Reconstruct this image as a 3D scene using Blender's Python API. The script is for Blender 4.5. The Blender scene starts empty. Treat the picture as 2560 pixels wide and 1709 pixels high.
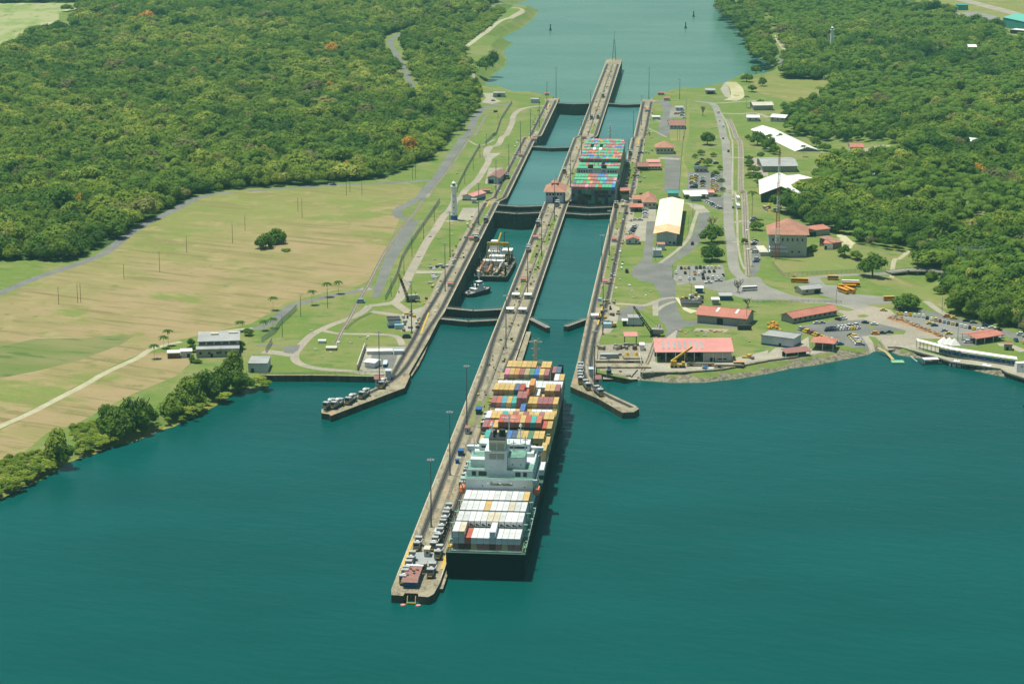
import bpy, math, random
import numpy as np
from mathutils import Vector, Matrix
from mathutils.geometry import delaunay_2d_cdt
random.seed(7); RNG = np.random.default_rng(7)
SC = bpy.context.scene; COL = SC.collection
# ---------------------------------------------------------------- camera, sky, sun
F, YH, HC = 5608.0, -577.5, 316.5           # focal length (px of 2560), horizon row, camera height
TH = math.atan((854.5-YH)/F)
cam = bpy.data.cameras.new('camera'); camo = bpy.data.objects.new('camera', cam); COL.objects.link(camo)
cam.sensor_width = 36; cam.lens = F/2560*36; cam.clip_start = 5; cam.clip_end = 12000
camo.location = (0, 0, HC); camo.rotation_euler = (math.pi/2-TH, 0, 0); SC.camera = camo
SUN = Vector((-0.235, 0.14, 1.0)).normalized()
sun_el = math.asin(SUN.z); sun_az = math.atan2(SUN.x, SUN.y)
W = bpy.data.worlds.new('World'); SC.world = W; W.use_nodes = True
nt = W.node_tree; sky = nt.nodes.new('ShaderNodeTexSky'); sky.sky_type = 'NISHITA'; sky.sun_disc = False
sky.sun_elevation = sun_el; sky.sun_rotation = sun_az; sky.air_density = 1.3; sky.dust_density = 1.5
nt.links.new(sky.outputs[0], nt.nodes['Background'].inputs[0]); nt.nodes['Background'].inputs[1].default_value = 0.07
sl = bpy.data.lights.new('sun', 'SUN'); sl.energy = 4.8; sl.angle = math.radians(0.5); sl.color = (1, .985, 0.86)
so = bpy.data.objects.new('sun', sl); COL.objects.link(so)
so.rotation_euler = SUN.to_track_quat('Z', 'Y').to_euler()
SC.view_settings.view_transform = 'Standard'; SC.view_settings.look = 'None'
SC.view_settings.exposure = 0.22; SC.view_settings.gamma = 1
SC.cycles.max_bounces = 6; SC.cycles.diffuse_bounces = 2; SC.cycles.glossy_bounces = 2; SC.cycles.volume_bounces = 0
SC.cycles.transparent_max_bounces = 8; SC.cycles.caustics_reflective = False; SC.cycles.caustics_refractive = False

# ---------------------------------------------------------------- geometry of the place
HD, OX = 0.0879224, -111.946                # heading of the lock axis, its origin
SH, CH = math.sin(HD), math.cos(HD)
def uv(x, y): return (x-OX)*SH+y*CH, (x-OX)*CH-y*SH
def xy(u, v): return OX+u*SH+v*CH, u*CH-v*SH
def ss(a, b, x):
    t = np.clip((x-a)/(b-a), 0, 1); return t*t*(3-2*t)
def wall_h(u):                              # top of the lock walls: three steps down to the sea
    return np.interp(u, [1655, 1715, 2012, 2072], [3.0, -5.7, -5.7, -14.0])
def T(x, y):                                # ground height without banks
    u, v = uv(np.asarray(x, float), np.asarray(y, float))
    near = wall_h(u)
    far = np.interp(u, [1250, 1500, 2250, 2600], [3.0, 2.0, -15, -18])
    k = ss(110, 230, np.abs(v-5))
    z = near*(1-k)+far*k
    # low hill under the guard house, right bank; ravine below the bridge
    z = z+5.5*np.exp(-(((x-222)/38)**2+((y-1470)/26)**2))*ss(186, 212, x)-5.0*np.exp(-(((x-262)/20)**2+((y-1392)/34)**2))
    z = z+9.0*ss(276, 345, x)*ss(1215, 1300, y)*(1-ss(1700, 2400, y))
    return z
def ray(px, py): 
    a = (px-1280)/F; b = -(py-854.5)/F
    return np.array([a, math.cos(TH)+b*math.sin(TH), -math.sin(TH)+b*math.cos(TH)])
def P(px, py, h=0.0):                       # picture ray cut with the level plane z = h
    d = ray(px, py); t = (h-HC)/d[2]; return (d[0]*t, d[1]*t)
def G(px, py):                              # picture ray cut with the ground
    d = ray(px, py); t0 = (25-HC)/d[2]; t1 = (-30-HC)/d[2]
    ts = np.linspace(t0, t1, 160); f = HC+d[2]*ts-T(d[0]*ts, d[1]*ts)
    i = int(np.argmax(f < 0)) or 159
    t = ts[i-1]+(ts[i]-ts[i-1])*f[i-1]/(f[i-1]-f[i]+1e-9)
    return (d[0]*t, d[1]*t)
REG = {'A': (0, 0), 'B': (640, 0), 'C': (1280, 0), 'D': (1920, 0), 'E': (0, 480), 'F': (640, 480), 'G': (1280, 480), 'H': (1920, 480), 'J': (0, 860)}
def px(s, reg='S'):                         # 'x,y x,y' measured on an enlargement -> picture pixels
    out = []
    for t in s.split():
        if t[0] in REG and not t[0].isdigit() and len(t) == 1: reg = t; continue
        if t == 'S': reg = 'S'; continue
        a, b = map(float, t.split(','))
        if reg != 'S': a = REG[reg][0]+a/3.267; b = REG[reg][1]+b/3.267
        out.append((a, b))
    return out
def gp(s, reg='S'): return [G(*p) for p in px(s, reg)]

# ---------------------------------------------------------------- tagging and mesh helpers
def tag(o, label=None, cat=None, group=None, kind=None):
    if label: o['label'] = label
    if cat: o['category'] = cat
    if group: o['group'] = group
    if kind: o['kind'] = kind
    return o
def empty(name, x, y, z, rz=0, label=None, cat=None, group=None):
    o = bpy.data.objects.new(name, None); COL.objects.link(o); o.location = (x, y, z); o.rotation_euler = (0, 0, rz)
    o.empty_display_size = 0.5
    return tag(o, label, cat, group)
def mobj(name, me, mat=None, parent=None):
    o = bpy.data.objects.new(name, me); COL.objects.link(o)
    if mat is not None and not me.materials: me.materials.append(mat)
    if parent: o.parent = parent
    return o
class MB:
    def __init__(s): s.v = []; s.f = []; s.m = []
    def add(s, vs, fs, mi=0):
        n = len(s.v); s.v += [tuple(map(float, p)) for p in vs]
        for f in fs: s.f.append(tuple(i+n for i in f)); s.m.append(mi)
        return s
    def box(s, cx, cy, z0, sx, sy, sz, r=0, mi=0, tx=1, ty=1):   # tx,ty: top taper
        c, q = math.cos(r), math.sin(r); vs = []
        for z, kx, ky in ((z0, 1, 1), (z0+sz, tx, ty)):
            for a, b in ((-1, -1), (1, -1), (1, 1), (-1, 1)):
                X = a*sx/2*kx; Y = b*sy/2*ky; vs.append((cx+X*c-Y*q, cy+X*q+Y*c, z))
        return s.add(vs, [(3, 2, 1, 0), (4, 5, 6, 7), (0, 1, 5, 4), (1, 2, 6, 5), (2, 3, 7, 6), (3, 0, 4, 7)], mi)
    def cyl(s, x, y, z0, r, h, n=10, r2=None, mi=0):
        r2 = r if r2 is None else r2; vs = []
        for z, q in ((z0, r), (z0+h, r2)):
            for i in range(n): a = 2*math.pi*i/n; vs.append((x+q*math.cos(a), y+q*math.sin(a), z))
        fs = [(i, (i+1) % n, n+(i+1) % n, n+i) for i in range(n)]+[tuple(range(n-1, -1, -1)), tuple(range(n, 2*n))]
        return s.add(vs, fs, mi)
    def beam(s, p, q, w, h=None, mi=0):
        p = Vector(p); q = Vector(q); h = h or w; d = (q-p)
        if d.length < 1e-6: return s
        d.normalize(); a = d.cross(Vector((0, 0, 1)))
        a = Vector((1, 0, 0)) if a.length < 1e-3 else a.normalized()
        b = a.cross(d); vs = []
        for o in (p, q):
            for i, j in ((-1, -1), (1, -1), (1, 1), (-1, 1)): vs.append(o+a*(i*w/2)+b*(j*h/2))
        return s.add(vs, [(0, 1, 2, 3), (7, 6, 5, 4), (0, 4, 5, 1), (1, 5, 6, 2), (2, 6, 7, 3), (3, 7, 4, 0)], mi)
    def prism(s, pts, z0, z1, mi=0):        # pts counter-clockwise
        n = len(pts); vs = [(a, b, z0) for a, b in pts]+[(a, b, z1) for a, b in pts]
        return s.add(vs, [tuple(range(n-1, -1, -1)), tuple(range(n, 2*n))]+[(i, (i+1) % n, n+(i+1) % n, n+i) for i in range(n)], mi)
    def gable(s, x0, x1, y0, y1, z, h, along='x', th=0.25, mi=0):   # pitched roof sheet with thickness
        if along == 'x':
            ym = (y0+y1)/2; sec = [(y0, z), (ym, z+h), (y1, z), (y1, z-th), (ym, z+h-th), (y0, z-th)]
            vs = [(x0, a, b) for a, b in sec]+[(x1, a, b) for a, b in sec]
        else:
            xm = (x0+x1)/2; sec = [(x1, z), (xm, z+h), (x0, z), (x0, z-th), (xm, z+h-th), (x1, z-th)]
            vs = [(a, y0, b) for a, b in sec]+[(a, y1, b) for a, b in sec]
        fs = [(0, 1, 7, 6), (1, 2, 8, 7), (2, 3, 9, 8), (3, 4, 10, 9), (4, 5, 11, 10), (5, 0, 6, 11), (0, 5, 4, 1), (1, 4, 3, 2), (6, 7, 10, 11), (7, 8, 9, 10)]
        return s.add(vs, [f[::-1] for f in fs], mi)
    def gwall(s, x0, x1, y0, y1, z, h, along='x', mi=0):            # gable triangles closing the ends
        if along == 'x':
            ym = (y0+y1)/2; return s.add([(x0, y0, z), (x0, y1, z), (x0, ym, z+h), (x1, y0, z), (x1, y1, z), (x1, ym, z+h)], [(0, 2, 1), (3, 4, 5)], mi)
        xm = (x0+x1)/2; return s.add([(x0, y0, z), (x1, y0, z), (xm, y0, z+h), (x0, y1, z), (x1, y1, z), (xm, y1, z+h)], [(0, 1, 2), (3, 5, 4)], mi)
    def hip(s, x0, x1, y0, y1, z, h, mi=0):
        w, d = x1-x0, y1-y0; k = min(w, d)/2*0.95
        if w >= d: a = (x0+k, (y0+y1)/2, z+h); b = (x1-k, (y0+y1)/2, z+h); fs = [(0, 1, 5, 4), (1, 2, 5), (2, 3, 4, 5), (3, 0, 4)]
        else: a = ((x0+x1)/2, y0+k, z+h); b = ((x0+x1)/2, y1-k, z+h); fs = [(0, 1, 4), (1, 2, 5, 4), (2, 3, 5), (3, 0, 4, 5)]
        return s.add([(x0, y0, z), (x1, y0, z), (x1, y1, z), (x0, y1, z), a, b], fs+[(3, 2, 1, 0)], mi)
    def mesh(s, name, mats=()):
        me = bpy.data.meshes.new(name); me.from_pydata(s.v, [], s.f); me.update()
        for m in mats if isinstance(mats, (list, tuple)) else (mats,): me.materials.append(m)
        if len(me.materials) > 1: me.polygons.foreach_set('material_index', s.m)
        return me
    def build(s, name, mats, parent=None): return mobj(name, s.mesh(name, mats), None, parent)

# ---------------------------------------------------------------- materials
MAT = {}
def mat(name, c, rough=0.8, n=0.0, scale=1.0, c2=None, spec=0.3, metal=0.0, bump=0.0, dist=0.2, alpha=1.0, stretch=None, detail=4, scale2=None, n2=0.0, objcol=False, rot=0.0, rampw=(0.35, 0.65)):
    """procedural paint/stone/soil: base colour varied by world-size noise"""
    if name in MAT: return MAT[name]
    m = bpy.data.materials.new(name); m.use_nodes = True; t = m.node_tree; b = t.nodes['Principled BSDF']
    b.inputs['Roughness'].default_value = rough; b.inputs['Metallic'].default_value = metal
    b.inputs['Specular IOR Level'].default_value = spec; b.inputs['Alpha'].default_value = alpha
    col = None
    if objcol:
        oi = t.nodes.new('ShaderNodeObjectInfo'); col = oi.outputs['Color']
    geo = t.nodes.new('ShaderNodeTexCoord') if objcol else t.nodes.new('ShaderNodeNewGeometry')
    vec = geo.outputs['Object'] if objcol else geo.outputs['Position']
    if stretch:
        mp = t.nodes.new('ShaderNodeMapping'); mp.inputs['Scale'].default_value = stretch; mp.inputs['Rotation'].default_value = (0, 0, rot)
        t.links.new(vec, mp.inputs[0]); vec = mp.outputs[0]
    def noise(sc, d=detail):
        q = t.nodes.new('ShaderNodeTexNoise'); q.inputs['Scale'].default_value = sc; q.inputs['Detail'].default_value = d
        t.links.new(vec, q.inputs['Vector']); return q
    base = None
    c2 = c2 or tuple(x*(1-n) for x in c)
    q = noise(scale); r = t.nodes.new('ShaderNodeMapRange'); r.inputs['From Min'].default_value = rampw[0]; r.inputs['From Max'].default_value = rampw[1]
    t.links.new(q.outputs['Fac'], r.inputs['Value'])
    mx = t.nodes.new('ShaderNodeMix'); mx.data_type = 'RGBA'; t.links.new(r.outputs[0], mx.inputs['Factor'])
    if objcol:
        mx.inputs[7].default_value = (*[x*(1-n) for x in (1, 1, 1)], 1); mx.inputs[6].default_value = (1, 1, 1, 1)
        m2 = t.nodes.new('ShaderNodeMix'); m2.data_type = 'RGBA'; m2.blend_type = 'MULTIPLY'; m2.inputs['Factor'].default_value = 1
        t.links.new(col, m2.inputs[6]); t.links.new(mx.outputs[2], m2.inputs[7]); out = m2.outputs[2]
    else:
        mx.inputs[6].default_value = (*c, 1); mx.inputs[7].default_value = (*c2, 1); out = mx.outputs[2]
    if scale2:
        q2 = noise(scale2, 3); r2 = t.nodes.new('ShaderNodeMapRange'); r2.inputs['From Min'].default_value = 0.3; r2.inputs['From Max'].default_value = 0.7
        r2.inputs['To Min'].default_value = 1-n2; r2.inputs['To Max'].default_value = 1+n2*0.6; t.links.new(q2.outputs['Fac'], r2.inputs['Value'])
        m3 = t.nodes.new('ShaderNodeVectorMath'); m3.operation = 'SCALE'; t.links.new(out, m3.inputs[0]); t.links.new(r2.outputs[0], m3.inputs['Scale']); out = m3.outputs[0]
    t.links.new(out, b.inputs['Base Color'])
    if bump:
        bp = t.nodes.new('ShaderNodeBump'); bp.inputs['Strength'].default_value = bump; bp.inputs['Distance'].default_value = dist
        t.links.new(noise(max(scale, scale2 or 0)).outputs['Fac'], bp.inputs['Height']); t.links.new(bp.outputs[0], b.inputs['Normal'])
    MAT[name] = m; return m
def blotch(name, layers, rough=0.95, bump=0.3, bscale=0.5, bdist=0.5):
    """ground cover: list of (colour, noise scale, stretch xyz, rotation, from, to) mixed in turn over the first"""
    m = bpy.data.materials.new(name); m.use_nodes = True; t = m.node_tree; b = t.nodes['Principled BSDF']
    b.inputs['Roughness'].default_value = rough; b.inputs['Specular IOR Level'].default_value = 0.1
    g = t.nodes.new('ShaderNodeNewGeometry'); out = None
    for i, L in enumerate(layers):
        if L[0] == 'side':                   # one side of a wavering line over the ground
            _, c, nx, ny, off, wob, lo, hi = L
            dt = t.nodes.new('ShaderNodeVectorMath'); dt.operation = 'DOT_PRODUCT'; dt.inputs[1].default_value = (nx, ny, 0); t.links.new(g.outputs['Position'], dt.inputs[0])
            q = t.nodes.new('ShaderNodeTexNoise'); q.inputs['Scale'].default_value = .012; q.inputs['Detail'].default_value = 6; t.links.new(g.outputs['Position'], q.inputs['Vector'])
            ma = t.nodes.new('ShaderNodeMath'); ma.operation = 'MULTIPLY_ADD'; t.links.new(q.outputs['Fac'], ma.inputs[0]); ma.inputs[1].default_value = wob; t.links.new(dt.outputs['Value'], ma.inputs[2])
            r = t.nodes.new('ShaderNodeMapRange'); r.interpolation_type = 'SMOOTHSTEP'; r.inputs['From Min'].default_value = off+lo+wob/2; r.inputs['From Max'].default_value = off+hi+wob/2; t.links.new(ma.outputs[0], r.inputs['Value'])
            mx = t.nodes.new('ShaderNodeMix'); mx.data_type = 'RGBA'; t.links.new(r.outputs[0], mx.inputs['Factor']); t.links.new(out, mx.inputs[6]); mx.inputs[7].default_value = (*c, 1); out = mx.outputs[2]; continue
        if i == 0:
            rgb = t.nodes.new('ShaderNodeRGB'); rgb.outputs[0].default_value = (*L, 1); out = rgb.outputs[0]; continue
        c, sc, st, rt, lo, hi = L
        mp = t.nodes.new('ShaderNodeMapping'); mp.vector_type = 'POINT'; mp.inputs['Rotation'].default_value = (0, 0, rt)
        m0 = t.nodes.new('ShaderNodeVectorMath'); m0.operation = 'MULTIPLY'; m0.inputs[1].default_value = st
        t.links.new(g.outputs['Position'], mp.inputs[0]); t.links.new(mp.outputs[0], m0.inputs[0])
        q = t.nodes.new('ShaderNodeTexNoise'); q.inputs['Scale'].default_value = sc; q.inputs['Detail'].default_value = 5; q.inputs['Roughness'].default_value = 0.6
        mp.inputs['Location'].default_value = (i*37.1, i*11.3, 0)
        t.links.new(m0.outputs[0], q.inputs['Vector'])
        r = t.nodes.new('ShaderNodeMapRange'); r.interpolation_type = 'SMOOTHSTEP'; r.inputs['From Min'].default_value = lo; r.inputs['From Max'].default_value = hi
        t.links.new(q.outputs['Fac'], r.inputs['Value'])
        mx = t.nodes.new('ShaderNodeMix'); mx.data_type = 'RGBA'; t.links.new(r.outputs[0], mx.inputs['Factor'])
        t.links.new(out, mx.inputs[6]); mx.inputs[7].default_value = (*c, 1); out = mx.outputs[2]
    t.links.new(out, b.inputs['Base Color'])
    if bump:
        q = t.nodes.new('ShaderNodeTexNoise'); q.inputs['Scale'].default_value = bscale; q.inputs['Detail'].default_value = 6
        t.links.new(g.outputs['Position'], q.inputs['Vector'])
        bp = t.nodes.new('ShaderNodeBump'); bp.inputs['Strength'].default_value = bump; bp.inputs['Distance'].default_value = bdist
        t.links.new(q.outputs['Fac'], bp.inputs['Height']); t.links.new(bp.outputs[0], b.inputs['Normal'])
    MAT[name] = m; return m
_R = 0.30
M_grass = blotch('grass', [(.135, .185, .040), ((.205, .205, .075), .02, (1, 1, 1), 0, .45, .62), ((.22, .20, .095), .05, (1, 1, 1), .4, .58, .72), ((.095, .165, .036), .07, (1, 1.6, 1), .2, .5, .68), ((.20, .215, .085), .25, (1, 1, 1), 0, .56, .75), ((.10, .18, .04), .8, (1, 1, 1), 0, .5, .7)], bscale=1.2, bdist=.3)
M_field = blotch('dry_field', [(.30, .225, .12), ((.235, .205, .085), .02, (1, 1.2, 1), .3, .44, .62), ('side', (.175, .205, .052), -.82, .571, 974, 190, -20, 150), ((.15, .20, .045), .012, (1, 1.5, 1), .4, .54, .62), ((.31, .265, .13), .10, (.22, 1, 1), .5, .54, .80), ((.17, .15, .06), .17, (.10, 1, 1), .45, .48, .68), ((.31, .25, .125), .05, (1, 1, 1), 0, .52, .75), ((.15, .165, .055), .09, (1, 1, 1), .3, .60, .72), ((.25, .22, .09), 1.2, (1, 1, 1), 0, .45, .75)], bscale=.8, bdist=.4)
M_scrub = blotch('low_scrub', [(.075, .135, .03), ((.12, .19, .045), .05, (1, 1, 1), 0, .45, .6), ((.05, .095, .022), .3, (1, 1, 1), 0, .48, .62), ((.16, .2, .06), .6, (1, 1, 1), 0, .55, .7)], bump=1, bscale=.35, bdist=2.5)
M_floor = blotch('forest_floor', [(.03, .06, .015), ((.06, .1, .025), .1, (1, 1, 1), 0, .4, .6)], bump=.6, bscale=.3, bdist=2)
M_sand = blotch('sand', [(.46, .42, .27), ((.36, .34, .18), .02, (1, .5, 1), .2, .45, .6), ((.16, .2, .06), .06, (1, .35, 1), .1, .56, .64), ((.55, .50, .34), .01, (1, .4, 1), 0, .55, .7)], bump=.3)
M_hill = blotch('hill_grass', [(.20, .20, .07), ((.16, .205, .055), .02, (1, 1, 1), 0, .42, .6), ((.27, .24, .11), .06, (1, .5, 1), -.4, .52, .7)], bump=.5, bscale=.6)
M_asph = mat('asphalt', (.135, .14, .125), .9, scale=.06, c2=(.18, .18, .16), scale2=.7, n2=.16, detail=6)
M_conc = mat('concrete_road', (.27, .26, .22), .9, scale=.05, c2=(.21, .205, .175), scale2=.8, n2=.16, detail=6)
M_path = mat('worn_path', (.27, .25, .19), .9, scale=.05, c2=(.35, .30, .23), scale2=.7, n2=.2, detail=6)
M_pale = mat('pale_concrete', (.36, .335, .255), .88, scale=.08, c2=(.28, .26, .20), scale2=.9, n2=.2, detail=6)
M_gravel = mat('gravel_lot', (.25, .245, .21), .95, scale=.06, c2=(.20, .20, .175), scale2=1.1, n2=.14, detail=6)
M_dirt = mat('red_dirt', (.30, .15, .075), .95, scale=.2, c2=(.36, .25, .14), scale2=1, n2=.3)
M_track = mat('dirt_track', (.42, .385, .26), .95, scale=.15, c2=(.34, .32, .2), scale2=1, n2=.2)
M_ballast = mat('rail_bed', (.24, .21, .155), .95, scale=.3, c2=(.30, .27, .20), scale2=1.2, n2=.25)
M_wall = blotch('lock_concrete', [(.285, .255, .175), ((.20, .175, .12), .05, (1, 1, 1), 0, .40, .60), ((.38, .345, .25), .12, (1, 1, 1), .1, .52, .72), ((.10, .09, .068), .30, (1, .3, .25), -.09, .51, .66), ((.37, .245, .14), .09, (1, .4, 1), -.09, .55, .70), ((.18, .18, .09), .07, (1, 1, 1), 0, .58, .7), ((.33, .29, .2), 1.1, (1, 1, 1), 0, .4, .7)], bump=.4, bscale=1.5, bdist=.25)
M_face = blotch('dark_wall_face', [(.085, .08, .06), ((.045, .045, .036), .15, (1, 1, .2), 0, .42, .6), ((.14, .125, .09), .3, (1, 1, .12), 0, .55, .72)], bump=.4, bscale=1, bdist=.2)  # wall faces: darker than the wall tops, streaked downwards
M_rock = blotch('rocky_bank', [(.24, .215, .15), ((.13, .12, .085), .35, (1, 1, 1), 0, .45, .58), ((.33, .30, .2), .9, (1, 1, 1), 0, .52, .7)], bump=1, bscale=.8, bdist=1)
M_weed = blotch('floating_weed', [(.22, .21, .04), ((.12, .14, .035), .3, (1, 1, 1), 0, .45, .6), ((.3, .27, .07), .8, (1, 1, 1), 0, .52, .7)], bump=.8, bscale=1, bdist=.4)
M_steel = mat('dark_gate_steel', (.035, .038, .035), .6, scale=.4, c2=(.07, .06, .045), scale2=1.5, n2=.3)
M_rail = mat('rail_iron', (.025, .024, .022), .5, n=.3, scale=1, metal=.3)
M_white = mat('white_paint', (.80, .80, .76), .5, n=.12, scale=.3)
M_yellow = mat('yellow_paint', (.62, .40, .05), .6, n=.25, scale=.5)
M_grey = mat('grey_paint', (.30, .31, .30), .6, n=.2, scale=.5)
M_dark = mat('dark_metal', (.03, .032, .035), .6, n=.3, scale=.7)
M_black = mat('dark_opening', (.012, .014, .016), .9, n=.2, scale=.7)
def paint(name, c, rough=.55, n=.15, scale=.35, **k): return mat(name, c, rough, n=n, scale=scale, **k)
def water(name, deep, shallow, wscale=1.0, rough=.22):
    m = bpy.data.materials.new(name); m.use_nodes = True; t = m.node_tree; b = t.nodes['Principled BSDF']
    b.inputs['Roughness'].default_value = rough; b.inputs['IOR'].default_value = 1.33; b.inputs['Specular IOR Level'].default_value = .08
    g = t.nodes.new('ShaderNodeNewGeometry')
    def nz(sc, st, d, rot=0):
        mp = t.nodes.new('ShaderNodeMapping'); mp.inputs['Rotation'].default_value = (0, 0, rot)
        v = t.nodes.new('ShaderNodeVectorMath'); v.operation = 'MULTIPLY'; v.inputs[1].default_value = st
        t.links.new(g.outputs['Position'], mp.inputs[0]); t.links.new(mp.outputs[0], v.inputs[0])
        q = t.nodes.new('ShaderNodeTexNoise'); q.inputs['Scale'].default_value = sc; q.inputs['Detail'].default_value = d
        t.links.new(v.outputs[0], q.inputs['Vector']); return q.outputs['Fac']
    r = t.nodes.new('ShaderNodeMapRange'); r.inputs['From Min'].default_value = .38; r.inputs['From Max'].default_value = .64
    t.links.new(nz(.006, (1, 2.2, 1), 4), r.inputs['Value'])
    mx = t.nodes.new('ShaderNodeMix'); mx.data_type = 'RGBA'; t.links.new(r.outputs[0], mx.inputs['Factor'])
    mx.inputs[6].default_value = (*deep, 1); mx.inputs[7].default_value = (*shallow, 1); t.links.new(mx.outputs[2], b.inputs['Base Color'])
    a = t.nodes.new('ShaderNodeMath'); a.operation = 'ADD'; t.links.new(nz(.28*wscale, (.45, 1, 1), 4, .25), a.inputs[0]); 
    a2 = t.nodes.new('ShaderNodeMath'); a2.operation = 'MULTIPLY'; t.links.new(nz(.035, (.5, 1.4, 1), 3, -.2), a2.inputs[0]); a2.inputs[1].default_value = .5
    a3 = t.nodes.new('ShaderNodeMath'); a3.operation = 'MULTIPLY_ADD'; t.links.new(nz(.11, (.35, 1, 1), 3, .35), a3.inputs[0]); a3.inputs[1].default_value = 1.9; t.links.new(a2.outputs[0], a3.inputs[2])
    t.links.new(a3.outputs[0], a.inputs[1])
    bp = t.nodes.new('ShaderNodeBump'); bp.inputs['Strength'].default_value = .38; bp.inputs['Distance'].default_value = .45
    t.links.new(a.outputs[0], bp.inputs['Height']); t.links.new(bp.outputs[0], b.inputs['Normal'])
    MAT[name] = m; return m
# ---------------------------------------------------------------- land, roads, fields: one triangulation split by ground cover
def dens(pts, step, closed=True):
    out = []; n = len(pts)
    for i in range(n if closed else n-1):
        a = pts[i]; b = pts[(i+1) % n]; L = math.hypot(b[0]-a[0], b[1]-a[1]); k = max(1, int(L/step))
        out += [(a[0]+(b[0]-a[0])*j/k, a[1]+(b[1]-a[1])*j/k) for j in range(k)]
    if not closed: out.append(pts[-1])
    return out
def smooth(pts, k=4):                       # Catmull-Rom
    out = []; n = len(pts)
    for i in range(n-1):
        p0, p1, p2, p3 = (np.array(pts[max(0, min(n-1, j))]) for j in (i-1, i, i+1, i+2))
        for j in range(k):
            t = j/k; out.append(tuple(.5*((2*p1)+(-p0+p2)*t+(2*p0-5*p1+4*p2-p3)*t*t+(-p0+3*p1-3*p2+p3)*t**3)))
    return out+[tuple(pts[-1])]
def buffer(pts, w, w2=None):
    L, Rr = [], []; n = len(pts); w2 = w if w2 is None else w2
    for i in range(n):
        a = pts[max(0, i-1)]; b = pts[min(n-1, i+1)]; dx, dy = b[0]-a[0], b[1]-a[1]; d = math.hypot(dx, dy) or 1
        ww = (w+(w2-w)*i/max(1, n-1))/2
        L.append((pts[i][0]-dy/d*ww, pts[i][1]+dx/d*ww)); Rr.append((pts[i][0]+dy/d*ww, pts[i][1]-dx/d*ww))
    return Rr+L[::-1]
def inpoly(x, y, poly):
    x = np.asarray(x); y = np.asarray(y); ins = np.zeros(x.shape, bool); n = len(poly)
    for i in range(n):
        x1, y1 = poly[i]; x2, y2 = poly[i-1]
        if y1 == y2: continue
        c = ((y1 > y) != (y2 > y)) & (x < (x2-x1)*(y-y1)/(y2-y1)+x1); ins ^= c
    return ins
def segdist(x, y, line):
    best = np.full(np.shape(x), 1e9)
    for (x1, y1), (x2, y2) in zip(line[:-1], line[1:]):
        dx, dy = x2-x1, y2-y1; t = np.clip(((x-x1)*dx+(y-y1)*dy)/(dx*dx+dy*dy+1e-9), 0, 1)
        best = np.minimum(best, np.hypot(x-x1-t*dx, y-y1-t*dy))
    return best
LAKE, SEA = 0.0, -26.0
sh_left = [P(*p, LAKE) for p in px('S -500,1420 -200,1310 0,1243 67,1215 101,1192 132,1180 159,1161 193,1145 260,1120 331,1100 395,1074 429,1064 490,1041 517,1016 551,1002 582,987 621,973 652,966')]
sh_right = [P(*p, LAKE) for p in px('S 1600,951 1678,958 1760,957 1850,947 1920,935 1980,922 2042,913 2110,900 2170,889 2192,878 2225,880 2245,889 2275,893 2310,899 2380,914 2470,935 2560,952 2700,985 2950,1040')]
sea_left = [P(*p, SEA) for p in px('S 1221,231 1221,205 1238,186 1268,167 1272,147 1262,130 1280,112 1291,106 1262,104 1250,101 1280,84 1310,70 1341,43 1350,26 1330,20 1300,24 1282,14 1320,2 1345,-30 1330,-90')]
sea_right = [P(*p, SEA) for p in px('S 1785,-90 1790,-20 1794,2 1806,37 1831,58 1858,89 1868,129 1900,150 1925,165 1905,185 1874,200')]
left_out = sh_left+gp('S 655,938 800,938 945,941 985,925 1035,845')+[xy(u, -50) for u in (1290, 1500, 1800, 2100, 2300)]+gp('S 1384,241 1326,229 1280,228')+sea_left+[P(-900, -90, -18), (-1500, 2000), (-900, 900)]
right_out = [xy(u, 50) for u in (2310, 2100, 1800, 1500, 1290)]+gp('S 1496,860 1492,931 1560,945 1598,938')+sh_right+[(1400, 1150), (1900, 2500), P(3600, -90, -18)]+sea_right+gp('S 1812,207 1739,221 1702,220 1647,233')
LANDS = [left_out, right_out]
REGN = []                                   # (class, polygon) painted in order
def area(c, s, reg='S'): REGN.append((c, gp(s, reg)))
def way(c, s, w, reg='S', w2=None, sm=4): REGN.append((c, buffer(smooth(gp(s, reg), sm), w, w2)))
# --- left bank
LF = 'S -60,640 0,651 92,651 132,656 196,648 214,630 254,624 294,599 331,566 383,544 444,514 490,486 560,476 640,470 811,459 946,449 977,438 1023,419 1084,392 1108,361 1145,312 1185,285 1200,248 1206,220 1172,211 1160,150 1150,118 1130,95 1165,60 1240,10 1290,-60 -300,-60 -300,500'
RFS = 'S 1794,0 1806,37 1831,58 1858,89 1868,129 1900,150 1930,165 1962,190 1966,196 2020,199 2073,200 2083,216 2072,240 2040,262 1997,275 1960,290 1966,337 2021,349 2058,355 2134,358 2257,358 2265,372 2226,395 2119,398 2079,398 2085,428 2042,459 1985,500 1962,530 2027,572 2079,583 2134,613 2226,622 2293,664 2327,664 2367,691 2373,749 2379,774 2410,798 2456,814 2502,820 2560,832 2750,860 2950,600 2950,110 2640,110 2560,104 2514,101 2501,72 2391,63 2379,36 2342,23 2225,12 2180,-5 2100,-60 1800,-60'
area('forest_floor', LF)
area('low_scrub', 'S 1015,86 1099,57 1191,30 1277,2 1282,14 1262,30 1215,80 1165,112 1155,120 1160,140 1150,160 1100,150 1040,120')
area('dry_field', 'S -60,735 0,733 92,691 184,664 260,633 306,598 352,566 429,529 502,492 582,480 640,476 824,464 1016,456 1055,470 1028,508 988,532 998,548 960,640 925,700 890,716 824,728 716,757 660,790 630,808 575,820 453,848 400,864 300,905 208,955 0,1062 -60,1085')
area('dry_field', 'S -60,1110 0,1075 208,965 306,915 373,882 420,880 470,890 478,905 440,940 390,960 330,985 260,1020 190,1060 120,1080 60,1130 0,1160 -60,1180')
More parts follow.
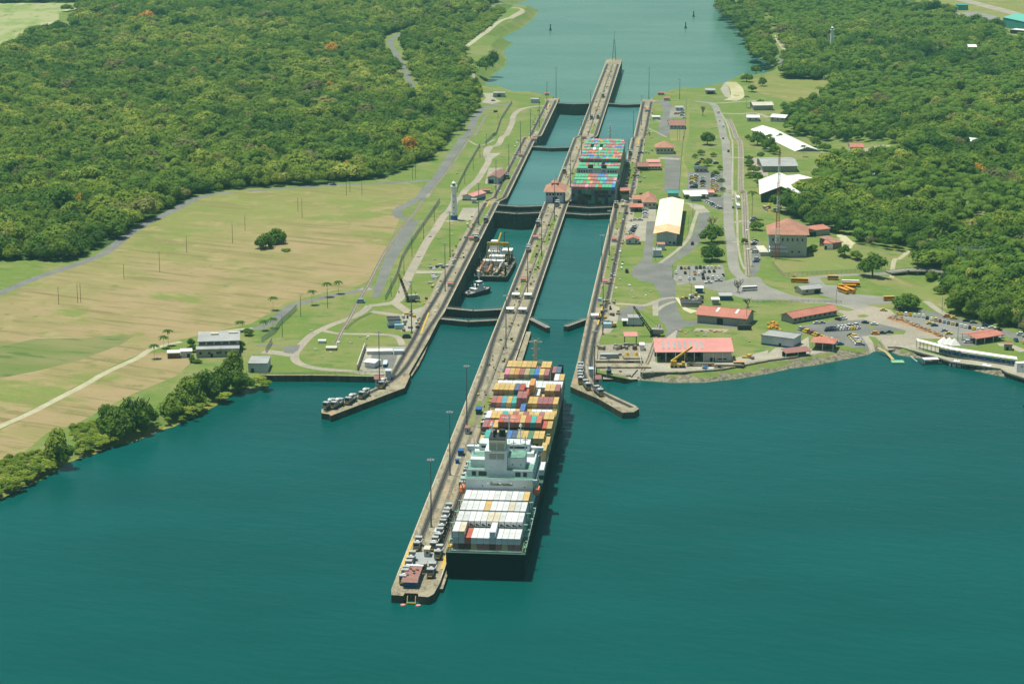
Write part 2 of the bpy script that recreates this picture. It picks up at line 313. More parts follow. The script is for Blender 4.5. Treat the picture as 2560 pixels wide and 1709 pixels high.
area('green_strip', 'S -60,960 0,945 100,925 200,900 300,862 340,836 300,836 200,846 90,846 0,866 -60,880')
area('dry_clearing', 'S -60,8 0,8 170,8 275,5 190,23 147,33 147,49 122,66 131,83 70,89 73,101 52,110 18,126 0,132 -60,145')
area('grass', 'S 122,66 147,49 147,33 190,27 214,37 172,58 180,66 225,82 160,80 135,82')
way('asphalt', 'E -60,845 0,825 300,700 600,600 850,500 1000,385 1150,280 1400,160 1640,40 1900,0', 7.5)
way('asphalt', 'B -60,1562 0,1557 300,1535 600,1515 800,1507 1000,1500 1230,1488 1410,1470', 6.5)
way('asphalt', 'F 980,860 1010,770 1040,690 1085,570 1140,470 1200,380 1275,240', 4.6, w2=10.5)
way('asphalt', 'F 1275,240 1240,220 1180,205 1150,170 1180,130 1250,95 1310,60 1370,0 B 1480,1450 1560,1320 1640,1210 1710,1110 1770,1010 1815,930 1870,885 1950,860 2080,855', 7.5)
way('asphalt', 'F 1030,765 900,795 750,822 600,850 400,900 300,928 210,990 130,1060 30,1110 E 2050,1115 1960,1135 1850,1150', 6.5)
way('concrete_road', 'F 855,800 930,785', 7)
way('grass', 'B 1300,780 1245,640 1210,560 1150,450 1105,370 1110,320 1200,272 1350,225', 24); way('grass', 'B 1350,225 1500,180 1800,90 2080,0', 14)
way('asphalt', 'B 1275,715 1245,640 1210,560 1150,450 1105,370 1110,320 1200,272 1350,225 1500,180 1650,135 1800,90 2080,0 2200,-40', 6.5)
way('pale_concrete', 'B 1750,490 1800,690', 4); way('dirt_track', 'B 1690,400 1800,320 1900,240 2000,170 2090,140 C 0,135 90,75 0,65', 7)
way('dirt_track', 'E 2060,1110 1880,1128 1700,1150', 3)
way('dirt_track', 'E 1480,1220 1330,1255 1220,1290 1130,1350 1000,1410 850,1480 700,1568 J 500,430 250,560 0,672 -150,760', 4.2)
way('ballast', 'F 650,1250 700,1140 760,1040 860,850 930,730 1050,500 1200,280 1330,120 1420,10 B 1560,1400 1700,1200 1850,990 1900,930', 2.6)
way('worn_path', 'F 925,925 1020,918 1150,890 1200,800 1250,680 1330,530 1400,400 1470,300 1530,200 1600,120 B 1700,1568 1800,1480 1870,1370 1900,1310 1880,1260 1900,1200 1980,1180 2030,1110 2091,1010 C 10,950 60,900 150,875 300,860', 6.2, w2=5)
way('worn_path', 'F 925,925 870,980 740,1040 640,1075 560,1110 450,1170 360,1260 315,1330 340,1390 450,1430 600,1450 750,1460 900,1480', 5)
way('worn_path', 'F 510,1120 640,1150 800,1158 1000,1160 1100,1168 1165,1190 1195,1250', 4)
way('worn_path', 'F 940,975 1050,990 1200,1015 1240,1060', 6); way('worn_path', 'F 1130,900 1200,950 1260,990', 6)
way('worn_path', 'F 60,1300 180,1312 300,1330', 8); area('asphalt', 'F 235,1255 360,1245 345,1290 300,1320 225,1310')
way('asphalt', 'F 0,1255 120,1250 235,1262', 3); way('pale_concrete', 'F 860,1465 950,1475 1100,1490', 7)
area('pale_concrete', 'F 1180,1000 1280,960 1390,930 1340,1100 1300,1130 1180,1140 1240,1050')
area('pale_concrete', 'F 1690,130 1840,130 1760,230 1650,235 1570,245 1530,235 1640,225'); area('pale_concrete', 'F 1310,640 1500,645 1560,640 1540,600 1590,600 1560,660 1300,665')
area('pale_concrete', 'F 900,1265 1225,1260 1190,1440 1100,1470 830,1450'); area('asphalt', 'F 950,1320 1160,1320 1120,1440 900,1450')
way('ballast', 'F 1840,90 1770,240 1720,330 1630,490 1560,610 1500,720 1440,850 1380,940 1340,1050 1350,1090', 2.2)
area('pale_concrete', 'B 1850,760 1940,760 1930,790 2000,830 1930,850 1840,840 1880,800'); area('pale_concrete', 'B 1880,1250 1920,1195 1940,1200 1905,1250 2000,1250 1900,1320')
area('pale_concrete', 'B 1900,1370 2010,1370 2020,1520 1870,1500'); way('worn_path', 'B 1740,1150 1830,1190 1950,1140', 2)
# --- right bank
area('asphalt', 'G 1060,555 985,620 975,680 1040,720 1150,745 1210,830 1218,870 1190,900 1190,980 1205,1050 1240,1072 1270,1130 1225,1212 1340,1215 1375,1130 1400,1100 1560,1080 1840,1115 1840,1080 1480,1050 1400,1050 1350,960 1335,860 1335,720 1312,700 1308,590 1345,555 1440,505 1500,450 1560,370 1590,280 1620,170 1530,165 1500,300 1440,420 1330,520 1200,582 1140,572')
area('pale_concrete', 'G 1385,85 1450,90 1560,110 1620,165 1535,170 1470,130')
way('pale_concrete', 'G 1518,150 1480,260 1440,380 1330,490 1205,580', 2.6)
area('asphalt', 'G 1100,240 1095,330 1065,560 1140,575 1165,350 1185,200')
area('pale_concrete', 'G 905,240 895,345 920,400 1090,400 1100,240 1175,240 1175,135 1070,135 1060,210')
area('worn_path', 'G 880,20 840,240 870,270 920,260 990,210 1010,100 980,20'); 
area('gravel', 'G 1350,600 1318,700 1330,725 1440,735 1560,745 1730,722 1742,690 1725,600')
area('gravel', 'G 1340,735 1440,735 1560,748 1740,725 1830,700 1900,700 2000,690 H -60,700 -30,750 60,800 160,840 180,870 0,880 -60,890 G 1950,885 1700,815 1640,800 1600,790 1560,768 1450,745 1350,760')
way('asphalt', 'G 1080,935 960,955 890,1000 870,1050', 10); way('worn_path', 'G 810,910 950,915 1080,925 1180,890 1240,870 1330,860', 4)
area('pale_concrete', 'G 1145,890 1195,890 1195,1010 1150,1010'); way('pale_concrete', 'G 1170,980 1230,930 1330,890', 3)
area('sand', 'G 1330,860 1400,960 1460,990 1520,970 1440,950 1400,930 1360,860')
area('pale_concrete', 'G 1340,1130 1225,1212 1330,1215 1350,1130'); area('pale_concrete', 'G 870,1240 1170,1230 1170,1385 1800,1390 1810,1350 1920,1335 2091,1290 2091,1380 1900,1425 1400,1475 1060,1485 820,1480 700,1400 700,1250')
area('ballast', 'G 690,1250 860,1240 1040,1250 1020,1400 840,1460 720,1460'); way('ballast', 'G 1065,1460 1120,1360 1180,1180 1200,1080', 3.0)
area('worn_path', 'G 1500,1110 1770,1120 1740,1145 1490,1130'); area('pale_concrete', 'G 790,910 880,940 860,1060 800,1150 730,1150')
way('concrete_road', 'C 1500,830 1640,850 1690,950 1730,1130 1755,1300 1757,1568 G 1765,0 1770,250 1790,400 1810,600 1860,680 1960,750', 7.2)
way('worn_path', 'C 1640,845 1900,830 2000,820', 4); way('asphalt', 'C 1480,820 1760,812 1850,830', 5)
way('sand', 'C 1780,670 1830,720 1840,790 1780,820', 14); area('pale_concrete', 'C 1740,670 1770,720 1790,800 1740,790 1700,730')
area('dry_field', 'S 1874,200 1925,190 1966,198 2073,201 2083,216 2060,238 1990,256 1920,240 1880,225')
way('ballast', 'C 1770,970 1810,1060 1860,1150 1870,1300 1870,1568 G 1895,0 1905,250 1920,450 1935,680', 5.0)
way('pale_concrete', 'C 1710,930 1760,1020 1800,1150 1800,1568 G 1825,0 1840,240 1845,420 1870,560 1900,630', 1.5)
way('worn_path', 'C 1700,925 1850,930 2000,925 2091,960', 5); way('worn_path', 'C 1780,1285 1900,1290 1990,1300 2070,1400', 5); way('worn_path', 'G 1810,250 1900,235 2000,260', 5); way('worn_path', 'G 1800,410 1960,400', 3)
area('asphalt', 'G 1960,390 2020,395 2035,520 2020,640 1960,700 1940,640 1960,600')
area('asphalt', 'C 1430,1400 1720,1400 1720,1568 1430,1568'); area('asphalt', 'G 1560,20 1725,20 1725,150 1620,130 1560,80')
way('asphalt', 'C 1220,820 1260,860 1280,920 1250,1000 1240,1110', 11); way('asphalt', 'C 1310,1270 1310,1568 G 1300,0', 13); way('pale_concrete', 'C 1200,1290 1370,1300', 9)
way('worn_path', 'C 1130,800 1110,900 1085,1050 1050,1250 1010,1450 990,1560 G 930,100 900,250 860,420 840,530 800,760 770,880', 4.5)
area('hill_grass', 'C 1425,790 1450,900 1445,1100 1400,1300 1440,1400 1425,1568 1370,1568 1385,1300 1412,1060'); area('gravel', 'C 1300,880 1410,880 1410,960 1280,960'); area('hill_grass', 'C 1290,1055 1400,1060 1395,1150 1290,1150')
way('worn_path', 'C 1130,930 1180,980 1220,985', 3); way('worn_path', 'C 1095,1010 1220,990', 2); way('worn_path', 'C 1100,1040 1260,1120', 2)
area('hill_grass', 'H 60,560 130,560 300,480 420,470 620,490 820,500 760,640 640,665 300,680 130,690 40,600')
area('hill_grass', 'H 760,690 1030,690 1260,780 1480,700 1480,830 1460,960 1290,890 1120,800 1050,760 900,760'); area('grass', 'H 690,465 1230,480 1220,600 1310,620 1500,640 1500,700 1000,650 980,500 800,510')
way('concrete_road', 'H 320,720 380,695 560,680 820,672 980,665 1130,658 1450,665 1720,662 1900,670', 5.5)
way('dirt_track', 'H 1010,700 1030,560 1080,540 1160,480', 3)
area('gravel', 'H 300,700 420,700 470,760 560,760 580,820 900,850 1030,860 1060,890 960,910 800,920 640,900 430,840 350,800')
way('concrete_road', 'H -150,740 0,805 160,860 320,885 470,895 600,905 720,930 850,965 960,985', 12, w2=16)
area('worn_path', 'H 540,960 700,960 850,930 1000,960 1080,1040 1200,1090 1320,1150 1460,1195 1220,1195 1240,1240 980,1255 850,1180 720,1160 620,1000')
area('asphalt', 'H 230,1150 280,1090 460,1060 560,1050 640,1050 780,1040 1010,1100 1130,1130 1000,1170 850,1165 760,1180 850,1260 700,1270 550,1240 400,1160')
area('grass', 'H 730,1005 780,998 830,1008 790,1025 740,1022'); area('grass', 'H 1000,1130 1130,1135 1110,1160 1000,1165 860,1150'); area('grass', 'H 800,1090 850,1085 880,1100 840,1115')
way('asphalt', 'H 1040,945 1300,985 1450,1020 1600,1065 1760,1110 1900,1140 2091,1200 2300,1260', 9)
area('gravel', 'H 1060,1010 1200,1005 1400,1030 1600,1075 1760,1120 1660,1165 1560,1185 1480,1185 1100,1030')
area('dirt', 'H 965,1035 1030,1010 1100,1035 1250,1100 1480,1190 1440,1200 1200,1115')
area('asphalt', 'H 1530,1200 1650,1160 1930,1180 1700,1250 1580,1255'); way('pale_concrete', 'H 1290,890 1400,970 1500,1020', 4.5); way('pale_concrete', 'H 1880,1245 1960,1250 2091,1300', 6)
area('hill_grass', 'H 330,905 450,905 600,930 710,965 660,972 520,955 400,935'); way('pale_concrete', 'H 330,902 480,905 640,932 715,960', 1.5)
area('pale_concrete', 'H 0,1320 60,1270 200,1255 240,1235 330,1180 340,1280 540,1285 560,1300 200,1370 0,1390')
area('pale_concrete', 'H 760,1175 820,1175 900,1290 860,1310'); area('pale_concrete', 'H 980,1255 1210,1240 1500,1290 2091,1400 2300,1450 2300,1540 2091,1490 1600,1350 1250,1285 1100,1262')
area('grass', 'H 820,1175 880,1185 970,1270 900,1290'); area('rocky_bank', 'H 0,1390 200,1370 560,1300 860,1310 840,1290 560,1285')
area('grass', 'S 1915,30 1935,45 1950,95 1966,130 1968,182 1925,185 1935,140 1920,90 1900,40'); way('dirt_track', 'D 70,290 95,350 150,420', 6); way('asphalt', 'D 150,420 110,460 125,530', 6)
way('sand', 'C 1800,0 1840,40 1830,90', 9)
area('dry_field', 'S 2400,-60 2950,-60 2950,115 2560,110 2514,101 2501,72 2391,63 2379,36 2342,23 2225,12 2180,-5')
area('gravel', 'S 2200,8 2345,22 2380,34 2395,62 2500,70 2514,60 2395,32 2360,12'); area('gravel', 'S 2379,34 2442,29 2505,45 2500,66 2395,62')
way('worn_path', 'S 2355,-10 2430,6 2560,40 2700,75', 22); area('hill_grass', 'D 1590,895 1680,885 1700,960 1720,990 1640,1000 1600,960')
way('worn_path', 'D 430,1240 700,1230 900,1200 1000,1190', 8); area('worn_path', 'D 540,1260 800,1210 950,1180 960,1240 700,1260 560,1320'); area('grass', 'D 1150,1300 1270,1290 1280,1390 1170,1400')
area('sand', 'H 620,340 720,420 680,460 560,470 560,350'); area('worn_path', 'C 1900,1300 2091,1290 2091,1440 1980,1430')
area('pale_concrete', 'C 1640,830 1700,960 1760,960 1760,830'); REGN.pop()
CLS = {'grass': M_grass, 'dry_field': M_field, 'low_scrub': M_scrub, 'forest_floor': M_floor, 'sand': M_sand, 'green_strip': None, 'dry_clearing': None, 'asphalt': M_asph, 'concrete_road': M_conc, 'worn_path': M_path, 'pale_concrete': M_pale, 'gravel': M_gravel, 'dirt': M_dirt, 'dirt_track': M_track, 'ballast': M_ballast, 'hill_grass': M_hill, 'rocky_bank': M_rock}
CLS['green_strip'] = blotch('rough_green_strip', [(.135, .17, .05), ((.19, .19, .075), .03, (.3, 1, 1), .3, .42, .6), ((.07, .13, .03), .12, (.3, 1, 1), .3, .5, .7)], bump=.6)
NAMES = {'grass': 'lawn', 'dry_field': 'field', 'low_scrub': 'scrub_ground', 'forest_floor': 'forest_ground', 'sand': 'sand', 'green_strip': 'rough_grass', 'dry_clearing': 'clearing', 'asphalt': 'road', 'concrete_road': 'concrete_road', 'worn_path': 'path', 'pale_concrete': 'pavement', 'gravel': 'parking_ground', 'dirt': 'bare_earth', 'dirt_track': 'track', 'ballast': 'rail_bed', 'hill_grass': 'hillside', 'rocky_bank': 'stone_bank'}
CLS['dry_clearing'] = blotch('dry_clearing', [(.30, .31, .15), ((.20, .26, .08), .02, (1, .5, 1), .2, .48, .6), ((.10, .16, .04), .09, (1, .35, 1), .1, .60, .66), ((.42, .39, .23), .012, (1, .4, 1), 0, .56, .66)])
def cdt(polys, extra, eps=0.02):
    vs, ed = [], []; idx = {}
    def vid(p):
        k = (round(p[0], 2), round(p[1], 2))
        if k not in idx: idx[k] = len(vs); vs.append(Vector(k))
        return idx[k]
    for pl, closed in polys:
        ids = [vid(p) for p in pl]; n = len(ids)
        for i in range(n if closed else n-1):
            a, b = ids[i], ids[(i+1) % n]
            if a != b: ed.append((a, b))
    for p in extra: vid(p)
    r = delaunay_2d_cdt(vs, ed, [], 0, eps)
    return np.array([(v.x, v.y) for v in r[0]]), np.array([tuple(f) for f in r[2]])
def build_land():
    gx, gy = np.meshgrid(np.arange(-420, 520, 14), np.arange(1080, 2520, 14)); a = np.c_[gx.ravel(), gy.ravel()]
    a = a+RNG.uniform(-3, 3, a.shape)
    gx, gy = np.meshgrid(np.arange(-1500, 1950, 45), np.arange(850, 4700, 45)); b = np.c_[gx.ravel(), gy.ravel()]+RNG.uniform(-8, 8, (gx.size, 2))
    b = b[~((b[:, 0] > -430) & (b[:, 0] < 530) & (b[:, 1] > 1070) & (b[:, 1] < 2530))]
    ex = np.r_[a, b]; near = np.r_[dens(sh_left, 6, False), dens(sh_right, 6, False)]
    ring = []
    for s_, sg in ((sh_left, 1), (sh_right, 1), (sea_left, 1), (sea_right, 1)):
        for p, q in zip(s_[:-1], s_[1:]):
            L = math.hypot(q[0]-p[0], q[1]-p[1]); k = max(1, int(L/9))
            for j in range(k):
                for off in (4, 9, 18):
                    X = p[0]+(q[0]-p[0])*j/k-(q[1]-p[1])/L*off; Y = p[1]+(q[1]-p[1])*j/k+(q[0]-p[0])/L*off; ring.append((X, Y))
    ex = np.r_[ex, np.array(ring)]
    keep = np.zeros(len(ex), bool)
    for l in LANDS: keep |= inpoly(ex[:, 0], ex[:, 1], l)
    ex = ex[keep]
    polys = [(dens(l, 14), True) for l in LANDS]+[(dens(p, 14), True) for c, p in REGN]
    V, Fc = cdt(polys, ex)
    x, y = V[:, 0], V[:, 1]; z = T(x, y)
    for line, lev, w in ((sh_left, LAKE, 9), (sh_right, LAKE, 7), (sea_left, SEA, 26), (sea_right, SEA, 26)):
        k = ss(0, w, segdist(x, y, line)); z = z*k+(lev-.4)*(1-k)
    cen = V[Fc].mean(axis=1); cx, cy = cen[:, 0], cen[:, 1]
    lab = np.full(len(Fc), -1); 
    for l in LANDS: lab[inpoly(cx, cy, l)] = 0
    keys = list(CLS)
    for c, p in REGN:
        k = keys.index(c); p_ = np.array(p); bb = (cx > p_[:, 0].min()) & (cx < p_[:, 0].max()) & (cy > p_[:, 1].min()) & (cy < p_[:, 1].max()) & (lab >= 0)
        ii = np.where(bb)[0]; ii = ii[inpoly(cx[ii], cy[ii], p)]; lab[ii] = k
    bank = np.minimum(segdist(cx, cy, sh_right), 1e9) < 5.5
    lab[(lab == 0) & bank] = keys.index('rocky_bank')
    for k, c in enumerate(keys):
        f = Fc[lab == k]
        if not len(f): continue
        used, inv = np.unique(f, return_inverse=True); me = bpy.data.meshes.new(NAMES[c])
        me.from_pydata(np.c_[x[used], y[used], z[used]].tolist(), [], inv.reshape(-1, 3).tolist()); me.update()
        tag(mobj(NAMES[c], me, CLS[c]), kind='structure')
    for l in LANDS:                          # earth below the land's edge
        o = dens(l, 14); n = len(o); a = np.array(o); zz = T(a[:, 0], a[:, 1])
        for line, lev, w in ((sh_left, LAKE, 9), (sh_right, LAKE, 7), (sea_left, SEA, 26), (sea_right, SEA, 26)):
            k = ss(0, w, segdist(a[:, 0], a[:, 1], line)); zz = zz*k+(lev-.4)*(1-k)
        mb = MB(); vs = [(p[0], p[1], h) for p, h in zip(o, zz)]+[(p[0], p[1], -32) for p in o]
        mb.add(vs, [(i, (i+1) % n, n+(i+1) % n, n+i) for i in range(n)]); tag(mb.build('bank', M_face), kind='structure')
build_land()
# ---------------------------------------------------------------- waters
M_lake = water('lake_water', (.0008, .060, .054), (.001, .070, .064))
M_cham = water('lock_water', (.008, .078, .072), (.014, .100, .092), 1.6)
M_sea = water('channel_water', (.07, .175, .135), (.09, .20, .155), 1.0, .2)
M_cham2 = water('upper_lock_water', (.045, .140, .135), (.06, .17, .16), 1.2)
def sheet(name, pts, z, m):
    mb = MB(); mb.add([(a, b, z) for a, b in pts], [tuple(range(len(pts)))]); return tag(mb.build(name, m), kind='structure')
sheet('lake', [(-2600, -900), (2600, -900), (2600, 1335), xy(1266, 62), xy(1300, 47), xy(1300, 45)]+[xy(1299, 8.9), xy(1299, -8.9), xy(1299, -48), xy(1262, -60), (-2600, 1335)], LAKE, M_lake)
sheet('channel', [xy(2270, -62), xy(2270, 62), (1500, 2330), (3000, 5200), (-2600, 5200), (-1500, 2330)], SEA, M_sea)
for nm, u0, u1, v0, v1, z in (('lock_water', 1300, 1630, -44.5, -8.9, -8.7), ('lock_water', 1624, 1985, -44.5, -8.9, -8.9), ('lock_water', 1980, 2292, -44.5, -8.9, -25.5),
                              ('lock_water', 1302, 1632, 8.9, 44.5, -.4), ('lock_water', 1627, 1985, 8.9, 44.5, -8.9), ('lock_water', 1980, 2292, 8.9, 44.5, -17)):
    sheet(nm, [xy(u0, v0), xy(u0, v1), xy(u1, v1), xy(u1, v0)][::-1], z, M_cham if u0 < 1500 else M_cham2)
# ---------------------------------------------------------------- lock walls
def slab(name, out, zb, label, cat, top=None, mt=M_wall, ms=M_face, lift=.18, parent=None, group=None):
    out = dens(out, 12); a = np.array(out); u, v = uv(a[:, 0], a[:, 1])
    uu, vv = np.meshgrid(np.arange(u.min(), u.max(), 9), np.arange(v.min(), v.max(), 5)); g = np.array([xy(p, q) for p, q in zip(uu.ravel(), vv.ravel())])
    g = g[inpoly(g[:, 0], g[:, 1], out)]; g = g[segdist(g[:, 0], g[:, 1], out+out[:1]) > 1]
    V, Fc = cdt([(out, True)], g); c = V[Fc].mean(axis=1); Fc = Fc[inpoly(c[:, 0], c[:, 1], out)]
    hf = top or (lambda x, y: wall_h(uv(x, y)[0])+lift)
    z = hf(V[:, 0], V[:, 1])*np.ones(len(V)); mb = MB(); mb.add(np.c_[V, z].tolist(), [tuple(f) for f in Fc.tolist()], 0)
    n = len(out); zo = hf(a[:, 0], a[:, 1])*np.ones(n); ar = sum(out[i][0]*out[(i+1) % n][1]-out[(i+1) % n][0]*out[i][1] for i in range(n))
    fs = [(i, (i+1) % n, n+(i+1) % n, n+i) for i in range(n)]
    if ar > 0: fs = [f[::-1] for f in fs]
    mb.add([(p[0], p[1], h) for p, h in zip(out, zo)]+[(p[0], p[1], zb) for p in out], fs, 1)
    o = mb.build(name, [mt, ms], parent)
    if not parent: tag(o, label, cat, group)
    return o
Z3 = 3.15
def w3(s): return [P(a, b, Z3) for a, b in px(s)]
Lwall = w3('S 1096,802 1072.5,848 1022.5,934 1024.6,941 1011.6,969 834.5,1036 827,1039 823,1035 804,1032 803,1023 870,998 937,969 950,945 988,915 1015,866 1036,826')+[xy(u, -55) for u in (1300, 1640, 1990, 2292)]+[xy(2310, -58), xy(2318, -48), xy(2318, -42.6), xy(1300, -42.6), xy(1299, -42.6)]
Rwall = w3('S 1465,803 1453,860 1444,901 1434.5,936 1426,966 1434.5,970 1497,997 1556,1031 1584,1030 1598,1021 1590,1014 1502,974 1489,956 1489,931 1492,898 1496,860')+[xy(u, 55) for u in (1300, 1640, 1990, 2292)]+[xy(2312, 60), xy(2318, 45), xy(2318, 42.6), xy(1300, 42.6), xy(1299, 42.6)]
Cwall = [xy(u, 9.15) for u in (845, 1283, 2285, 2640)]+[xy(2650, 5), xy(2650, -5), xy(2640, -9.15)]+[xy(u, -9.15) for u in (2285, 1283, 836)]+[xy(829.5, -8.2), xy(829, -3.5), xy(832, -3.2), xy(832, 2), xy(829, 2.5), xy(828.5, 6.5), xy(832, 8.2)]
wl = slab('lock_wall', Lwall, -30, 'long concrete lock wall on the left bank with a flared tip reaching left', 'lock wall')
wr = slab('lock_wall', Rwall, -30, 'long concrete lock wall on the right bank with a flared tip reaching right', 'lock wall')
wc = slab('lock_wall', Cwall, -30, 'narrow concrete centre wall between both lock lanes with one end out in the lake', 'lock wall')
# lower ledges along the approach (fender slabs)
for nm, pts, par in (('fender_ledge', 'S 1060,852 1068,850 1072,870 1045,905 1034,934 1025,938 1030,925', wl),):
    pass
ledge = [P(a, b, 1.4) for a, b in px('S 1053,880 1072,848 1073,855 1062,882 1048,911 1029,940 1024,936')]
slab('ledge', ledge, -30, None, None, top=lambda x, y: 1.5, parent=wl)
slab('ledge', [xy(u, v) for u, v in ((1120, 9.1), (1262, 9.1), (1262, 12.2), (1240, 12.4), (1200, 12.6), (1125, 11.2))], -30, None, None, top=lambda x, y: 1.9, parent=wc)
slab('ledge', [xy(u, v) for u, v in ((842, 9.1), (905, 9.1), (905, 10.6), (842, 10.6))], -30, None, None, top=lambda x, y: 1.6, parent=wc)
# tow tracks and rails on the walls, dark slots
def strip(line, w, dz, name, m, parent, hf=None):
    line = dens(line, 10, False); b = buffer(line, w); n = len(line); mb = MB()
    vs = [(p[0], p[1], float((hf(*p) if hf else wall_h(uv(*p)[0])+.18)+dz)) for p in b]
    Rr = vs[:n]; L = vs[n:][::-1]; base = Rr+L
    mb.add(base, [(i, i+1, n+i+1, n+i) for i in range(n-1)])
    return mb.build(name, m, parent)
def track(uvl, parent, name='tow_track', hf=None):
    line = dens([xy(*p) for p in uvl], 12, False)
    for _ in range(3): line = [line[0]]+[((a[0]+2*b[0]+c[0])/4, (a[1]+2*b[1]+c[1])/4) for a, b, c in zip(line[:-2], line[1:-1], line[2:])]+[line[-1]]
    strip(line, 3.3, .05, 'track_bed', M_tbed, parent, hf)
    for o in (-.8, 0, .8):
        b = buffer(line, abs(o)*2) if o else None; n = len(line)
        l2 = line if not o else (b[:n] if o > 0 else b[n:][::-1])
        strip(l2, .36 if o else .85, .1, 'rail', M_rail, parent, hf)
M_tbed = mat('track_bed', (.20, .178, .13), .9, scale=.25, c2=(.13, .118, .09), scale2=1.2, n2=.3)
M_rack = M_rail
track([(862, -5.2), (900, -5.0), (1140, -5.0), (1180, -5.2), (1215, -6.8), (1240, -7.2), (2280, -6.9), (2600, -6)], wc)
track([(848, 4.4), (900, 4.9), (1140, 5.1), (1175, 5.4), (1205, 7.0), (1240, 7.2), (2280, 6.9), (2600, 6)], wc)
strip([xy(u, 0) for u in (930, 1150, 1655, 1715, 2012, 2072, 2600)], 1.6, .06, 'return_track', M_tbed, wc)
strip([xy(u, .4) for u in (1150, 1655, 1715, 2012, 2072, 2600)], .3, .1, 'rail', M_rail, wc)
def z3(s): return [uv(*P(a, b, Z3)) for a, b in px(s)]
track(z3('S 812,1030 900,995 960,970 990,950 1015,920 1040,880 1060,840 1078,812')+[(1300, -45.2), (2300, -45.2)], wl)
track(z3('S 975,950 1000,905 1030,855 1050,822 1053,800')+[(1330, -52), (2300, -53)], wl)
track(z3('S 1580,1018 1520,994 1470,972 1452,950 1453,925 1462,880 1470,840 1478,808')+[(1300, 45.2), (1600, 45.4), (2300, 45.2)], wr)
track(z3('S 1500,972 1478,950 1474,920 1482,870 1486,835 1498,810')+[(1320, 52.5), (2300, 53)], wr)
# coping bands of paler concrete and grass patches between the tracks
M_cop = blotch('coping', [(.46, .41, .30), ((.33, .29, .2), .3, (1, 1, 1), 0, .45, .65)], bump=.2)
for v in (-8.9, 8.9): strip([xy(u, v) for u in (850, 1283, 1655, 1715, 2012, 2072, 2620)], .5, .07, 'coping', M_cop, wc)
for v, w_ in ((-42.9, wl), (42.9, wr)): strip([xy(u, v) for u in (1300, 1655, 1715, 2012, 2072, 2300)], .5, .07, 'coping', M_cop, w_)
for u0, u1, v0, v1 in ((1345, 1400, -3.2, -1.2), (1410, 1480, 1.5, 4.4), (1440, 1520, -3.6, -1), (1550, 1600, 1.2, 4.4), (1060, 1110, -3.2, -.9), (1066, 1120, 1, 3.2), (1500, 1545, 1.5, 4.6), (1780, 1850, 1.5, 4.6), (1990, 2010, -3, -1), (2090, 2140, 1.5, 4.8)):
    strip([xy(u0, (v0+v1)/2), xy(u1, (v0+v1)/2)], v1-v0, .04, 'grass_patch', M_grass, wc)
for u0, u1, a, b, w_ in ((1320, 1380, 47.5, 51, wr), (1400, 1500, 47.6, 50.8, wr), (1560, 1620, 47.4, 51, wr), (1780, 1880, 47.3, 51, wr), (1560, 1640, -51, -47.5, wl), (1700, 1900, -51, -47.6, wl), (2100, 2180, -51, -47.6, wl)):
    strip([xy(u0, (a+b)/2), xy(u1, (a+b)/2)], b-a, .04, 'grass_patch', M_grass, w_)
# quay wall on the left shore and stone quay on the right
q = gp('S 650,938 800,938 945,941'); tag(strip(q, 1.6, .12, 'quay_wall', M_wall, None, hf=T), None)
bpy.data.objects.remove(COL.objects[-1])
slab('quay_wall', q+[(p[0], p[1]-1.2) for p in q[::-1]], -6, 'low dark concrete quay wall along the left shore between the bushes and the lock wall', 'quay wall', top=lambda x, y: 3.35)
q = [G(a, b) for a, b in px('S 1601,934 1708,932 1800,925 1920,902 1990,893')]
slab('quay_wall', [(p[0], p[1]+.6) for p in q]+[(p[0]+1.2, p[1]-1.2) for p in q[::-1]], -4, 'grey stone quay wall curving along the right shore below the maintenance yard', 'quay wall', top=lambda x, y: 3.9, mt=M_rock, ms=M_rock)
# ---------------------------------------------------------------- mitre gates
M_walk = mat('gate_walkway', (.50, .46, .36), .8, n=.35, scale=.6)
def leaf(uh, vh, ut, vt, top, bot, label):
    a = Vector((*xy(uh, vh), 0)); b = Vector((*xy(ut, vt), 0)); L = (b-a).length; ang = math.atan2(b.y-a.y, b.x-a.x)
    r = empty('lock_gate_leaf', a.x, a.y, top, ang, label, 'lock gate', 'steel lock gate leaves')
    m = MB(); m.box(L/2, 0, bot-top, L, 2.1, top-bot)
    k = int(L/2.2)
    for i in range(k+1): m.box(i*L/k if i else .3, 0, bot-top, .35, 2.5, top-bot-.3)
    for z in np.arange(bot-top+1, -1, 2.6): m.box(L/2, 0, z, L, 2.4, .3)
    m.build('gate_plate', M_steel, r)
    w = MB(); w.box(L/2, -.85, .0, L, 1.0, .2); w.box(L/2, .9, .0, L, .8, .2); w.build('walkway', M_walk, r)
    h = MB()
    for y in (-1.25, 1.25):
        h.beam((0, y, 1.15), (L, y, 1.15), .1); h.beam((0, y, .6), (L, y, .6), .07)
        for i in range(k+1): h.beam((i*L/k, y, 0), (i*L/k, y, 1.15), .09)
    h.build('handrail', M_grey, r)
def gate(u, v0, v1, top, bot, lab):
    vm = (v0+v1)/2; d = 5.2
    leaf(u, v0, u-d, vm-.05, top, bot, 'left leaf of the '+lab); leaf(u, v1, u-d, vm+.05, top, bot, 'right leaf of the '+lab)
LL, RL = (-42.6, -9.15), (9.15, 42.6)
gate(1311, *LL, 3.0, -10, 'front gate of the left lane, farther of the pair')
gate(1284, *LL, 3.0, -3, 'front gate of the left lane nearest the lake')
leaf(1290, 9.15, 1268, 21.5, 2.9, -4, 'half open gate leaf swung out from the centre wall into the right lane')
leaf(1292, 42.6, 1272, 31.5, 2.9, -4, 'half open gate leaf swung out from the right bank wall')
gate(1641, *LL, 2.9, -12, 'dark second gate of the left lane, farther of the pair')
gate(1614, *LL, 2.9, -10, 'dark second gate of the left lane behind the dredger')
